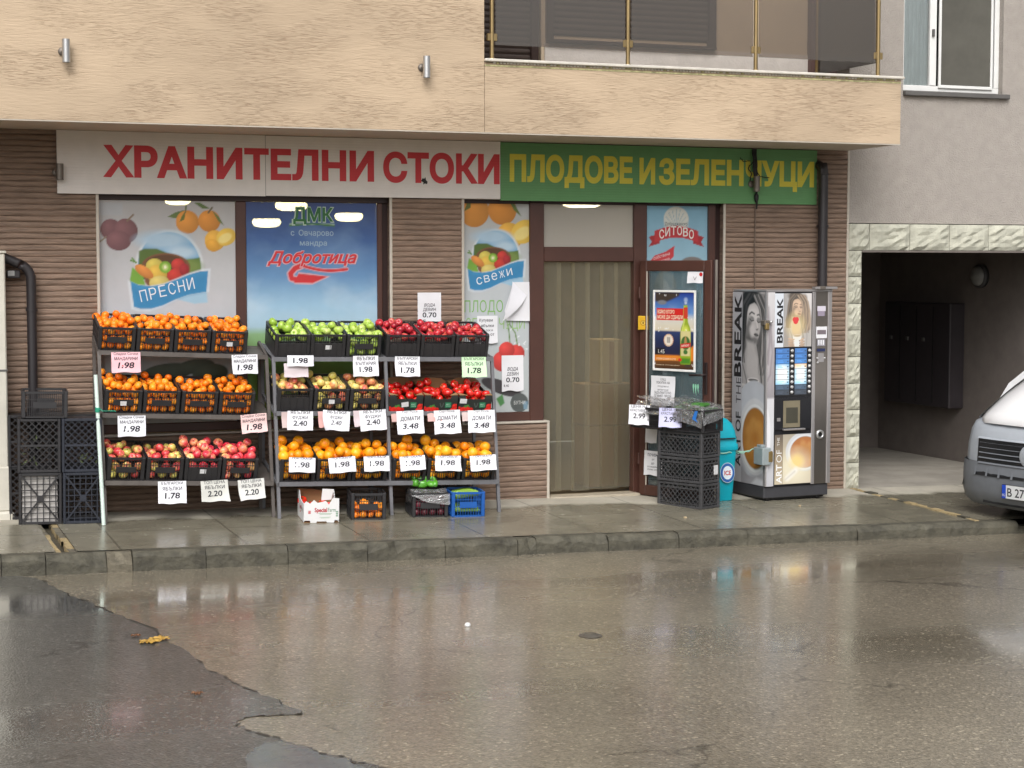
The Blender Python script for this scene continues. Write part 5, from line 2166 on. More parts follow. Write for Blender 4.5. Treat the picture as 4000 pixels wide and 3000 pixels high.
F_FUJI = fruit_mat('yellow_apple_skin', [(.2, (212, 104, 88)), (.36, (226, 156, 100)), (.5, (230, 204, 120)), (.78, (222, 212, 108))], .3, coat=.25, scale=1.6)
F_TOM = fruit_mat('tomato_skin', [(.25, (206, 22, 20)), (.6, (228, 40, 28)), (.85, (236, 66, 40))], .18, coat=.6)
M_STEM = mat('fruit_stem', (84, 62, 38), rough=.8)
M_CALYX = mat('calyx_green', (70, 110, 48), rough=.7)
F_CUC = mat('cucumber_skin', (62, 120, 44), rough=.35, var=.35, vscale=20, bump=.4, bscale=120)
F_CUC2 = mat('pale_marrow_skin', (138, 176, 70), rough=.35, var=.25, vscale=14, bump=.2, bscale=60)
F_PEP = mat('green_pepper_skin', (84, 160, 44), rough=.2, var=.2, vscale=8, coat=.5)
F_BEET = mat('red_onion_skin', (96, 30, 44), rough=.4, var=.3, vscale=10)


def round_fruit(m, r, flat=.92, dim=.10, stem=None):
    mb = MB()
    prof = []
    for i in range(15):
        t = math.pi * i / 14
        rr = r * math.sin(t)
        z = -r * flat * math.cos(t)
        if i >= 12:
            z -= dim * r * ((i - 11) / 3) ** 2
        if i <= 1:
            z += dim * .4 * r * (2 - i) / 2
        prof.append((max(rr, .0006), z))
    mb.lathe(prof, m, 20, ripple=lambda w, z: .012 * math.sin(3 * w + z * 40) + .01 * math.sin(2 * w))
    if stem:
        mb.lathe([(.0005, r * flat * .80), (r * .12, r * flat * .86), (r * .09, r * flat * .93), (.0005, r * flat * .95)], stem, 6)
    return mb


def apple(m, r):
    mb = MB()
    prof = []
    for i in range(17):
        t = math.pi * i / 16
        sh = 1 + .10 * math.cos(t) * -1
        rr = r * math.sin(t) * (1 - .08 * math.cos(math.pi - t) * -1)
        z = -r * .9 * math.cos(t)
        e = max(0, (i - 12) / 4)
        z -= r * .34 * e ** 2
        e2 = max(0, (3 - i) / 3)
        z += r * .16 * e2 ** 2
        prof.append((max(rr, .0006), z))
    mb.lathe(prof, m, 20, ripple=lambda w, z: .03 * math.cos(5 * w) * (1 if z < 0 else .3) * min(1, abs(z) / r) + .012 * math.sin(2 * w))
    mb.tube([(0, 0, r * .5), (r * .06, 0, r * .72), (r * .16, 0, r * .92)], r * .045, M_STEM, 5)
    return mb


def tomato(r):
    mb = MB()
    prof = []
    for i in range(15):
        t = math.pi * i / 14
        z = -r * .78 * math.cos(t) - (r * .18 * ((i - 10) / 4) ** 2 if i > 10 else 0)
        prof.append((max(r * math.sin(t), .0006), z))
    mb.lathe(prof, F_TOM, 24, ripple=lambda w, z: .035 * abs(math.cos(3 * w)) * (1 if z > 0 else .4))
    for k in range(5):
        w = k * 2 * math.pi / 5
        c, s_ = math.cos(w), math.sin(w)
        mb.add([(.0, 0, r * .62), (c * r * .3 - s_ * r * .09, s_ * r * .3 + c * r * .09, r * .70), (c * r * .55, s_ * r * .55, r * .68), (c * r * .3 + s_ * r * .09, s_ * r * .3 - c * r * .09, r * .70)], [(0, 3, 2, 1)], M_CALYX)
    mb.tube([(0, 0, r * .6), (0, .002, r * .8)], r * .05, M_CALYX, 5)
    return mb


RM, RO, RA, RT = .0325, .0445, .0345, .0375
ME = {'mandarin': (mesh_only(round_fruit(F_MAND, RM, .86, .12, M_CALYX), 'mandarin'), RM), 'orange': (mesh_only(round_fruit(F_ORNG, RO, .97, .06, M_CALYX), 'orange'), RO),
      'green_apple': (mesh_only(apple(F_GREEN, .0385), 'green_apple'), .0385), 'red_apple': (mesh_only(apple(F_RED, .0335), 'red_apple'), .0335), 'striped_apple': (mesh_only(apple(F_BI, .0365), 'striped_apple'), .0365),
      'pink_apple': (mesh_only(apple(F_PINK, .0385), 'pink_apple'), .0385), 'yellow_apple': (mesh_only(apple(F_FUJI, .0385), 'yellow_apple'), .0385), 'tomato': (mesh_only(tomato(RT), 'tomato'), RT)}


def heap(kind, Mw, W, D, H, ntop, base, rows, label, group, seed, over=.0, mound=.0, left=False):
    """fruit piled in a crate: a column behind the front slats, then a heap settling on what lies below"""
    me, r = ME[kind]
    R_ = random.Random(seed)
    pts = []
    x0, x1 = -W / 2 + r + .007, W / 2 - r - .007
    y0, y1 = r + .008, D - r - .008
    n = max(2, int((x1 - x0) / (2 * r)) + 1)
    for j in range(rows):
        for i in range(n):
            x = x0 + (x1 - x0) * (i + (.25 if j % 2 else 0)) / (n - 1 + .25)
            pts.append((x, y0 + R_.uniform(0, .004), r * .95 + .006 + j * r * 1.8))
    if left:
        for j in range(rows):
            for i in range(1, int((y1 - y0) / (2 * r)) + 1):
                if rows == 3 and j == 0:
                    continue
                pts.append((x0, y0 + i * 2.02 * r, r * .95 + .006 + j * r * 1.8))
    nt = 0
    tries = 0
    while nt < ntop and tries < 400:
        tries += 1
        best = None
        for _ in range(26):
            x, y = R_.uniform(x0 - .022, x1 + .022), R_.uniform(y0, y1 + .015)
            z = base - mound * ((x / (W / 2)) ** 2 + ((y - D / 2) / (D / 2)) ** 2) * .5
            for px_, py_, pz_ in pts:
                d2 = (x - px_) ** 2 + (y - py_) ** 2
                if d2 < (1.93 * r) ** 2:
                    z = max(z, pz_ + math.sqrt((1.93 * r) ** 2 - d2))
            if best is None or z < best[2]:
                best = (x, y, z)
        if best[2] > H + over + r * 1.2:
            continue
        pts.append(best)
        nt += 1
    for x, y, z in pts:
        s_ = R_.uniform(.86, 1.09)
        rot = Matrix.Rotation(R_.uniform(0, 6.28), 4, 'Z') @ Matrix.Rotation(R_.uniform(-1.1, 1.1), 4, 'X') @ Matrix.Rotation(R_.uniform(-.8, .8), 4, 'Y')
        put(kind, me, Mw @ Matrix.Translation((x, y, z)) @ rot @ Matrix.Diagonal((s_, s_, s_, 1)), label, kind.split('_')[-1], group)


def rack(label, xs, ys_foot, shelves, m, back_top, name='fruit_rack', backs=None):
    """stepped display rack: leaning front legs, upright back legs, sloping shelf arms"""
    e = empty(name, ((xs[0] + xs[-1]) / 2, -.3, .02), label, 'display rack')
    x0, x1 = xs[0], xs[-1]
    at = lambda pr, x: pr[0] + (pr[1] - pr[0]) * (x - x0) / (x1 - x0)
    tb = .026
    for x in xs:
        mb = MB()
        fy = at(ys_foot, x)
        ty, tz = at(shelves[0][0], x), at(shelves[0][1], x)
        mb.bar((x, fy, pav(x, fy)), (x, ty, tz + .0), tb, tb, m)
        by = -.075
        mb.bar((x, by, pav(x, by)), (x, by, tz + back_top), tb, tb, m)
        for sy, sz, in shelves:
            y, z = at(sy, x), at(sz, x)
            mb.bar((x, y, z - .018), (x, by, z - .018 + (by - y) * math.tan(R(15))), .022, .026, m)
        mb.bar((x, by, tz + back_top), (x, ty, tz), .022, .022, m)
        mb.build('side_frame', e)
    for sy, sz in shelves:
        mb = MB()
        mb.bar((x0, sy[0] - .014, sz[0] - .012), (x1, sy[1] - .014, sz[1] - .012), .012, .036, m)
        L_ = .39
        for f in (.12, .5, .95):
            dy = L_ * f
            if sy[0] + dy > -.09:
                dy = -.09 - sy[0]
            dz = dy * math.tan(R(15))
            mb.bar((x0, sy[0] + dy, sz[0] + dz - .008), (x1, sy[1] + dy, sz[1] + dz - .008), .03, .012, m)
        dy = min(.37, -.09 - sy[0])
        vs = [(x0, sy[0] - .008, sz[0] - .001), (x1, sy[1] - .008, sz[1] - .001), (x1, sy[1] + dy, sz[1] + dy * math.tan(R(15)) - .001), (x0, sy[0] + dy, sz[0] + dy * math.tan(R(15)) - .001)]
        vs = vs + [(x, y, z - .003) for x, y, z in vs]
        mb.add(vs, [(0, 1, 2, 3), (7, 6, 5, 4), (0, 4, 5, 1), (1, 5, 6, 2), (2, 6, 7, 3), (3, 7, 4, 0)], m)
        mb.build('shelf', e)
    return e


# shelf description: (front y at both ends, height at both ends)
S1 = [((-.345, -.335), (1.375, 1.312)), ((-.47, -.45), (.888, .826)), ((-.565, -.54), (.367, .300))]
S2 = [((-.475, -.525), (1.302, 1.270)), ((-.555, -.60), (.868, .818)), ((-.625, -.685), (.303, .247))]
rack('brown grey metal fruit rack with mandarins and mixed apples, beside the stacked empty crates', [1.893, 3.236], (-.585, -.545), S1, M_RACK2, .10)
rack('light grey metal fruit rack with apples, tomatoes and oranges, next to the doorway', [3.262, 4.196, 5.125], (-.635, -.70), S2, M_RACK, .06)

TH = R(15)


def shelf_crates(S, row, xs, xw, n0, specs, rackname, rowname):
    """crates side by side on a shelf; spec: (fruit, mesh, sticker, heap settings)"""
    sy, sz = S[row]
    xa, xb = xw
    yaw = math.atan2(sy[1] - sy[0], xb - xa)
    sl = math.atan2(sz[1] - sz[0], xb - xa)
    for i, (x, sp) in enumerate(zip(xs, specs)):
        f = (x - xa) / (xb - xa)
        M = Matrix.Translation((x, sy[0] + (sy[1] - sy[0]) * f, sz[0] + (sz[1] - sz[0]) * f)) @ Matrix.Rotation(yaw, 4, 'Z') @ Matrix.Rotation(-sl, 4, 'Y') @ Matrix.Rotation(TH, 4, 'X')
        M = M @ Matrix.Translation((random.uniform(-.002, .002), random.uniform(0, .006), .0)) @ Matrix.Rotation(random.uniform(-.012, .012), 4, 'Z')
        kind, me, stick, kw = sp
        word = {'mandarin': 'mandarins', 'orange': 'oranges', 'green_apple': 'green apples', 'red_apple': 'dark red apples', 'striped_apple': 'red and yellow apples', 'pink_apple': 'pink red apples', 'yellow_apple': 'yellowish apples'}[kind]
        pos = ORD[n0 + i]
        k = put('fruit_crate', me, M, f'black crate of {word}, {pos} on the {rowname} of the {rackname}', 'crate', 'fruit crates on the racks')
        if stick:
            put('label', STICK, Matrix.Translation((stick - 1 if isinstance(stick, float) else .0, 0, 0)), parent=k)
        sing = {'mandarin': 'bright orange mandarin', 'orange': 'large orange', 'green_apple': 'shiny green apple', 'red_apple': 'small dark red apple', 'striped_apple': 'red and yellow apple', 'pink_apple': 'pink red apple', 'yellow_apple': 'yellowish blushed apple'}[kind]
        heap(kind, M, .290, .40, .195, label=f'{sing} in the {pos} crate, {rowname}, {rackname}', group=f'{word} in the {pos} crate, {rowname}, {rackname}', seed=row * 50 + i * 7 + n0 + len(rackname), left=(i == 0 and n0 == 0 and me is CR_OPEN), **kw)


ORD = ['leftmost', 'second', 'third', 'fourth', 'fifth', 'sixth']
LR, RR = 'left rack', 'right rack'
x4 = [2.03 + .299 * i for i in range(4)]
x4b = [2.055 + .301 * i for i in range(4)]
md = dict(ntop=24, base=.165, rows=3, mound=.02, over=.09)
shelf_crates(S1, 0, x4, (1.893, 3.236), 0, [('mandarin', CR_OPEN, False, md), ('mandarin', CR_OPEN, False, md), ('mandarin', CR_OPEN, False, md), ('mandarin', CR_OPEN, True, md)], LR, 'top shelf')
md = dict(ntop=24, base=.165, rows=3, mound=.02, over=.09)
shelf_crates(S1, 1, x4b, (1.893, 3.236), 0, [('mandarin', CR_OPEN, True, md), ('mandarin', CR_OPEN, False, md), ('mandarin', CR_OPEN, False, md), ('mandarin', CR_OPEN, False, md)], LR, 'middle shelf')
ad = dict(ntop=18, base=.155, rows=2, mound=.02, over=.09)
ap = dict(ntop=20, base=.16, rows=2, mound=.0, over=.12)
shelf_crates(S1, 2, x4b, (1.893, 3.236), 0, [('striped_apple', CR_OPEN, False, ad), ('striped_apple', CR_OPEN, False, ad), ('pink_apple', CR_SOLID, True, ap), ('pink_apple', CR_OPEN, False, ap)], LR, 'bottom shelf')
x6 = [3.415, 3.713, 4.011, 4.345, 4.645, 4.945]
ga = dict(ntop=17, base=.165, rows=1, mound=.02, over=.10)
gb = dict(ntop=17, base=.165, rows=2, mound=.02, over=.10)
re_ = dict(ntop=24, base=.158, rows=1, mound=.0, over=.09)
shelf_crates(S2, 0, x6, (3.262, 5.125), 0, [('green_apple', CR_SOLID, False, ga), ('green_apple', CR_SOLID, True, ga), ('green_apple', CR_OPEN, False, gb), ('red_apple', CR_SOLID, False, re_), ('red_apple', CR_SOLID, False, re_), ('red_apple', CR_SOLID, False, re_)], RR, 'top shelf')
fu = dict(ntop=16, base=.16, rows=2, mound=.0, over=.10)
shelf_crates(S2, 1, x6[:3], (3.262, 5.125), 0, [('yellow_apple', CR_SOLID, False, dict(fu, rows=1)), ('yellow_apple', CR_OPEN, True, fu), ('yellow_apple', CR_OPEN, False, fu)], RR, 'middle shelf')
og = dict(ntop=13, base=.17, rows=2, mound=.0, over=.12)
shelf_crates(S2, 2, x6, (3.262, 5.125), 0, [('orange', CR_OPEN, False, og), ('orange', CR_OPEN, False, og), ('orange', CR_OPEN, False, og), ('orange', CR_OPEN, False, og), ('orange', CR_OPEN, False, og), ('orange', CR_OPEN, False, og)], RR, 'bottom shelf')

# ---- tomato cartons on the right half of the middle shelf
M_TBOX = mat('tomato_carton', (44, 46, 44), rough=.6, var=.15)
M_TINS = mat('carton_inside', (150, 114, 78), rough=.85, var=.1)


def tomato_carton():
    W, D, H = .288, .38, .125
    mb = MB()
    t = .005
    x0, x1 = -W / 2, W / 2
    mb.box(x0, x1, 0, D, 0, t, M_TINS)
    prof = [(x0, t), (x1, t), (x1, H + .02), (x1 - .05, H + .02), (x1 - .065, H - .015), (x0 + .065, H - .015), (x0 + .05, H + .02), (x0, H + .02)]
    Fm = wall(0, 0, 0)
    mb.prism(prof, -t, 0, M_TBOX, Fm)
    mb.prism([(x0, t), (x1, t), (x1, H + .02), (x1 - .04, H + .045), (x0 + .10, H + .05), (x0, H + .02)], -D, -D + t, M_TINS, Fm)
    mb.box(x0, x0 + t, t + .0005, D - t, t, H - .005, M_TBOX)
    mb.box(x1 - t, x1, t + .0005, D - t, t, H - .005, M_TBOX)
    mb.prism([(x0 + .0, 0), (x0 + .07, 0), (x0, .07)], H + .018, H + .022, M_TINS)
    mb.prism([(x1, 0), (x1, .07), (x1 - .07, 0)], H + .018, H + .022, M_TINS)
    mb.prism([(x0 + .0, D - .005), (x0 + .0, D - .09), (x0 + .09, D - .005)], H + .018, H + .022, M_TINS)
    cv = Cv(W - .004, .105, 330, (42, 46, 44))
    r = random.Random(3)
    for i in range(14):
        cv.ell(r.uniform(.0, .11), r.uniform(.0, .03), .02, .018, (208, 40, 34), shade=.4, soft=.1)
    for i in range(8):
        cv.ell(r.uniform(.24, .29), r.uniform(.0, .05), .02, .018, (208, 44, 36), shade=.4, soft=.1)
    for i in range(6):
        cv.ell(r.uniform(.02, .09), r.uniform(.03, .05), .014, .004, (70, 130, 60), rot=r.uniform(-1, 1), soft=.2)
    cv.poly([(.18, .03), (.232, .03), (.232, .078), (.18, .078)], (40, 120, 84), soft=.003)
    cv.line([(.135, .07), (.145, .04), (.15, .035), (.158, .042), (.165, .07)], .006, (86, 96, 92))
    Fp = wall(x0 + .002, -.0012, t)
    mb.grid(Fp, cv, M_VINYL)
    mb.text(Fp, 'BEST', .206, .056, .010, M_VINYL, lin((196, 226, 206)), fitw=.036)
    mb.text(Fp, 'TOMATO', .206, .040, .010, M_VINYL, lin((196, 226, 206)), fitw=.042)
    return mb


TB = mesh_only(tomato_carton(), 'tomato_carton')
sy, sz = S2[1]
mst = MB()
mst.box(-.03, .03, -.006, -.003, .045, .085, M_STICK)
ST2 = mesh_only(mst, 'label')
for i, x in enumerate(x6[3:]):
    f = (x - 3.262) / (5.125 - 3.262)
    M = Matrix.Translation((x, sy[0] + (sy[1] - sy[0]) * f + .004, sz[0] + (sz[1] - sz[0]) * f)) @ Matrix.Rotation(-.024, 4, 'Z') @ Matrix.Rotation(.027, 4, 'Y') @ Matrix.Rotation(TH, 4, 'X')
    pos = ['leftmost', 'middle', 'rightmost'][i]
    k = put('tomato_carton', TB, M, f'dark printed tomato carton, {pos} of three on the middle shelf of the right rack', 'carton', 'tomato cartons on the right rack')
    if i != 1:
        put('label', ST2, Matrix.Translation((.0 if i == 0 else -.11, 0, .0 if i == 0 else .03)) @ Matrix.Rotation(-.15 if i == 0 else .05, 4, 'Y'), parent=k)
    heap('tomato', M, .276, .37, .125, 19 if i < 2 else 24, .09, 0, f'ripe red tomato in the {pos} tomato carton on the right rack', f'tomatoes in the {pos} carton', 77 + i, over=.03 if i < 2 else .06, mound=.02)

# ---- price sheets clipped to the shelves
PINK, PALEG, GREYP, WHTP = lin((246, 196, 204)), lin((206, 240, 196)), lin((206, 206, 200)), lin((236, 236, 242))
sl_m = [('Сладки/Сочни', .020, .022, .006, 0, .19), ('МАНДАРИНИ', .024, .062, .014, .15, .185), ('1.98', .046, .125, .022, .15, .13)]
bg_a = [('БЪЛГАРСКИ', .021, .026, .008, .0, .17), ('ЯБЪЛКИ', .028, .072, .010, 0, .155), ('1.78', .046, .135, .022, .05, .12)]
tc_a = [('ТОП ЦЕНА', .024, .026, .006, .0, .17), ('ЯБЪЛКИ', .026, .066, .012, 0, .16), ('2.20', .044, .125, .02, .05, .115)]
ya_b = [('ЯБЪЛКИ', .028, .036, .010, 0, .15), ('БЪЛГАРИЯ', .026, .076, .014, 0, .165), ('1.98', .044, .132, .022, 0, .11)]
fuji = [('ЯБЪЛКИ', .024, .024, .008, 0, .16), ('ФУДЖИ', .024, .064, .012, .1, .13), ('2.40', .042, .118, .018, .05, .115)]
fuj2 = [('ЯБЪЛКИ', .024, .024, .008, 0, .16), ('ФУДЖИ', .024, .066, .008, .1, .10), ('2.40', .036, .115, .006, .25, .09)]
doma = [('Сорт Розов', .018, .018, .0, 0, .13), ('ДОМАТИ', .032, .080, .012, .15, .17), ('3.48', .044, .148, .02, .15, .135)]
port = [('ПОРТОКАЛИ', .018, .016, .004, 0, .16), ('1.98', .042, .078, .014, .05, .12)]
FINE = lin((150, 150, 156))


def tag_(x, y, ztop, w, h, lines, label, col=WHTP, tilt=0.0, seed=0, yaw=0.0, corner=.0, curl=.018, lean=-.06):
    F = wall(x, y, ztop, yaw) @ Matrix.Rotation(lean, 4, 'X')
    o = paper('price_sheet', label, 'price sheet', F, w, h, lines, col=col, curl=curl, tilt=tilt, seed=seed, group='price sheets on the fruit racks', corner=corner, wav=.005)
    return o


t = [(2.10, -.372, 1.362, .228, .160, sl_m, 'pink price sheet МАНДАРИНИ 1.98 hanging at the left end of the left rack top shelf', PINK, -.01, 1, 0),
     (3.05, -.368, 1.325, .212, .155, sl_m, 'white price sheet МАНДАРИНИ 1.98 hanging at the right end of the left rack top shelf', WHTP, .01, 2, .05),
     (2.12, -.497, .868, .218, .164, sl_m, 'white price sheet МАНДАРИНИ 1.98 hanging at the left end of the left rack middle shelf', WHTP, -.02, 3, 0),
     (3.092, -.482, .850, .212, .150, sl_m, 'pink price sheet МАНДАРИНИ 1.98 hanging at the right end of the left rack middle shelf', lin((240, 206, 204)), .06, 4, 0),
     (2.414, -.592, .347, .222, .176, bg_a, 'white price sheet БЪЛГАРСКИ ЯБЪЛКИ 1.78 on the bottom shelf of the left rack', WHTP, -.02, 5, 0),
     (2.749, -.586, .338, .218, .166, tc_a, 'greyish price sheet ТОП ЦЕНА ЯБЪЛКИ 2.20, middle of three below the left rack', GREYP, .02, 6, .12),
     (3.045, -.580, .335, .215, .162, tc_a, 'greyish price sheet ТОП ЦЕНА ЯБЪЛКИ 2.20, rightmost of three below the left rack', lin((220, 220, 216)), .05, 7, .1)]
for x, y, z, w_, h_, ln, lb, cl, ti, sd, cn in t:
    tag_(x, y, z, w_, h_, ln, lb, cl, ti, sd, 0, cn)
t = [(3.478, -.512, 1.318, .216, .088, [('1.98', .044, .062, .02, 0, .12)], 'short white price sheet 1.98 under the first green apple crate', WHTP, -.02, 8, 0),
     (4.021, -.528, 1.306, .212, .170, ya_b, 'white price sheet ЯБЪЛКИ БЪЛГАРИЯ 1.98 under the third green apple crate', WHTP, .0, 9, 0),
     (4.378, -.536, 1.294, .212, .166, bg_a, 'white price sheet БЪЛГАРСКИ ЯБЪЛКИ 1.78 under the first dark red apple crate', WHTP, -.03, 10, .06),
     (4.956, -.552, 1.280, .212, .170, bg_a, 'pale green price sheet БЪЛГАРСКИ ЯБЪЛКИ 1.78 at the right end of the right rack', PALEG, -.01, 11, .02),
     (3.454, -.592, .872, .209, .156, fuji, 'white price sheet ФУДЖИ 2.40 under the first yellowish apple crate', WHTP, -.05, 12, 0),
     (3.755, -.600, .866, .226, .160, fuj2, 'slanting curled white price sheet ФУДЖИ under the middle yellowish apple crate', WHTP, -.10, 13, .25),
     (4.054, -.608, .864, .222, .166, fuji, 'white price sheet ФУДЖИ 2.40 under the third yellowish apple crate', WHTP, .04, 14, 0),
     (4.371, -.616, .850, .230, .190, doma, 'white price sheet ДОМАТИ 3.48 under the leftmost tomato carton', WHTP, .03, 15, 0),
     (4.691, -.624, .846, .226, .196, doma, 'white price sheet ДОМАТИ 3.48 under the middle tomato carton', WHTP, .015, 16, .04),
     (4.992, -.632, .838, .234, .188, doma, 'white price sheet ДОМАТИ 3.48 under the rightmost tomato carton', WHTP, .0, 17, 0),
     (3.440, -0.702, .506, .215, .118, port, 'white price sheet ПОРТОКАЛИ 1.98 on the leftmost orange crate', WHTP, -.06, 18, 0),
     (3.762, -0.714, .498, .222, .124, port, 'white price sheet ПОРТОКАЛИ 1.98 on the second orange crate', WHTP, .05, 19, .03),
     (4.053, -0.722, .496, .214, .122, port, 'white price sheet ПОРТОКАЛИ 1.98 on the third orange crate', WHTP, .0, 20, 0),
     (4.354, -0.734, .488, .215, .118, port, 'white price sheet ПОРТОКАЛИ 1.98 on the fourth orange crate', WHTP, .04, 21, 0),
     (4.660, -0.742, .478, .220, .124, port, 'white price sheet ПОРТОКАЛИ 1.98 on the fifth orange crate', WHTP, -.03, 22, .06),
     (4.962, -0.752, .472, .226, .126, port, 'white price sheet ПОРТОКАЛИ 1.98 on the rightmost orange crate', WHTP, .04, 23, 0)]
for x, y, z, w_, h_, ln, lb, cl, ti, sd, cn in t:
    tag_(x, y, z, w_, h_, ln, lb, cl, ti, sd, -.055, cn)
tag_(3.445, -.492, 1.255, .20, .115, [], 'blank pinkish sheet behind the short 1.98 price sheet on the right rack', lin((216, 204, 208)), .0, 24)
tag_(2.072, -.362, 1.35, .05, .10, [], 'scrap of red paper behind the pink price sheet on the left rack', lin((196, 60, 62)), .05, 25)
for i, (x, y, z, cl) in enumerate(((3.36, -.575, .868, (206, 186, 184)), (3.66, -.583, .864, (226, 180, 176)), (3.955, -.591, .862, (216, 200, 204)), (4.275, -.599, .846, (206, 170, 166)), (4.585, -.607, .84, (216, 176, 172)), (4.885, -.615, .834, (206, 186, 184)))):
    tag_(x, y, z, .12, .13 if i < 3 else .085, [], f'pinkish sheet edge behind the {ORD[i]} price sheet, right rack middle shelf', lin(cl), .03, 30 + i)

# ================================================================== ON THE GROUND UNDER THE RIGHT RACK


def gframe(x, y, yaw=0.0, off=0.0):
    """frame standing on the pavement, tilted with it"""
    return Matrix.Translation((x, y, pav(x, y) + off)) @ Matrix.Rotation(yaw, 4, 'Z') @ Matrix.Rotation(.017, 4, 'Y') @ Matrix.Rotation(.02, 4, 'X')


# torn white carton
M_WBOX = mat('white_carton', (216, 216, 216), rough=.6, var=.06, vscale=5)
W, D, H = .282, .40, .165
M = gframe(3.536, -.918, -.12)
e = empty('white_carton', (3.536, -.918, pav(3.536, -.918)), 'torn white printed carton of tomatoes on the pavement under the right rack', 'carton')
mb = MB()
Fm = M @ wall(0, 0, 0)
tt = .005
mb.box(-W / 2, W / 2, tt, D - tt, .003, .006, M_TINS, M)
mb.prism([(-W / 2, .02), (-W / 2 + .05, .02), (-W / 2 + .055, .002), (-.04, .002), (-.035, .012), (.04, .012), (.045, .002), (W / 2 - .04, .002), (W / 2 - .035, .02), (W / 2, .02), (W / 2, H + .03), (W / 2 - .05, H + .035), (W / 2 - .07, H), (.06, H - .02), (.035, H + .01), (-.03, H - .005), (-.06, H + .02), (-.09, H - .01), (-W / 2 + .02, H + .01), (-W / 2, H - .01)], -tt, 0, M_WBOX, Fm)
mb.prism([(-W / 2, .006), (W / 2, .006), (W / 2, H + .03), (.06, H + .04), (-.05, H + .05), (-W / 2, H + .06)], -D, -D + tt, M_TINS, Fm)
side = [(0.006, .006), (D - .006, .006), (D - .006, H + .05), (D * .75, H + .06), (D * .6, H + .0), (D * .3, H - .01), (.006, H - .012)]
Sx = M @ Matrix(((0, 0, 1, 0), (1, 0, 0, 0), (0, 1, 0, 0), (0, 0, 0, 1)))
mb.prism(side, -W / 2, -W / 2 + tt, M_WBOX, Sx)
mb.prism(side, W / 2 - tt, W / 2, M_WBOX, Sx)
mb.prism([(.02, H - .01), (.1, H - .005), (.12, H + .08), (.03, H + .085)], W * .1, W * .1 + .004, M_WBOX, M @ Matrix.Translation((0, .14, 0)) @ Matrix(((1, 0, 0, 0), (0, 0, 1, 0), (0, 1, 0, 0), (0, 0, 0, 1))))
mb.build('box', e)
mb = MB()
FT = Fm
mb.text(FT, 'Special', -.005, .088, .034, M_VINYL, lin((176, 34, 46)), bold=.03, fitw=.10)
mb.text(FT, 'Farm', .082, .088, .034, M_VINYL, lin((40, 110, 66)), bold=.0, fitw=.06)
for i, (u, v, w_, h_) in enumerate(((.03, .074, .11, .004), (.03, .066, .09, .003), (.03, .045, .09, .003), (.03, .038, .07, .003))):
    mb.box(u - w_ / 2, u + w_ / 2, v, v + h_, .0005, .0012, M_VINYL, FT, col=lin((150, 176, 150)))
for j in range(3):
    mb.box(-.105, -.085, .075 + j * .009, .081 + j * .009, .0005, .0012, M_VINYL, FT, col=lin((196, 60, 66)))
    mb.box(.115, .133, .05 + j * .016, .062 + j * .016, .0005, .0012, M_VINYL, FT, col=lin((130, 160, 140)))
FS = M @ wall(-W / 2, D, 0, -math.pi / 2)
mb.text(FS, 'Special', .20, .09, .034, M_VINYL, lin((176, 34, 46)), bold=.03, fitw=.12)
mb.text(FS, 'Farm', .30, .08, .034, M_VINYL, lin((40, 110, 66)), fitw=.07)
mb.build('print', e)
heap('tomato', M, W, D, H, 20, .075, 0, 'ripe red tomato in the torn white carton on the pavement', 'tomatoes in the white carton', 91, over=-.02, mound=.02)

CR_G = mesh_only(slat_crate(.283, .33, .215, M_CRATE), 'floor_crate')
M = gframe(3.945, -.848, -.16)
put('floor_crate', CR_G, M, 'black slatted crate of mandarins standing on the pavement under the right rack', 'crate', 'crates on the pavement under the right rack')
heap('mandarin', M, .283, .33, .20, 12, .05, 2, 'orange mandarin in the black crate on the pavement', 'mandarins in the crate on the pavement', 92, left=True)
CR_V = mesh_only(slat_crate(.300, .33, .20, M_CRATE, step=.02), 'floor_crate')
M = gframe(4.476, -.828, -.13)
put('floor_crate', CR_V, M, 'dark crate of red onions and peppers under clear plastic, on the pavement', 'crate', 'crates on the pavement under the right rack')
mbx = round_fruit(F_BEET, .034, .95, .02, M_STEM)
ME['red_onion'] = (mesh_only(mbx, 'red_onion'), .034)
heap('red_onion', M, .30, .33, .19, 14, .09, 2, 'dark red onion in the plastic covered crate on the pavement', 'red onions in the covered crate', 93, left=True)
# peppers heaped at the back of it
mb = MB()
prof = [(.0006, -.05), (.018, -.046), (.028, -.02), (.031, .015), (.026, .035), (.012, .04), (.0006, .03)]
mb.lathe(prof, F_PEP, 18, ripple=lambda w, z: .09 * math.cos(3 * w))
mb.tube([(0, 0, .03), (.004, 0, .055)], .005, M_CALYX, 6)
PEP = mesh_only(mb, 'green_pepper')
Rp = random.Random(8)
for i in range(9):
    Mp = M @ Matrix.Translation((-.10 + .055 * (i % 4) + Rp.uniform(-.01, .01), .16 + .05 * (i // 4), .25 + .032 * (i // 4) + Rp.uniform(0, .012))) @ Matrix.Rotation(Rp.uniform(0, 6), 4, 'Z') @ Matrix.Rotation(1.45, 4, 'X')
    put('green_pepper', PEP, Mp, 'glossy green pepper heaped above the plastic covered crate', 'pepper', 'green peppers on the covered crate')
M_BAG = glass_mat('clear_plastic', (.95, .96, .97), gloss=.20, rough=.14, wobble=0, body=.20, bodycol=(.92, .93, .95))


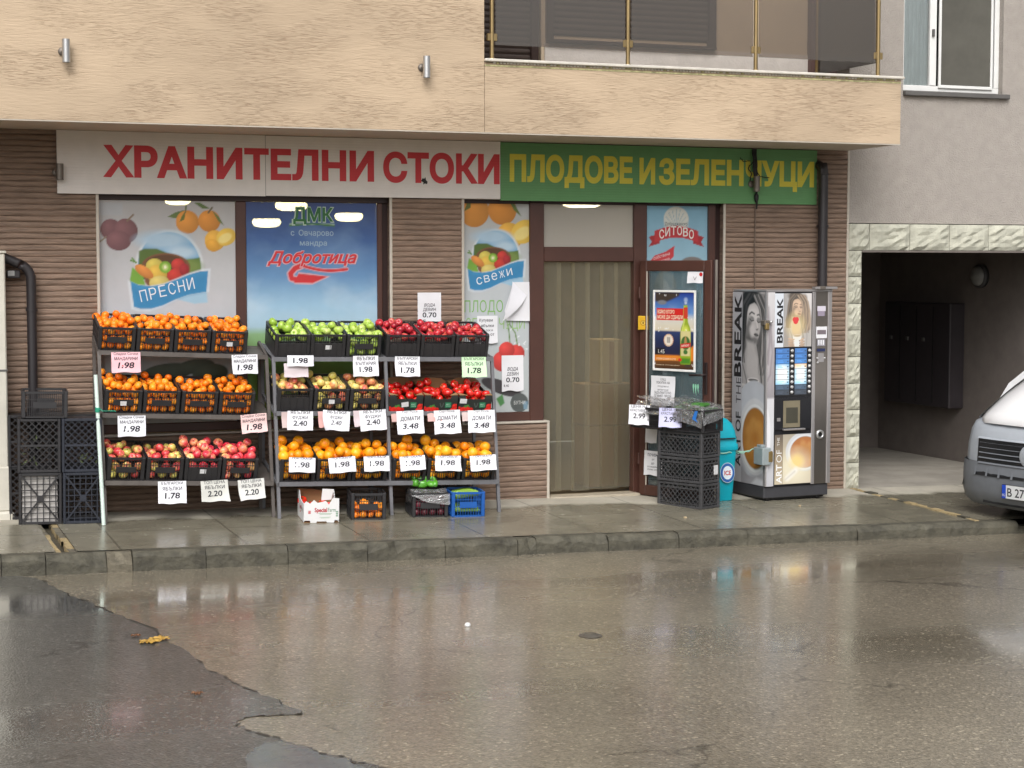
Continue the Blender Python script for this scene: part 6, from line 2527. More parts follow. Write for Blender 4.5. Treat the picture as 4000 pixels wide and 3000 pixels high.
def crumple(mb, M, pts, n, amp, seed):
    """crumpled clear film spanning a four-cornered patch that may droop"""
    r = np.random.default_rng(seed)
    ph = r.uniform(0, 6.28, 12)
    A_, B_, C_, D_ = [Vector(p) for p in pts]
    vs, fs = [], []
    for j in range(n + 1):
        for i in range(n + 1):
            u, v = i / n, j / n
            p = (A_ * (1 - u) + B_ * u) * (1 - v) + (D_ * (1 - u) + C_ * u) * v
            w = 0
            for k in range(5):
                f = 3 + 3.1 * k
                w += abs(math.sin(f * u + ph[k] + 2.3 * math.sin(f * .6 * v + ph[k + 5]))) / (1 + k * .7)
            e = .35 + .65 * min(1, 6 * min(u, 1 - u), 6 * min(v, 1 - v))
            q = Vector((r.uniform(-.2, .2), r.uniform(-.2, .2), 1))
            vs.append(p + q * (amp * (w - 1.1) * e))
    for j in range(n):
        for i in range(n):
            a_ = j * (n + 1) + i
            fs.append((a_, a_ + 1, a_ + n + 2, a_ + n + 1))
    mb.add(vs, fs, M_BAG, M)


mb = MB()
crumple(mb, M, [(-.16, -.012, .17), (.16, -.012, .16), (.15, .12, .215), (-.15, .12, .215)], 22, .014, 3)
crumple(mb, M, [(-.02, -.02, .12), (.16, -.016, .10), (.16, -.006, .19), (-.16, -.01, .18)], 14, .010, 4)
crumple(mb, M, [(-.17, .22, .1), (-.162, -.01, .12), (-.15, -.01, .20), (-.15, .22, .24)], 14, .012, 5)
thing(mb.build('plastic_sheet'), 'crumpled clear plastic sheet over the red onion crate', 'plastic sheet')
CR_B = mesh_only(slat_crate(.282, .30, .205, M_BLUE, step=.021), 'floor_crate')
M = gframe(4.79, -.874, -.10)
put('floor_crate', CR_B, M, 'bright blue slatted crate of pale marrows on the pavement by the doorway wall', 'crate', 'crates on the pavement under the right rack')
mb = MB()
mb.tube([(-.11, 0, 0), (-.09, 0, .002), (-.04, 0, .006), (.04, .004, .006), (.09, .0, .0), (.112, .0, -.002)], [.006, .018, .022, .022, .017, .005], F_CUC2, 12)
MAR = mesh_only(mb, 'marrow')
for i in range(10):
    a_ = Rp.uniform(-.25, .25) - .12
    put('marrow', MAR, M @ Matrix.Translation((Rp.uniform(-.012, .012), .045 + .055 * (i % 5), .03 + .040 * (i // 5) + (.10 if i > 4 else .02))) @ Matrix.Rotation(a_, 4, 'Z') @ Matrix.Rotation(-.16 if i > 4 else 0, 4, 'Y'),
        'pale green marrow in the blue crate', 'marrow', 'marrows in the blue crate')
M = gframe(4.80, -.46, -.05)
put('floor_crate', CR_V, M, 'empty black crate on the pavement behind the blue crate', 'crate', 'crates on the pavement under the right rack')

# ================================================================== LEFT: EMPTY CRATES
M_PALE = mat('paper_stack', (196, 192, 188), rough=.85, var=.12, vscale=4, stretch=(.5, 1, 20))


def lattice(mb, W, H, F, m, step=.05, bw=.007, d=.006, diag=True, x=False, mid=True):
    """one lattice side: frame, slanting bars both ways (or upright bars), centre bars"""
    fr_ = .022
    mb.box(0, fr_, 0, H, 0, d * 2, m, F, bev=.003)
    mb.box(W - fr_, W, 0, H, 0, d * 2, m, F, bev=.003)
    mb.box(fr_, W - fr_, 0, fr_, 0, d * 2, m, F, bev=.003)
    mb.box(fr_, W - fr_, H - fr_, H, 0, d * 2, m, F, bev=.003)
    a0, a1, b0, b1 = fr_, W - fr_, fr_, H - fr_

    def clip(p, q, w):
        mb.bar((p[0], p[1], w), (q[0], q[1], w), bw, d * .7, m, F, up=(0, 0, 1))
    if diag:
        w_, h_ = a1 - a0, b1 - b0
        for s_, ww in ((1, d * .6), (-1, d * .9)):
            c = -h_
            while c < w_:
                # line x = a0 + c + t, y = b0 + t
                t0, t1 = max(0, -c), min(h_, w_ - c)
                if t1 - t0 > .01:
                    p, q = (c + t0, t0), (c + t1, t1)
                    if s_ < 0:
                        p, q = (w_ - p[0], p[1]), (w_ - q[0], q[1])
                    clip((a0 + p[0], b0 + p[1]), (a0 + q[0], b0 + q[1]), ww)
                c += step
    else:
        n = int(W / step)
        for i in range(1, n):
            clip((W * i / n, b0), (W * i / n, b1), d * .6)
        n = int(H / step)
        for i in range(1, n):
            clip((a0, H * i / n), (a1, H * i / n), d * .9)
    if x:
        for p, q in (((a0, b0), (a1, b1)), ((a0, b1), (a1, b0))):
            mb.bar((*p, d), (*q, d), .012, d * 1.6, m, F, up=(0, 0, 1))
        mb.box(W / 2 - .025, W / 2 + .025, H / 2 - .025, H / 2 + .025, 0, d * 2.2, m, F)
    elif mid:
        mb.box(fr_, W - fr_, H / 2 - .008, H / 2 + .008, 0, d * 1.8, m, F)


def end_crate(W, H, D, m, diag, x):
    """crate lying on its side, its bottom towards the street"""
    mb = MB()
    lattice(mb, W, H, wall(0, .013, 0), m, .052 if diag else .042, diag=diag, x=x)
    lattice(mb, D, H, wall(.013, D, 0, -math.pi / 2), m, .06, diag=diag)
    lattice(mb, D, H, wall(W - .013, 0, 0, math.pi / 2), m, .06, diag=diag)
    mb.box(.001, W - .001, .014, D, H - .012, H - .002, m)
    mb.box(.001, W - .001, .014, D, .002, .012, m)
    return mb


EC_D = mesh_only(end_crate(.325, .418, .24, M_CRATE, True, False), 'empty_crate')
EC_N = mesh_only(end_crate(.305, .418, .24, M_NAVY, True, False), 'empty_crate')
EC_X = mesh_only(end_crate(.325, .400, .24, M_CRATE, False, True), 'empty_crate')
EC_XN = mesh_only(end_crate(.305, .400, .24, M_NAVY, False, True), 'empty_crate')
gE = 'empty crates stacked by the left rack'
# a few leaves and wraps caught behind the bars
for me, x, z, lb in ((EC_X, 1.245, .046, 'black crate on end filled with pale paper sheets, beside the left rack'), (EC_XN, 1.574, .042, 'navy crate on end, touching the white pipe at the left rack'),
                     (EC_D, 1.243, .450, 'black lattice crate on end, under the upright crate at the left'), (EC_N, 1.572, .446, 'navy lattice crate on end, upper one beside the left rack')):
    put('empty_crate', me, Matrix.Translation((x, -.50 - .04 * (x > 1.5), z)) @ Matrix.Rotation(-.09, 4, 'Z') @ Matrix.Rotation(.012, 4, 'Y'), lb, 'crate', gE)
mb = MB()
z = .062
Mx = Matrix.Translation((1.245, -.50, .0)) @ Matrix.Rotation(-.09, 4, 'Z')
while z < .43:
    h = random.uniform(.007, .012)
    mb.box(.028 + random.uniform(0, .006), .297 - random.uniform(0, .008), .024 + random.uniform(0, .008), .2, z, z + h - .0015, M_PALE, Mx)
    z += h
thing(mb.build('paper_stack'), 'stack of pale cardboard sheets inside the bottom left crate', 'paper stack')
mb = MB()
Rl = random.Random(4)
for i in range(16):
    x, z = 1.28 + Rl.uniform(0, .12), .50 + Rl.uniform(0, .25)
    if i > 9:
        x, z = 1.80 + Rl.uniform(-.08, .04), .50 + Rl.uniform(0, .1)
    a_ = Rl.uniform(0, 3.1)
    l = Rl.uniform(.015, .035)
    y = -.47 - .09 * (x - 1.245)
    mb.add([(x - l * math.cos(a_), y, z - l * math.sin(a_)), (x + .006 * math.sin(a_), y - .004, z - .006 * math.cos(a_)), (x + l * math.cos(a_), y + .004, z + l * math.sin(a_)), (x - .008 * math.sin(a_), y, z + .008 * math.cos(a_))], [(0, 1, 2, 3)],
           mat('withered_leaf', (92, 104, 66), rough=.7, var=.3))
o = mb.build('cabbage_scraps')
thing(o, 'withered leaf scraps caught behind the lattice of the empty crates', 'leaf scraps')
o['kind'] = 'stuff'
CR_T = mesh_only(slat_crate(.345, .40, .205, M_CRATE, step=.014), 'empty_crate')
put('empty_crate', CR_T, Matrix.Translation((1.452, -.525, .872)) @ Matrix.Rotation(-.08, 4, 'Z') @ Matrix.Rotation(.02, 4, 'Y'), 'empty black slatted crate upright on top of the stacked crates, below the drainpipe', 'crate', gE)
# crates added behind them to darken the see-through lattice
for x, z in ((1.20, .052), (1.20, .458), (1.56, .046), (1.56, .452)):
    put('empty_crate', EC_D, Matrix.Translation((x, -.24, z)) @ Matrix.Rotation(-.05, 4, 'Z'), ('lower' if z < .2 else 'upper') + ' dark lattice crate added behind the front stack of empty crates, ' + ('beside the cabinet' if x < 1.4 else 'behind the navy crates'), 'crate', gE)

# white plastic pipe leaning on the rack
M_PIPE = mat('white_plastic_pipe', (206, 222, 214), rough=.35, var=.05)
M_TAPE = mat('green_string', (44, 150, 120), rough=.7)
mb = MB()
mb.tube([(1.868, -.665, .036), (1.846, -.50, 1.195)], .016, M_PIPE, 12)
o = mb.build('plastic_pipe')
thing(o, 'white plastic pipe leaning against the left leg of the left rack', 'pipe')
mb = MB()
mb.lathe([(.019, -.018), (.021, -.006), (.019, .004), (.022, .012), (.018, .02)], M_TAPE, 12, Matrix.Translation((1.852, -.545, .925)) @ Matrix.Rotation(.14, 4, 'X'))
mb.tube(wob([(1.86, -.56, .925), (1.91, -.565, .915), (1.99, -.56, .91)], .006), .004, M_TAPE, 5)
mb.build('string', o)


# ================================================================== CRATE STACK PROPPING THE DOOR
YS = R(26)
STK = Matrix.Translation((6.887, -.955, 0)) @ Matrix.Rotation(YS, 4, 'Z') @ Matrix.Translation((.135, 0, 0))    # origin: middle of the front edge


def lattice_crate(W, D, H, m):
    mb = MB()
    z = Matrix.Translation((-W / 2, 0, 0))
    for F, w_ in ((z @ wall(0, .012, 0), W), (z @ wall(.012, D, 0, -math.pi / 2), D), (z @ wall(W - .012, 0, 0, math.pi / 2), D), (z @ wall(W, D - .012, 0, math.pi), W)):
        lattice(mb, w_, H, F, m, .050, bw=.0075, diag=True, mid=False)
        mb.box(.02, w_ - .02, H * .76, H * .81, .001, .011, m, F)
        mb.box(.02, w_ - .02, H * .16, H * .20, .001, .011, m, F)
    for sx in (0, 1):
        for sy in (0, 1):
            mb.box(-W / 2 - .002 + sx * (W - .026), -W / 2 + .028 + sx * (W - .026), -.002 + sy * (D - .026), .028 + sy * (D - .026), 0, H + .004, m, bev=.004)
    mb.box(-W / 2 + .01, W / 2 - .01, .01, D - .01, .002, .008, m)
    return mb


M_CRATE3 = mat('sheen_crate_plastic', (62, 62, 64), rough=.5, var=.3, vscale=14)  # lighter grey works the plastic's shine into the base colour
LC = mesh_only(lattice_crate(.262, .485, .216, M_CRATE3), 'stacked_crate')
gS = 'crates stacked against the open door'
zb = pav(6.9, -.75) - .004
for i, lb in enumerate(('black lattice crate at the bottom of the stack propping the open door', 'black lattice crate in the middle of the stack propping the open door', 'black lattice crate just under the covered cucumber crate')):
    k = put('stacked_crate', LC, Matrix.Translation((0, 0, zb + i * .222)) @ STK @ Matrix.Rotation((-.012, .015, -.01)[i], 4, 'Z'), lb, 'crate', gS)
    if i == 1:
        mb = MB()
        mb.box(.04, .09, -.012, -.003, .07, .15, M_STICK)
        put('label', mesh_only(mb, 'label'), Matrix.Identity(4), parent=k)
zt = zb + 3 * .222
CC = mesh_only(slat_crate(.30, .43, .195, M_CRATE, step=.014), 'cucumber_crate')
MT = Matrix.Translation((0, 0, zt)) @ STK @ Matrix.Translation((0.005, -.02, 0)) @ Matrix.Rotation(.03, 4, 'Z')
put('cucumber_crate', CC, MT, 'black crate of cucumbers under clear plastic on top of the crate stack', 'crate', gS)
C2 = mesh_only(slat_crate(.25, .36, .185, M_CRATE, step=.014), 'cucumber_crate')
M2 = Matrix.Translation((0, 0, zt + .002)) @ STK @ Matrix.Translation((-.02, .425, 0)) @ Matrix.Rotation(-.03, 4, 'Z')
put('cucumber_crate', C2, M2, 'black crate at the back of the stack top, nearest the doorway', 'crate', gS)
mb = MB()
mb.tube([(-.085, 0, 0), (-.075, 0, .0), (-.03, .003, .004), (.03, .004, .005), (.075, 0, 0), (.088, 0, 0)], [.004, .014, .019, .019, .014, .004], F_CUC, 12)
CUC = mesh_only(mb, 'cucumber')
Rc = random.Random(6)
for i in range(22):
    j = i // 8
    Mq = MT @ Matrix.Translation((Rc.uniform(-.06, .06), .07 + .045 * (i % 8) + Rc.uniform(-.01, .01),   .155 + .036 * j)) @ Matrix.Rotation(Rc.uniform(-.5, .5), 4, 'Z') @ Matrix.Rotation(Rc.uniform(-.1, .1), 4, 'Y')
    put('cucumber', CUC, Mq, 'green cucumber heaped in the plastic covered crate on top of the stack', 'cucumber', 'cucumbers on the crate stack')
mb = MB()
crumple(mb, MT, [(-.16, .05, .205), (.16, .0, .215), (.15, .40, .285), (-.15, .40, .275)], 24, .018, 13)
crumple(mb, MT, [(-.17, -.015, .06), (.15, -.02, .12), (.16, .01, .215), (-.155, .02, .215)], 20, .018, 14)
crumple(mb, MT, [(-.175, .30, .10), (-.178, .0, .04), (-.14, .0, .225), (-.14, .36, .255)], 20, .018, 15)
thing(mb.build('plastic_sheet'), 'crumpled clear plastic sheet over the cucumber crate on the stack', 'plastic sheet')
mb = MB()
crumple(mb, M2, [(-.15, .34, .12), (-.14, .0, .13), (-.05, .0, .22), (-.05, .34, .24)], 18, .014, 16)
crumple(mb, M2, [(-.13, .0, .19), (.12, .0, .20), (.10, .30, .27), (-.12, .30, .28)], 18, .02, 17)
thing(mb.build('plastic_sheet'), 'crumpled clear plastic bag in the crate nearest the doorway', 'plastic sheet')
mb = MB()
M_BLUEP = mat('blue_print', (40, 110, 190), rough=.4)
crumple_M = MT @ Matrix(((0, 0, -1, -.163), (-1, 0, 0, .16), (0, 1, 0, 0), (0, 0, 0, 1)))
mb.poly([(.06, .12), (.09, .19), (.12, .19), (.10, .12), (.12, .09)], M_BLUEP, crumple_M, w=.012)
o_ = mb.build('wrapper')
thing(o_, 'scrap of blue wrapper at the side of the covered cucumber crate', 'wrapper')
cuke = [('ЦЕНА НА', .022, .024, .008, 0, .15), ('КРАСТАВИЦИ', .022, .058, .006, 0, .165), ('2.99', .044, .118, .018, .05, .11)]
LQ = Matrix(((0, 0, -1, 0), (-1, 0, 0, 0), (0, 1, 0, 0), (0, 0, 0, 1)))       # on the -x side of a crate: u runs towards its front


def crate_sheet(Mc, W, u, z, w_, h_, lb, sd, col, lean=-.05):
    F = Mc @ Matrix.Translation((-W / 2 - .022, 0, 0)) @ Matrix(((0, 0, -1, 0), (-1, 0, 0, u), (0, 1, 0, z), (0, 0, 0, 1)))
    F = F @ Matrix.Rotation(lean, 4, 'X') @ Matrix.Rotation(.45, 4, 'Y')
    paper('price_sheet', lb, 'price sheet', F, w_, h_, cuke, col=col, curl=.012, seed=sd, group='price sheets on the crate stack')


crate_sheet(MT, .30, .33, .200, .20, .168, 'bluish price sheet КРАСТАВИЦИ 2.99 on the covered cucumber crate', 41, lin((206, 206, 238)))
crate_sheet(M2, .25, .235, .205, .19, .175, 'white price sheet 2.99 on the crate nearest the doorway', 42, WHTP)

# ================================================================== TURQUOISE BIN
M_TURQ = mat('turquoise_plastic', (0, 158, 178), rough=.35, var=.08)
bx_, by_ = 7.315, -.43
e = empty('litter_bin', (bx_, by_, pav(bx_, by_)), 'turquoise swing lid litter bin between the crate stack and the coffee machine', 'bin')
zb_ = pav(bx_, by_)


def rrect(w, d, r, n=5):
    out = []
    for cx, cy, a0 in ((w - r, d - r, 0), (-w + r, d - r, 90), (-w + r, -d + r, 180), (w - r, -d + r, 270)):
        for i in range(n + 1):
            t = R(a0 + 90 * i / n)
            out.append((cx + r * math.cos(t), cy + r * math.sin(t)))
    return out


def loft(mb, rings, m, M, cap=True, smooth=True):
    n = len(rings[0][0])
    vs = [(x, y, z) for pts, z in rings for x, y in pts]
    fs = [(i * n + k, i * n + (k + 1) % n, (i + 1) * n + (k + 1) % n, (i + 1) * n + k) for i in range(len(rings) - 1) for k in range(n)]
    mb.add(vs, fs, m, M, smooth=smooth)
    if cap:
        mb.add([(x, y, rings[-1][1]) for x, y in rings[-1][0]], [tuple(range(n))], m, M)
        mb.add([(x, y, rings[0][1]) for x, y in rings[0][0]], [tuple(range(n))[::-1]], m, M)


MBN = Matrix.Translation((bx_, by_, zb_)) @ Matrix.Rotation(.08, 4, 'Z')
mb = MB()
loft(mb, [(rrect(.108, .088, .03), 0), (rrect(.112, .092, .03), .01), (rrect(.138, .118, .035), .46)], M_TURQ, MBN)
mb.build('body', e)
mb = MB()
loft(mb, [(rrect(.150, .128, .04), .455), (rrect(.153, .131, .04), .47), (rrect(.150, .128, .04), .505), (rrect(.142, .120, .04), .515), (rrect(.140, .118, .04), .56), (rrect(.132, .108, .045), .63), (rrect(.112, .088, .05), .69), (rrect(.075, .06, .04), .73), (rrect(.03, .03, .02), .745)], M_TURQ, MBN)
mb.build('lid', e)
mb = MB()
mb.bar((-.1, -.128, .562), (.1, -.128, .562), .02, .008, M_CABLE, MBN)
mb.bar((.135, -.09, .56), (.135, .09, .56), .02, .008, M_CABLE, MBN)
mb.build('lid_slot', e)
mb = MB()
FB = MBN @ wall(.03, -.1185, .255) @ Matrix.Rotation(-.062, 4, 'X')
for r, cl, w_ in ((.09, (196, 206, 216), .002), (.085, (34, 90, 160), .003), (.06, (214, 224, 232), .004)):
    mb.add([(r * .85 * math.cos(t), r * math.sin(t), w_) for t in np.linspace(0, 2 * math.pi, 33)[:-1]], [tuple(range(32))], M_VINYL, FB, col=lin(cl))
mb.text(FB, 'ICE', 0, -.02, .04, M_VINYL, lin((186, 60, 66)), bold=.03, fitw=.07, w=.005)
mb.build('round_label', e)
M_STRING = mat('pale_green_string', (150, 196, 176), rough=.9, var=.2)
mb = MB()
ring = [(.152 * math.cos(t) * 1.0, .13 * math.sin(t), .435 + random.uniform(-.006, .006)) for t in np.linspace(-math.pi * .6, math.pi * .2, 14)]
mb.tube(ring, .006, M_STRING, 5, MBN)
mb.tube(wob([(.14, -.06, .435), (.2, -.08, .43), (.26, -.08, .435), (.33, -.075, .45)], .008), .006, M_STRING, 5, MBN)
mb.tube(wob([(.14, -.08, .428), (.22, -.09, .42), (.30, -.08, .44)], .008), .004, M_STRING, 5, MBN)
mb.build('string', e)

# ================================================================== COFFEE MACHINE
MAng = R(4.5)
MC = Matrix.Translation((7.685, -.635, -.065)) @ Matrix.Rotation(MAng, 4, 'Z')
MWd, MDp, MHt = .70, .555, 1.875
M_MGREY = mat('machine_grey', (150, 148, 150), rough=.35, metal=.4, var=.06)
M_MSIL = mat('machine_silver', (176, 172, 172), rough=.3, metal=.65, var=.05, stretch=(1, 1, .1))
M_MBLK = mat('machine_black', (26, 26, 30), rough=.3, var=.1)
M_MBASE = mat('machine_base', (58, 58, 62), rough=.5, var=.15)
M_MST = mat('machine_steel_panel', (132, 126, 120), rough=.28, metal=.85, var=.10, vscale=4, stretch=(1, 1, .25))
M_BACKLIT = print_mat('backlit_print', rough=.25, emit=.9)
e = empty('coffee_machine', (7.685 + .35 * math.cos(MAng), -.30, -.065), 'tall coffee vending machine with lit panels and a picture of a woman with a cup', 'vending machine')
FM = MC @ wall(0, 0, 0)                                      # front: u to the right, v up, w outwards
SM = MC @ Matrix(((0, 0, -1, 0), (-1, 0, 0, MDp), (0, 1, 0, 0), (0, 0, 0, 1)))    # left side: u from the back to the front
mb = MB()
mb.box(.004, MWd, .03, MDp, .135, MHt, M_MGREY, MC, bev=.006)
mb.box(0.0, .012, -.0, .028, .135, MHt, M_MSIL, MC, bev=.003)
mb.box(.0, MWd + .01, .0, MDp, MHt, MHt + .02, M_MSIL, MC, bev=.004)
mb.build('cabinet', e)
mb = MB()
mb.box(.002, MWd - .005, .02, MDp - .01, .025, .134, M_MBASE, MC, bev=.008)
mb.box(.03, MWd - .03, .06, MDp - .06, .005, .025, M_MBLK, MC)
for q in (.06, .60):
    mb.lathe([(.0, 0), (.025, 0), (.02, .03)], M_MBLK, 10, MC @ Matrix.Translation((q, .06, 0)))
mb.build('base', e)
mb = MB()
mb.box(.012, .088, .0, .03, .135, MHt, M_MSIL, MC, bev=.004)
mb.box(.088, .49, .006, .03, .135, MHt, M_MBLK, MC)
mb.box(.490, .525, -.006, .03, .135, MHt, M_MSIL, MC, bev=.004)
mb.box(.525, .658, .006, .03, .135, MHt, M_MST, MC)
mb.box(.658, MWd, -.006, .03, .135, MHt, M_MSIL, MC, bev=.004)
mb.build('door_panel', e)


def woman(cv, x, y, w, h, warm):
    """photograph of a woman looking down at a cup, as soft printed shapes"""
    P = lambda pts: [(x + a_ * w, y + b_ * h) for a_, b_ in pts]

    def C(g, tint):
        g = g if warm else max(16, (g - 150) * 1.55 + 116)
        return tuple(min(255, g * t) for t in ((1.0, .97, .96) if not warm else tint))
    S_ = lambda a_, b_, rx, ry, g, tint=(1, .97, .95), **kw: cv.ell(x + a_ * w, y + b_ * h, rx * w, ry * h, C(g, tint), **kw)
    skin = (1, .84, .70)
    hair = (1, .86, .72)
    coat = (1, .96, .92)
    cv.poly(P([(-.02, -.02), (1.02, -.02), (1.02, 1.02), (-.02, 1.02)]), C(190, (1, .97, .95)), soft=.002)
    S_(.95, .85, .3, .25, 222, soft=.8)
    S_(.02, .75, .15, .3, 168, soft=.8)
    # coat and shoulders
    cv.poly(P([(.0, .0), (.0, .42), (.12, .52), (.35, .5), (.62, .52), (.9, .5), (1.0, .42), (1.0, .0)]), C(186, coat), soft=.03 * h)
    cv.poly(P([(.0, .0), (.02, .36), (.12, .44), (.2, .3), (.18, .0)]), C(164, (1, .94, .88)), soft=.03 * h)
    # hair mass: dark crown, paler lengths falling on the right
    cv.poly(P([(.20, .78), (.2, .92), (.32, 1.0), (.55, 1.01), (.74, .95), (.86, .83), (.92, .68), (.97, .52), (.95, .32), (.80, .26), (.66, .42), (.5, .62), (.3, .5), (.2, .40), (.08, .36), (.06, .5), (.16, .64)]), C(140, hair), soft=.03 * h)
    S_(.84, .55, .13, .22, 176, hair, rot=.15, soft=.8)
    S_(.42, .94, .27, .09, 84, hair, rot=-.15, soft=.5)
    S_(.22, .74, .09, .2, 88, hair, rot=-.1, soft=.6)
    S_(.70, .88, .12, .1, 112, hair, rot=-.5, soft=.6)
    # face turned down to the right
    cv.poly(P([(.30, .80), (.29, .70), (.36, .60), (.46, .545), (.545, .54), (.61, .585), (.655, .65), (.675, .70), (.66, .78), (.63, .86), (.5, .90), (.38, .88)]), C(206, skin), soft=.014 * h)
    S_(.50, .80, .15, .06, 222, skin, rot=-.2, soft=.8)
    S_(.35, .66, .07, .11, 158, skin, rot=-.2, soft=.8)
    S_(.45, .655, .075, .045, 216, skin, rot=-.3, soft=.9)
    S_(.5, .56, .1, .03, 158, skin, rot=.1, soft=.8)
    S_(.36, .54, .1, .06, 140, skin, soft=.7)
    cv.line(P([(.37, .795), (.43, .815), (.50, .80)]), .022 * w, C(96, hair), soft=.012 * h)
    cv.line(P([(.575, .79), (.625, .795), (.66, .775)]), .020 * w, C(96, hair), soft=.012 * h)
    for ex, ey in ((.44, .748), (.615, .738)):
        S_(ex, ey + .008, .055, .022, 172, skin, rot=-.12, soft=.5)
        cv.line(P([(ex - .06, ey + .006), (ex - .01, ey - .014), (ex + .05, ey - .008)]), .013 * w, C(66, (1, .8, .7)), soft=.009 * h)
    cv.line(P([(.545, .77), (.575, .70), (.60, .672)]), .014 * w, C(228, skin), soft=.012 * h)
    cv.line(P([(.60, .668), (.575, .655), (.55, .662)]), .014 * w, C(126, skin), soft=.010 * h)
    S_(.553, .612, .058, .016, 156, (1, .58, .54), rot=-.12, soft=.35)
    cv.line(P([(.5, .616), (.55, .612), (.605, .607)]), .010 * w, C(92, (1, .6, .55)), soft=.008 * h)
    r = random.Random(9)
    for i in range(30):
        a_ = r.uniform(.66, .93)
        g = r.choice((96, 118, 150, 186, 206))
        cv.line(P([(a_ - .2, .97), (a_ - .04, .84), (a_ + .02, .66), (a_ + r.uniform(-.05, .05), .45), (a_ + r.uniform(-.12, .04), .26)]), r.uniform(.010, .026) * w, C(g, hair), soft=.014 * h, a=.6)
    for i in range(18):
        a_ = r.uniform(.14, .30)
        cv.line(P([(a_ + .22, .985), (a_ + .04, .88), (a_ - .0, .70), (a_ - .06, .52), (a_ + r.uniform(-.1, .02), .36)]), r.uniform(.010, .024) * w, C(r.choice((70, 84, 110, 140)), hair), soft=.014 * h, a=.6)
    # chest / blouse, lapel
    cv.poly(P([(.3, .56), (.48, .54), (.6, .4), (.64, .2), (.5, .14), (.3, .26)]), C(200, (1, .86, .72)), soft=.04 * h)
    cv.line(P([(.58, .52), (.66, .36), (.7, .2), (.68, .02)]), .03 * w, C(120, coat), soft=.02 * h)
    cv.line(P([(.8, .4), (.84, .2), (.82, .0)]), .02 * w, C(150, coat), soft=.02 * h)
    cv.line(P([(.2, .34), (.3, .2), (.36, .02)]), .02 * w, C(140, coat), soft=.02 * h)
    # cup with both hands round it
    cv.poly(P([(.33, .20), (.37, .0), (.60, .0), (.64, .20)]), C(232, (1, 1, .98)), soft=.008 * h)
    S_(.485, .205, .155, .02, 216, soft=.2)
    S_(.485, .203, .13, .013, 150, (1, .8, .6), soft=.3)
    S_(.69, .11, .06, .05, 226, soft=.2)
    S_(.69, .11, .03, .026, 150, soft=.3)
    for i, (a_, b_, rt) in enumerate(((.27, .14, -.2), (.26, .095, -.1), (.27, .05, 0), (.28, .01, .1))):
        S_(a_, b_, .115, .022, 200 - 8 * i, skin, rot=rt, soft=.2, shade=.15)
        S_(a_ + .105, b_ - .002, .02, .012, 214, skin, soft=.3)
    for i, (a_, b_, rt) in enumerate(((.66, .13, .5), (.67, .085, .35), (.67, .04, .2), (.66, .0, .1))):
        S_(a_, b_, .10, .021, 202 - 8 * i, skin, rot=rt, soft=.2, shade=.15)
        S_(a_ - .09, b_ - .02, .018, .012, 120, (1, .7, .64), soft=.3)


def coffee_cup(cv, cx, cy, rx, ry, gray):
    cv.ell(cx, cy + ry * .05, rx * 1.32, ry * 1.28, (206, 206, 208), soft=.05, shade=.08)
    cv.ell(cx, cy, rx * 1.16, ry * 1.14, (222, 222, 222), soft=.04)
    cv.ell(cx + rx * .03, cy, rx * 1.04, ry * 1.03, (150, 120, 92), soft=.06)
    cv.ell(cx, cy, rx, ry, (176, 118, 50) if gray else (190, 112, 38), soft=.05, shade=.25, lx=.0, ly=-.3)
    for i in range(7):
        t = i * .9
        cv.ell(cx + rx * .45 * math.cos(t), cy + ry * .45 * math.sin(t), rx * .3, ry * .22, (206, 156, 84), rot=t, soft=.9, a=.5)
    cv.ell(cx, cy - ry * .1, rx * .55, ry * .5, (160, 100, 40), soft=.9, a=.5)


# side foil
sw_ = MDp - .03
cv = Cv(sw_, 1.735, 200, (150, 146, 148))
s0 = .165
woman(cv, s0 - .115, .74, .62, 1.0, False)
cv.poly([(s0, 0), (sw_, 0), (sw_, .80), (s0, .80)], (150, 146, 150), soft=.004)
cv.ell(sw_ * .72, .50, .36, .44, (190, 192, 198), soft=.03, shade=.1)
cv.poly([(s0, 0), (sw_, 0), (sw_, .12), (s0 + .1, .06), (s0, .2)], (156, 154, 158), soft=.05)
coffee_cup(cv, sw_ * .74, .42, .205, .27, True)
cv.poly([(sw_ * .62, .0), (sw_ * .8, .07), (sw_, .05), (sw_, 0)], (190, 190, 194), soft=.03)
cv.poly([(0, 0), (s0, 0), (s0, 1.735), (0, 1.735)], (186, 184, 188), soft=.002)
cv.grad  # (plain strip carries the words)
mb = MB()
FS = SM @ Matrix.Translation((0, .137, .0))
mb.grid(FS, cv, M_VINYL, w=.0015)
bk = lin((34, 30, 32))
mb.text(FS, 'BREAK', .150, 1.34, .118, M_VINYL, bk, bold=.030, rot=math.pi / 2, fitw=.755, w=.003)
mb.text(FS, 'THE', .150, .835, .085, M_VINYL, lin((70, 66, 70)), bold=-.005, rot=math.pi / 2, fitw=.235, w=.003)
mb.text(FS, 'ART OF', .150, .39, .085, M_VINYL, lin((40, 38, 40)), bold=.02, rot=math.pi / 2, fitw=.50, w=.003)
mb.build('side_picture', e)
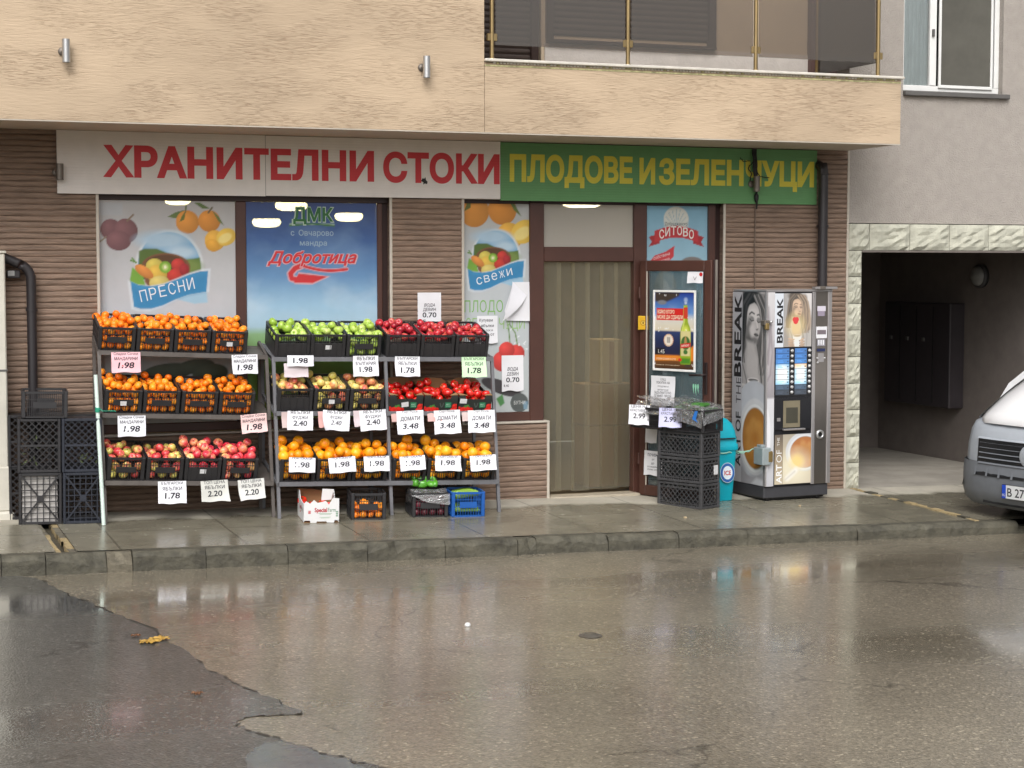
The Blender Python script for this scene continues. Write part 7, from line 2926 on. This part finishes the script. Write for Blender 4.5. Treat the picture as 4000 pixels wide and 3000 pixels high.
# door edge strip carries on the picture
cv = Cv(.074, 1.735, 200, (186, 182, 186))
cv.grad([(0, (186, 186, 192)), (.5, (206, 208, 212)), (.78, (208, 208, 212)), (.80, (150, 146, 150)), (1.1, (176, 170, 174)), (1.735, (206, 204, 206))])
cv.line([(.0, .95), (.03, 1.0), (.05, 1.2), (.03, 1.45)], .014, (140, 132, 136), soft=.02)
cv.line([(.05, .85), (.06, 1.0), (.07, 1.3)], .01, (150, 144, 148), soft=.02)
cv.line([(.0, 1.1), (.02, 1.3), (.0, 1.6)], .02, (132, 124, 128), soft=.03)
cv.ell(-.01, .42, .05, .29, (222, 222, 226), soft=.1)
mb = MB()
mb.grid(FM @ Matrix.Translation((.013, .137, .0)), cv, M_VINYL, w=.002)
mb.build('door_edge_picture', e)
# lit upper picture
cv = Cv(.298, .478, 330, (206, 196, 186))
woman(cv, .0, .0, .298, .478, True)
cv.ell(.13, .19, .09, .10, (255, 226, 150), soft=.95, a=.5)  # warm backlight glow painted into the picture
for dx, dy, q in ((-.012, .012, .022), (.012, .012, .022), (0, -.004, .026)):
    cv.ell(.128 + dx, .232 + dy, q, q, (226, 34, 40), soft=.15)
mb = MB()
mb.box(.09, .178, -.004, .004, 1.382, 1.862, M_BACKLIT, MC, col=lin((222, 226, 232)))
FL_ = FM @ Matrix.Translation((.180, 1.384, .0))
mb.grid(FL_, cv, M_BACKLIT, w=.004)
mb.text(FM, 'BREAK', .168, 1.62, .062, M_MBLK, bk, bold=.032, rot=math.pi / 2, fitw=.40, w=.0055)
mb.build('lit_picture', e)
# drink buttons: two lit columns
cv = Cv(.142, .415, 260, (60, 130, 200))
lab = [(52, 118, 190), (52, 122, 196), (60, 134, 208), (96, 176, 232), (255, 255, 255), (255, 255, 255), (120, 200, 240), (48, 78, 104), (36, 52, 70)]  # white middle rows paint the bulb's hot spot into the labels
mb = MB()
mb.box(.092, .486, -.002, .004, .945, 1.378, M_MBLK, MC)
for c_, (u0, u1) in enumerate(((.10, .243), (.303, .43))):
    for i, cl in enumerate(lab):
        z1 = 1.370 - i * .0465
        z0 = z1 - .0435
        if c_ == 1 and i == 3:
            cl = (255, 186, 84)
        cvb = Cv(u1 - u0, .0435, 300, cl)
        if i in (3, 6):  # painted glow spreading from the bulb into these rows
            cvb.ell((u1 - u0) / 2, .0 if i == 3 else .0435, .07, .04, (236, 250, 255), soft=.9)
        if i in (4, 5):
            cvb.ell(.0, .02, .02, .05, (196, 232, 250), soft=.9)
            cvb.ell(u1 - u0, .02, .02, .05, (196, 232, 250), soft=.9)
        mb.grid(FM @ Matrix.Translation((u0, z0, .0)), cvb, M_BACKLIT, w=.0035)
        if i not in (4, 5):
            for q in range(2):
                wd = random.uniform(.04, .07)
                mb.box(u0 + .02, u0 + .02 + wd, -.0048, -.0038, z0 + .012 + q * .012, z0 + .017 + q * .012, M_BACKLIT, MC, col=tuple(v * 1.5 + .03 for v in lin(cl)))
        mb.box(u1 - .022, u1 - .008, -.0048, -.0038, z0 + .014, z0 + .026, M_BACKLIT, MC, col=tuple(v * .35 for v in lin(cl)))
mb.build('drink_labels', e)
M_BTN = mat('button_grey', (190, 190, 190), rough=.3)
for u in (.273, .460):
    for i in range(9):
        mb = MB()
        mb.lathe([(.0, .016), (.010, .014), (.0145, .006), (.0145, 0)], M_BTN, 14, FM @ Matrix.Translation((u, 1.348 - i * .0465, .002)))
        mb.build('button', e)
# delivery niche
mb = MB()
M_NICHE = mat('niche_plastic', (120, 112, 92), rough=.4)
mb.box(.092, .486, -.008, .004, .640, .928, M_MBLK, MC, bev=.004)
mb.box(.18, .36, -.012, -.008, .66, .90, M_NICHE, MC, bev=.003)
mb.box(.21, .335, -.0135, -.012, .70, .84, mat('niche_dark', (66, 64, 54), rough=.3), MC)
mb.box(.17, .40, -.045, -.008, .636, .652, M_MSIL, MC, bev=.004)
mb.box(.115, .15, -.012, -.008, .72, .75, M_MSIL, MC)
mb.build('cup_niche', e)
# lit lower picture
cv = Cv(.303, .448, 260, (196, 180, 150))
cv.grad([(0, (206, 192, 166)), (.2, (204, 188, 158)), (.448, (176, 164, 144))])
coffee_cup(cv, .235, .28, .155, .14, False)
cv.ell(.12, .14, .17, .15, (255, 246, 214), soft=.95, a=.55)  # bright spot of the bulb behind, painted into the print
cv.ell(.15, .20, .07, .06, (255, 220, 120), soft=.95, a=.7)
cv.line([(.05, .05), (.14, .12)], .05, (246, 240, 226), soft=.03)
cv.line([(.03, .04), (.13, .11)], .012, (214, 206, 190), soft=.02)
cvs = Cv(.085, .448, 120, (132, 110, 84))
cvs.grad([(0, (206, 190, 160)), (.15, (176, 156, 126)), (.448, (92, 78, 62))])
mb = MB()
mb.grid(FM @ Matrix.Translation((.184, .150, .0)), cv, M_BACKLIT, w=.004)
mb.grid(FM @ Matrix.Translation((.097, .150, .0)), cvs, M_BACKLIT, w=.004)
mb.text(FM, 'ART', .172, .245, .060, M_BACKLIT, lin((246, 244, 240)), bold=.02, rot=math.pi / 2, fitw=.17, w=.0055)
mb.text(FM, 'OF', .172, .405, .060, M_BACKLIT, lin((246, 244, 240)), bold=-.01, rot=math.pi / 2, fitw=.11, w=.0055)
mb.text(FM, 'THE', .148, .535, .028, M_BACKLIT, lin((226, 220, 210)), bold=.0, rot=math.pi / 2, fitw=.075, w=.0055)
mb.build('lit_picture', e)
# coin column
mb = MB()
for u0, u1, v0, v1, cl in ((.545, .635, 1.70, 1.745, (206, 200, 212)), (.55, .625, 1.655, 1.699, (150, 140, 156)), (.535, .652, 1.455, 1.56, (226, 226, 230)), (.545, .64, 1.49, 1.53, (120, 110, 116)), (.545, .632, 1.385, 1.445, (150, 148, 156))):
    mb.box(u0, u1, .0008 if cl == (120, 110, 116) else .002, .006, v0, v1, M_VINYL, MC, col=lin(cl))
    if cl != (226, 226, 230):
        mb.build('label', e)
        mb = MB()
for i in range(3):
    mb.box(.558 + i * .024, .570 + i * .024, .0008, .002, 1.395, 1.44, M_VINYL, MC, col=lin((232, 232, 236)))
    mb.build('label', e)
    mb = MB()
mb = MB()
mb.box(.545, .632, .0, .006, 1.335, 1.362, mat('display', (40, 48, 84), rough=.15), MC)
mb.box(.555, .62, .002, .006, 1.24, 1.32, M_MSIL, MC)
for u, v in ((.55, 1.275), (.628, 1.275), (.553, 1.235)):
    mb.lathe([(.0, .012), (.008, .01), (.008, 0)], M_BTN, 10, FM @ Matrix.Translation((u, v, -.006)))
mb.build('coin_slot', e)
mb = MB()
mb.lathe([(.022, .004), (.024, .018), (.040, .014), (.043, 0)], M_STEEL, 24, FM @ Matrix.Translation((.588, .583, -.006)))
mb.lathe([(.0, .003), (.023, .005)], M_DARK, 24, FM @ Matrix.Translation((.588, .583, -.006)))
mb.build('coin_return', e)
# padlocks and hasps on the door edge
M_BRASS2 = mat('old_brass', (150, 128, 84), rough=.4, metal=.7)
mb = MB()
mb.box(-.035, .02, -.03, .045, 1.575, 1.625, M_DSTEEL, MC, bev=.008)
mb.box(-.03, .01, -.04, .0, 1.54, 1.60, M_BRASS2, MC, bev=.008)
mb.lathe([(.0, .02), (.012, .018), (.014, 0)], M_STEEL, 12, FM @ Matrix.Translation((.03, 1.61, .02)))
mb.build('padlock', e)
M_BOXG = mat('hasp_box', (156, 166, 168), rough=.4, metal=.3)
mb = MB()
mb.box(-.06, .03, -.05, .10, .335, .49, M_BOXG, MC, bev=.006)
mb.box(-.045, .0, .0, .07, .49, .515, M_BOXG, MC, bev=.004)
mb.box(.0, .05, -.055, -.02, .36, .46, M_BRASS2, MC, bev=.008)
mb.build('hasp_box', e)
mb = MB()
mb.box(.50, .74, -.03, .03, MHt + .021, MHt + .045, M_MSIL, MC, bev=.004)
mb.box(.55, .61, -.035, .03, MHt + .018, MHt + .05, M_DSTEEL, MC, bev=.004)
mb.build('top_bar', e)

# ================================================================== VAN
M_VW = mat('van_white', (236, 236, 238), rough=.18, var=.02, coat=.6)
M_VG = mat('van_grey_plastic', (112, 116, 122), rough=.5, var=.08, vscale=9)
M_VG2 = mat('van_silver_grey', (166, 172, 180), rough=.42, var=.06)
M_VB = mat('van_black', (24, 25, 28), rough=.4, var=.15)
M_VGL = mat('van_windscreen', (30, 36, 40), rough=.06, var=.1)
M_TYRE = mat('tyre', (26, 26, 26), rough=.85, var=.2)
VX, VY = 9.185, -2.36
VZ = road_z(VX) - .015
ev = empty('van', (VX + 2.4, VY, VZ), 'white van with a grey bumper and dark grille parked at the kerb on the right', 'van')
VM = Matrix.Translation((VX, VY, VZ)) @ Matrix.Rotation(R(12), 4, 'Z')


def vnose(y, k=.46):
    a_ = abs(y)
    return k * (.30 * a_ ** 2 + .62 * a_ ** 9)


prof = [(.10, .22), (.03, .27), (.0, .36), (.0, .52), (.015, .60), (.03, .74), (.07, .86), (.12, .93)]
profb = [(.10, .93), (.10, .98), (.16, 1.03), (.40, 1.17), (.75, 1.33), (.95, 1.40)]
profs = [(.95, 1.40), (1.30, 1.75), (1.62, 2.06), (1.72, 2.14)]
profr = [(1.72, 2.14), (1.95, 2.22), (2.6, 2.26), (5.2, 2.24), (5.32, 2.12), (5.36, .55)]
ysv = [-1.0, -.985, -.95, -.88, -.76, -.6, -.4, -.2, 0, .2, .4, .6, .76, .88, .95, .985, 1.0]


def skin(pr, m, name, wide=1.0, drop=.05, k=.46, fade=False):
    mb = MB()
    vs, fs = [], []
    for j, (px_, pz_) in enumerate(pr):
        for y in ysv:
            kk = k * max(.0, 1 - px_ / 3.2)
            yy = y * wide * (1 - .10 * max(0, (pz_ - 1.2)))
            vs.append((px_ + vnose(y, kk), yy, pz_ - drop * abs(y) ** 8))
    n = len(ysv)
    for j in range(len(pr) - 1):
        for i in range(n - 1):
            a_ = j * n + i
            fs.append((a_, a_ + n, a_ + n + 1, a_ + 1))
    mb.add(vs, fs, m, VM, smooth=True)
    return mb


mb = skin(prof[:5], M_VG, 'bumper', .99, 0.0)
mb.build('bumper', ev)
mb = skin([(.02, .60), (.035, .74), (.075, .86), (.13, .925), (.2, .95)], M_VG2, 'front', .96, 0)
mb.build('grille_surround', ev)
mb = skin(profb, M_VW, 'bonnet', .80, .04, .34)
mb.build('bonnet', ev)
mb = skin(profs, M_VGL, 'screen', .90, .03, .30)
mb.build('windscreen', ev)
mb = skin(profr, M_VW, 'roof', 1.0, .06, .22)
# side walls
for s_ in (-1, 1):
    pts = [(.55, .30), (.50, .62), (.62, .90), (.9, 1.22), (1.25, 1.42), (1.9, 2.08), (2.1, 2.17), (5.2, 2.18), (5.36, 2.05), (5.36, .35)]
    tri = geometry.tessellate_polygon([[Vector((x, z, 0)) for x, z in pts]])
    mb.add([(x, s_ * (1.0 - .10 * max(0, z - 1.2)), z) for x, z in pts], tri, M_VW, VM)
mb.build('body', ev)
# fenders / headlamps sweeping up beside the bonnet
M_HL = mat('headlamp_glass', (186, 186, 184), rough=.1, var=.25, vscale=14, coat=.8)
for s_ in (-1, 1):
    mb = MB()
    vs, fs = [], []
    for i in range(9):
        f = i / 8
        x, z = .20 + .85 * f, .93 + .46 * f
        vs += [(x + vnose(.78, .34), s_ * (.78 - .05 * f), z + .035 + .03 * math.sin(math.pi * f)), (x + .06 + vnose(.9, .40), s_ * (.92 - .03 * f), z - .02 + .03 * math.sin(math.pi * f)), (x + .15 + vnose(1, .46), s_ * .99, z - .16)]
    fs = [q for i in range(8) for q in ((i * 3, i * 3 + 3, i * 3 + 4, i * 3 + 1), (i * 3 + 1, i * 3 + 4, i * 3 + 5, i * 3 + 2))]
    mb.add(vs, fs, M_HL, VM, smooth=True)
    mb.build('headlight', ev)
# grille
mb = MB()


def strip(z0, z1, y0, y1, off, m, n=10, x0=.02, k=.46):
    vs = []
    for i in range(n + 1):
        y = y0 + (y1 - y0) * i / n
        vs += [(x0 + vnose(y, k) - off, y, z0), (x0 + .02 + vnose(y, k) - off, y, z1)]
    mb.add(vs, [(2 * i, 2 * i + 1, 2 * i + 3, 2 * i + 2) for i in range(n)], m, VM)


strip(.575, .80, -.60, .60, .004, M_VB, x0=.02)
for i in range(5):
    z = .592 + i * .044
    strip(z, z + .017, -.58, .58, .016 - i * .001, M_VG, x0=.02 + i * .006)
strip(.80, .815, -.62, .62, .018, M_VG2, x0=.055)
mb.build('grille', ev)
mb = MB()
Lg = VM @ wall(-.0, 0, .73, -math.pi / 2)
mb.lathe([(.0, .035), (.06, .034), (.075, .028), (.088, .03), (.095, .02), (.098, .0)], M_VG2, 24, VM @ Matrix(((0, 0, -1, .045), (-1, 0, 0, 0), (0, 1, 0, .69), (0, 0, 0, 1))))
mb.build('badge', ev)
mb = MB()
strip(.49, .56, -.62, .62, .006, M_VB, x0=.0)
for i in range(9):
    y = -.60 + i * .15
    strip(.488, .562, y - .012, y + .012, .012, M_VG, n=1, x0=.0)
strip(.255, .345, -.52, .52, .004, M_VB, x0=.03)
mb.build('intake', ev)
for s_ in (-1, 1):
    mb = MB()
    strip(.36, .42, s_ * .86 - .03, s_ * .86 + .03, .006, M_VB, n=2, x0=.0)
    mb.build('towing_cover', ev)
# plate
mb = MB()
PLM = VM @ Matrix(((0, 0, -1, -.018), (-1, 0, 0, .24), (0, 1, 0, .325), (0, 0, 0, 1)))
mb.box(0, .53, 0, .118, -.012, 0, M_VB, PLM)
mb.box(.004, .045, .003, .115, 0, .002, M_VINYL, PLM, col=lin((36, 74, 190)))
mb.box(.046, .526, .003, .115, 0, .002, M_VINYL, PLM, col=lin((216, 218, 220)))
mb.text(PLM, 'B 2794', .062, .022, .074, M_VINYL, INK, bold=.012, w=.003, align='L', fitw=.28)
mb.text(PLM, 'BG', .024, .02, .022, M_VINYL, lin((220, 220, 220)), w=.003, fitw=.028)
mb.build('number_plate', ev)
for wx, wy, s_ in ((1.0, .84, 1), (1.0, -.84, -1), (4.5, .84, 1), (4.5, -.84, -1)):
    gw = VM @ Vector((wx, wy, 0))
    gz = (pav(gw.x, gw.y) if gw.y > kerb_y(gw.x) else road_z(gw.x)) - VZ
    gz = min(gz, .11)
    WM = VM @ Matrix.Translation((wx, wy, .335 + gz)) @ Matrix.Rotation(math.pi / 2, 4, 'X')
    mb = MB()
    mb.lathe([(.20, -.105), (.31, -.105), (.335, -.08), (.335, .08), (.31, .105), (.20, .105)], M_TYRE, 32, WM)
    w_ = mb.build('wheel', ev)
    mb = MB()
    mb.lathe([(.0, -.07 * s_), (.08, -.08 * s_), (.17, -.05 * s_), (.205, -.10 * s_)], M_VG2, 24, WM)
    mb.build('rim', w_)
mb = MB()
mb.box(.35, 5.2, -.9, .9, .24, .5, M_VB, VM)
mb.build('underbody', ev)
for s_ in (-1,):
    mb = MB()
    mb.box(1.25, 1.42, s_ * 1.0 if s_ > 0 else -1.22, 1.22 if s_ > 0 else -1.0, 1.30, 1.62, M_VB, VM, bev=.04)
    mb.build('mirror', ev)

# ================================================================== LITTER AND LEAVES ON THE ROAD
M_LEAF = mat('yellow_leaf', (176, 140, 66), rough=.5, var=.4, vscale=30)
M_LEAF2 = mat('orange_leaf', (116, 80, 54), rough=.5, var=.4, vscale=30)


def leaf(x, y, s, rot, m, label):
    pts = []
    lobes = 5
    for i in range(40):
        t = 2 * math.pi * i / 40
        r = s * (.55 + .45 * abs(math.cos(lobes * t / 2)) ** 1.5) * (1 - .25 * math.cos(t))
        pts.append((r * math.cos(t + rot), r * math.sin(t + rot)))
    mb = MB()
    z = road_z(x) + .012
    rr = random.Random(int(x * 1000))
    vs = [(x, y, z + .003)] + [(x + a_, y + b_, z + rr.uniform(-.004, .010)) for a_, b_ in pts]
    mb.add(vs, [(0, i + 1, (i + 1) % 40 + 1) for i in range(40)], m)
    mb.bar((x, y, z + .004), (x - s * 1.3 * math.cos(rot), y - s * 1.3 * math.sin(rot), z + .003), .004, .003, m)
    thing(mb.build('fallen_leaf'), label, 'leaf')


leaf(1.70, -4.30, .065, .4, M_LEAF, 'larger yellow fallen leaf lying on the dark wet asphalt')
leaf(1.60, -4.36, .062, 2.6, M_LEAF, 'yellow fallen leaf beside the larger one on the dark asphalt')
leaf(1.57, -4.17, .032, 1.2, M_LEAF2, 'small orange leaf just behind the two yellow leaves')
leaf(1.637, -5.70, .03, 4.0, M_LEAF2, 'small brown leaf alone on the dark asphalt nearer the camera')
mb = MB()
mb.lathe([(.0, .022), (.012, .02), (.02, .01), (.018, 0)], M_WBOX, 8, Matrix.Translation((3.528, -4.45, road_z(3.53) + .002)))
thing(mb.build('paper_scrap'), 'white crumpled scrap lying alone on the brown asphalt', 'paper scrap')
for x, y, s_, lb in ((6.55, -1.33, .012, 'tiny yellowish scrap on the pavement in front of the crate stack'), (7.86, -.95, .010, 'tiny pale scrap on the pavement in front of the coffee machine')):
    mb = MB()
    mb.box(x - s_, x + s_, y - s_, y + s_, pav(x, y), pav(x, y) + .012, M_CARTP, bev=.003)
    thing(mb.build('paper_scrap'), lb, 'paper scrap')
# small cover in the road
M_IRON = mat('cast_iron', (104, 100, 93), rough=.35, metal=.4, var=.3, vscale=20)
mb = MB()
cx_, cy_ = 4.13, -4.94
mb.lathe([(.0, .012), (.05, .012), (.054, .008), (.06, .008), (.07, .003)], M_IRON, 24, Matrix.Translation((cx_, cy_, road_z(cx_))))
mb.box(cx_ - .04, cx_ + .04, cy_ - .005, cy_ + .005, road_z(cx_) + .012, road_z(cx_) + .016, M_IRON)
thing(mb.build('valve_cover'), 'small round iron valve cover set in the brown asphalt', 'cover')
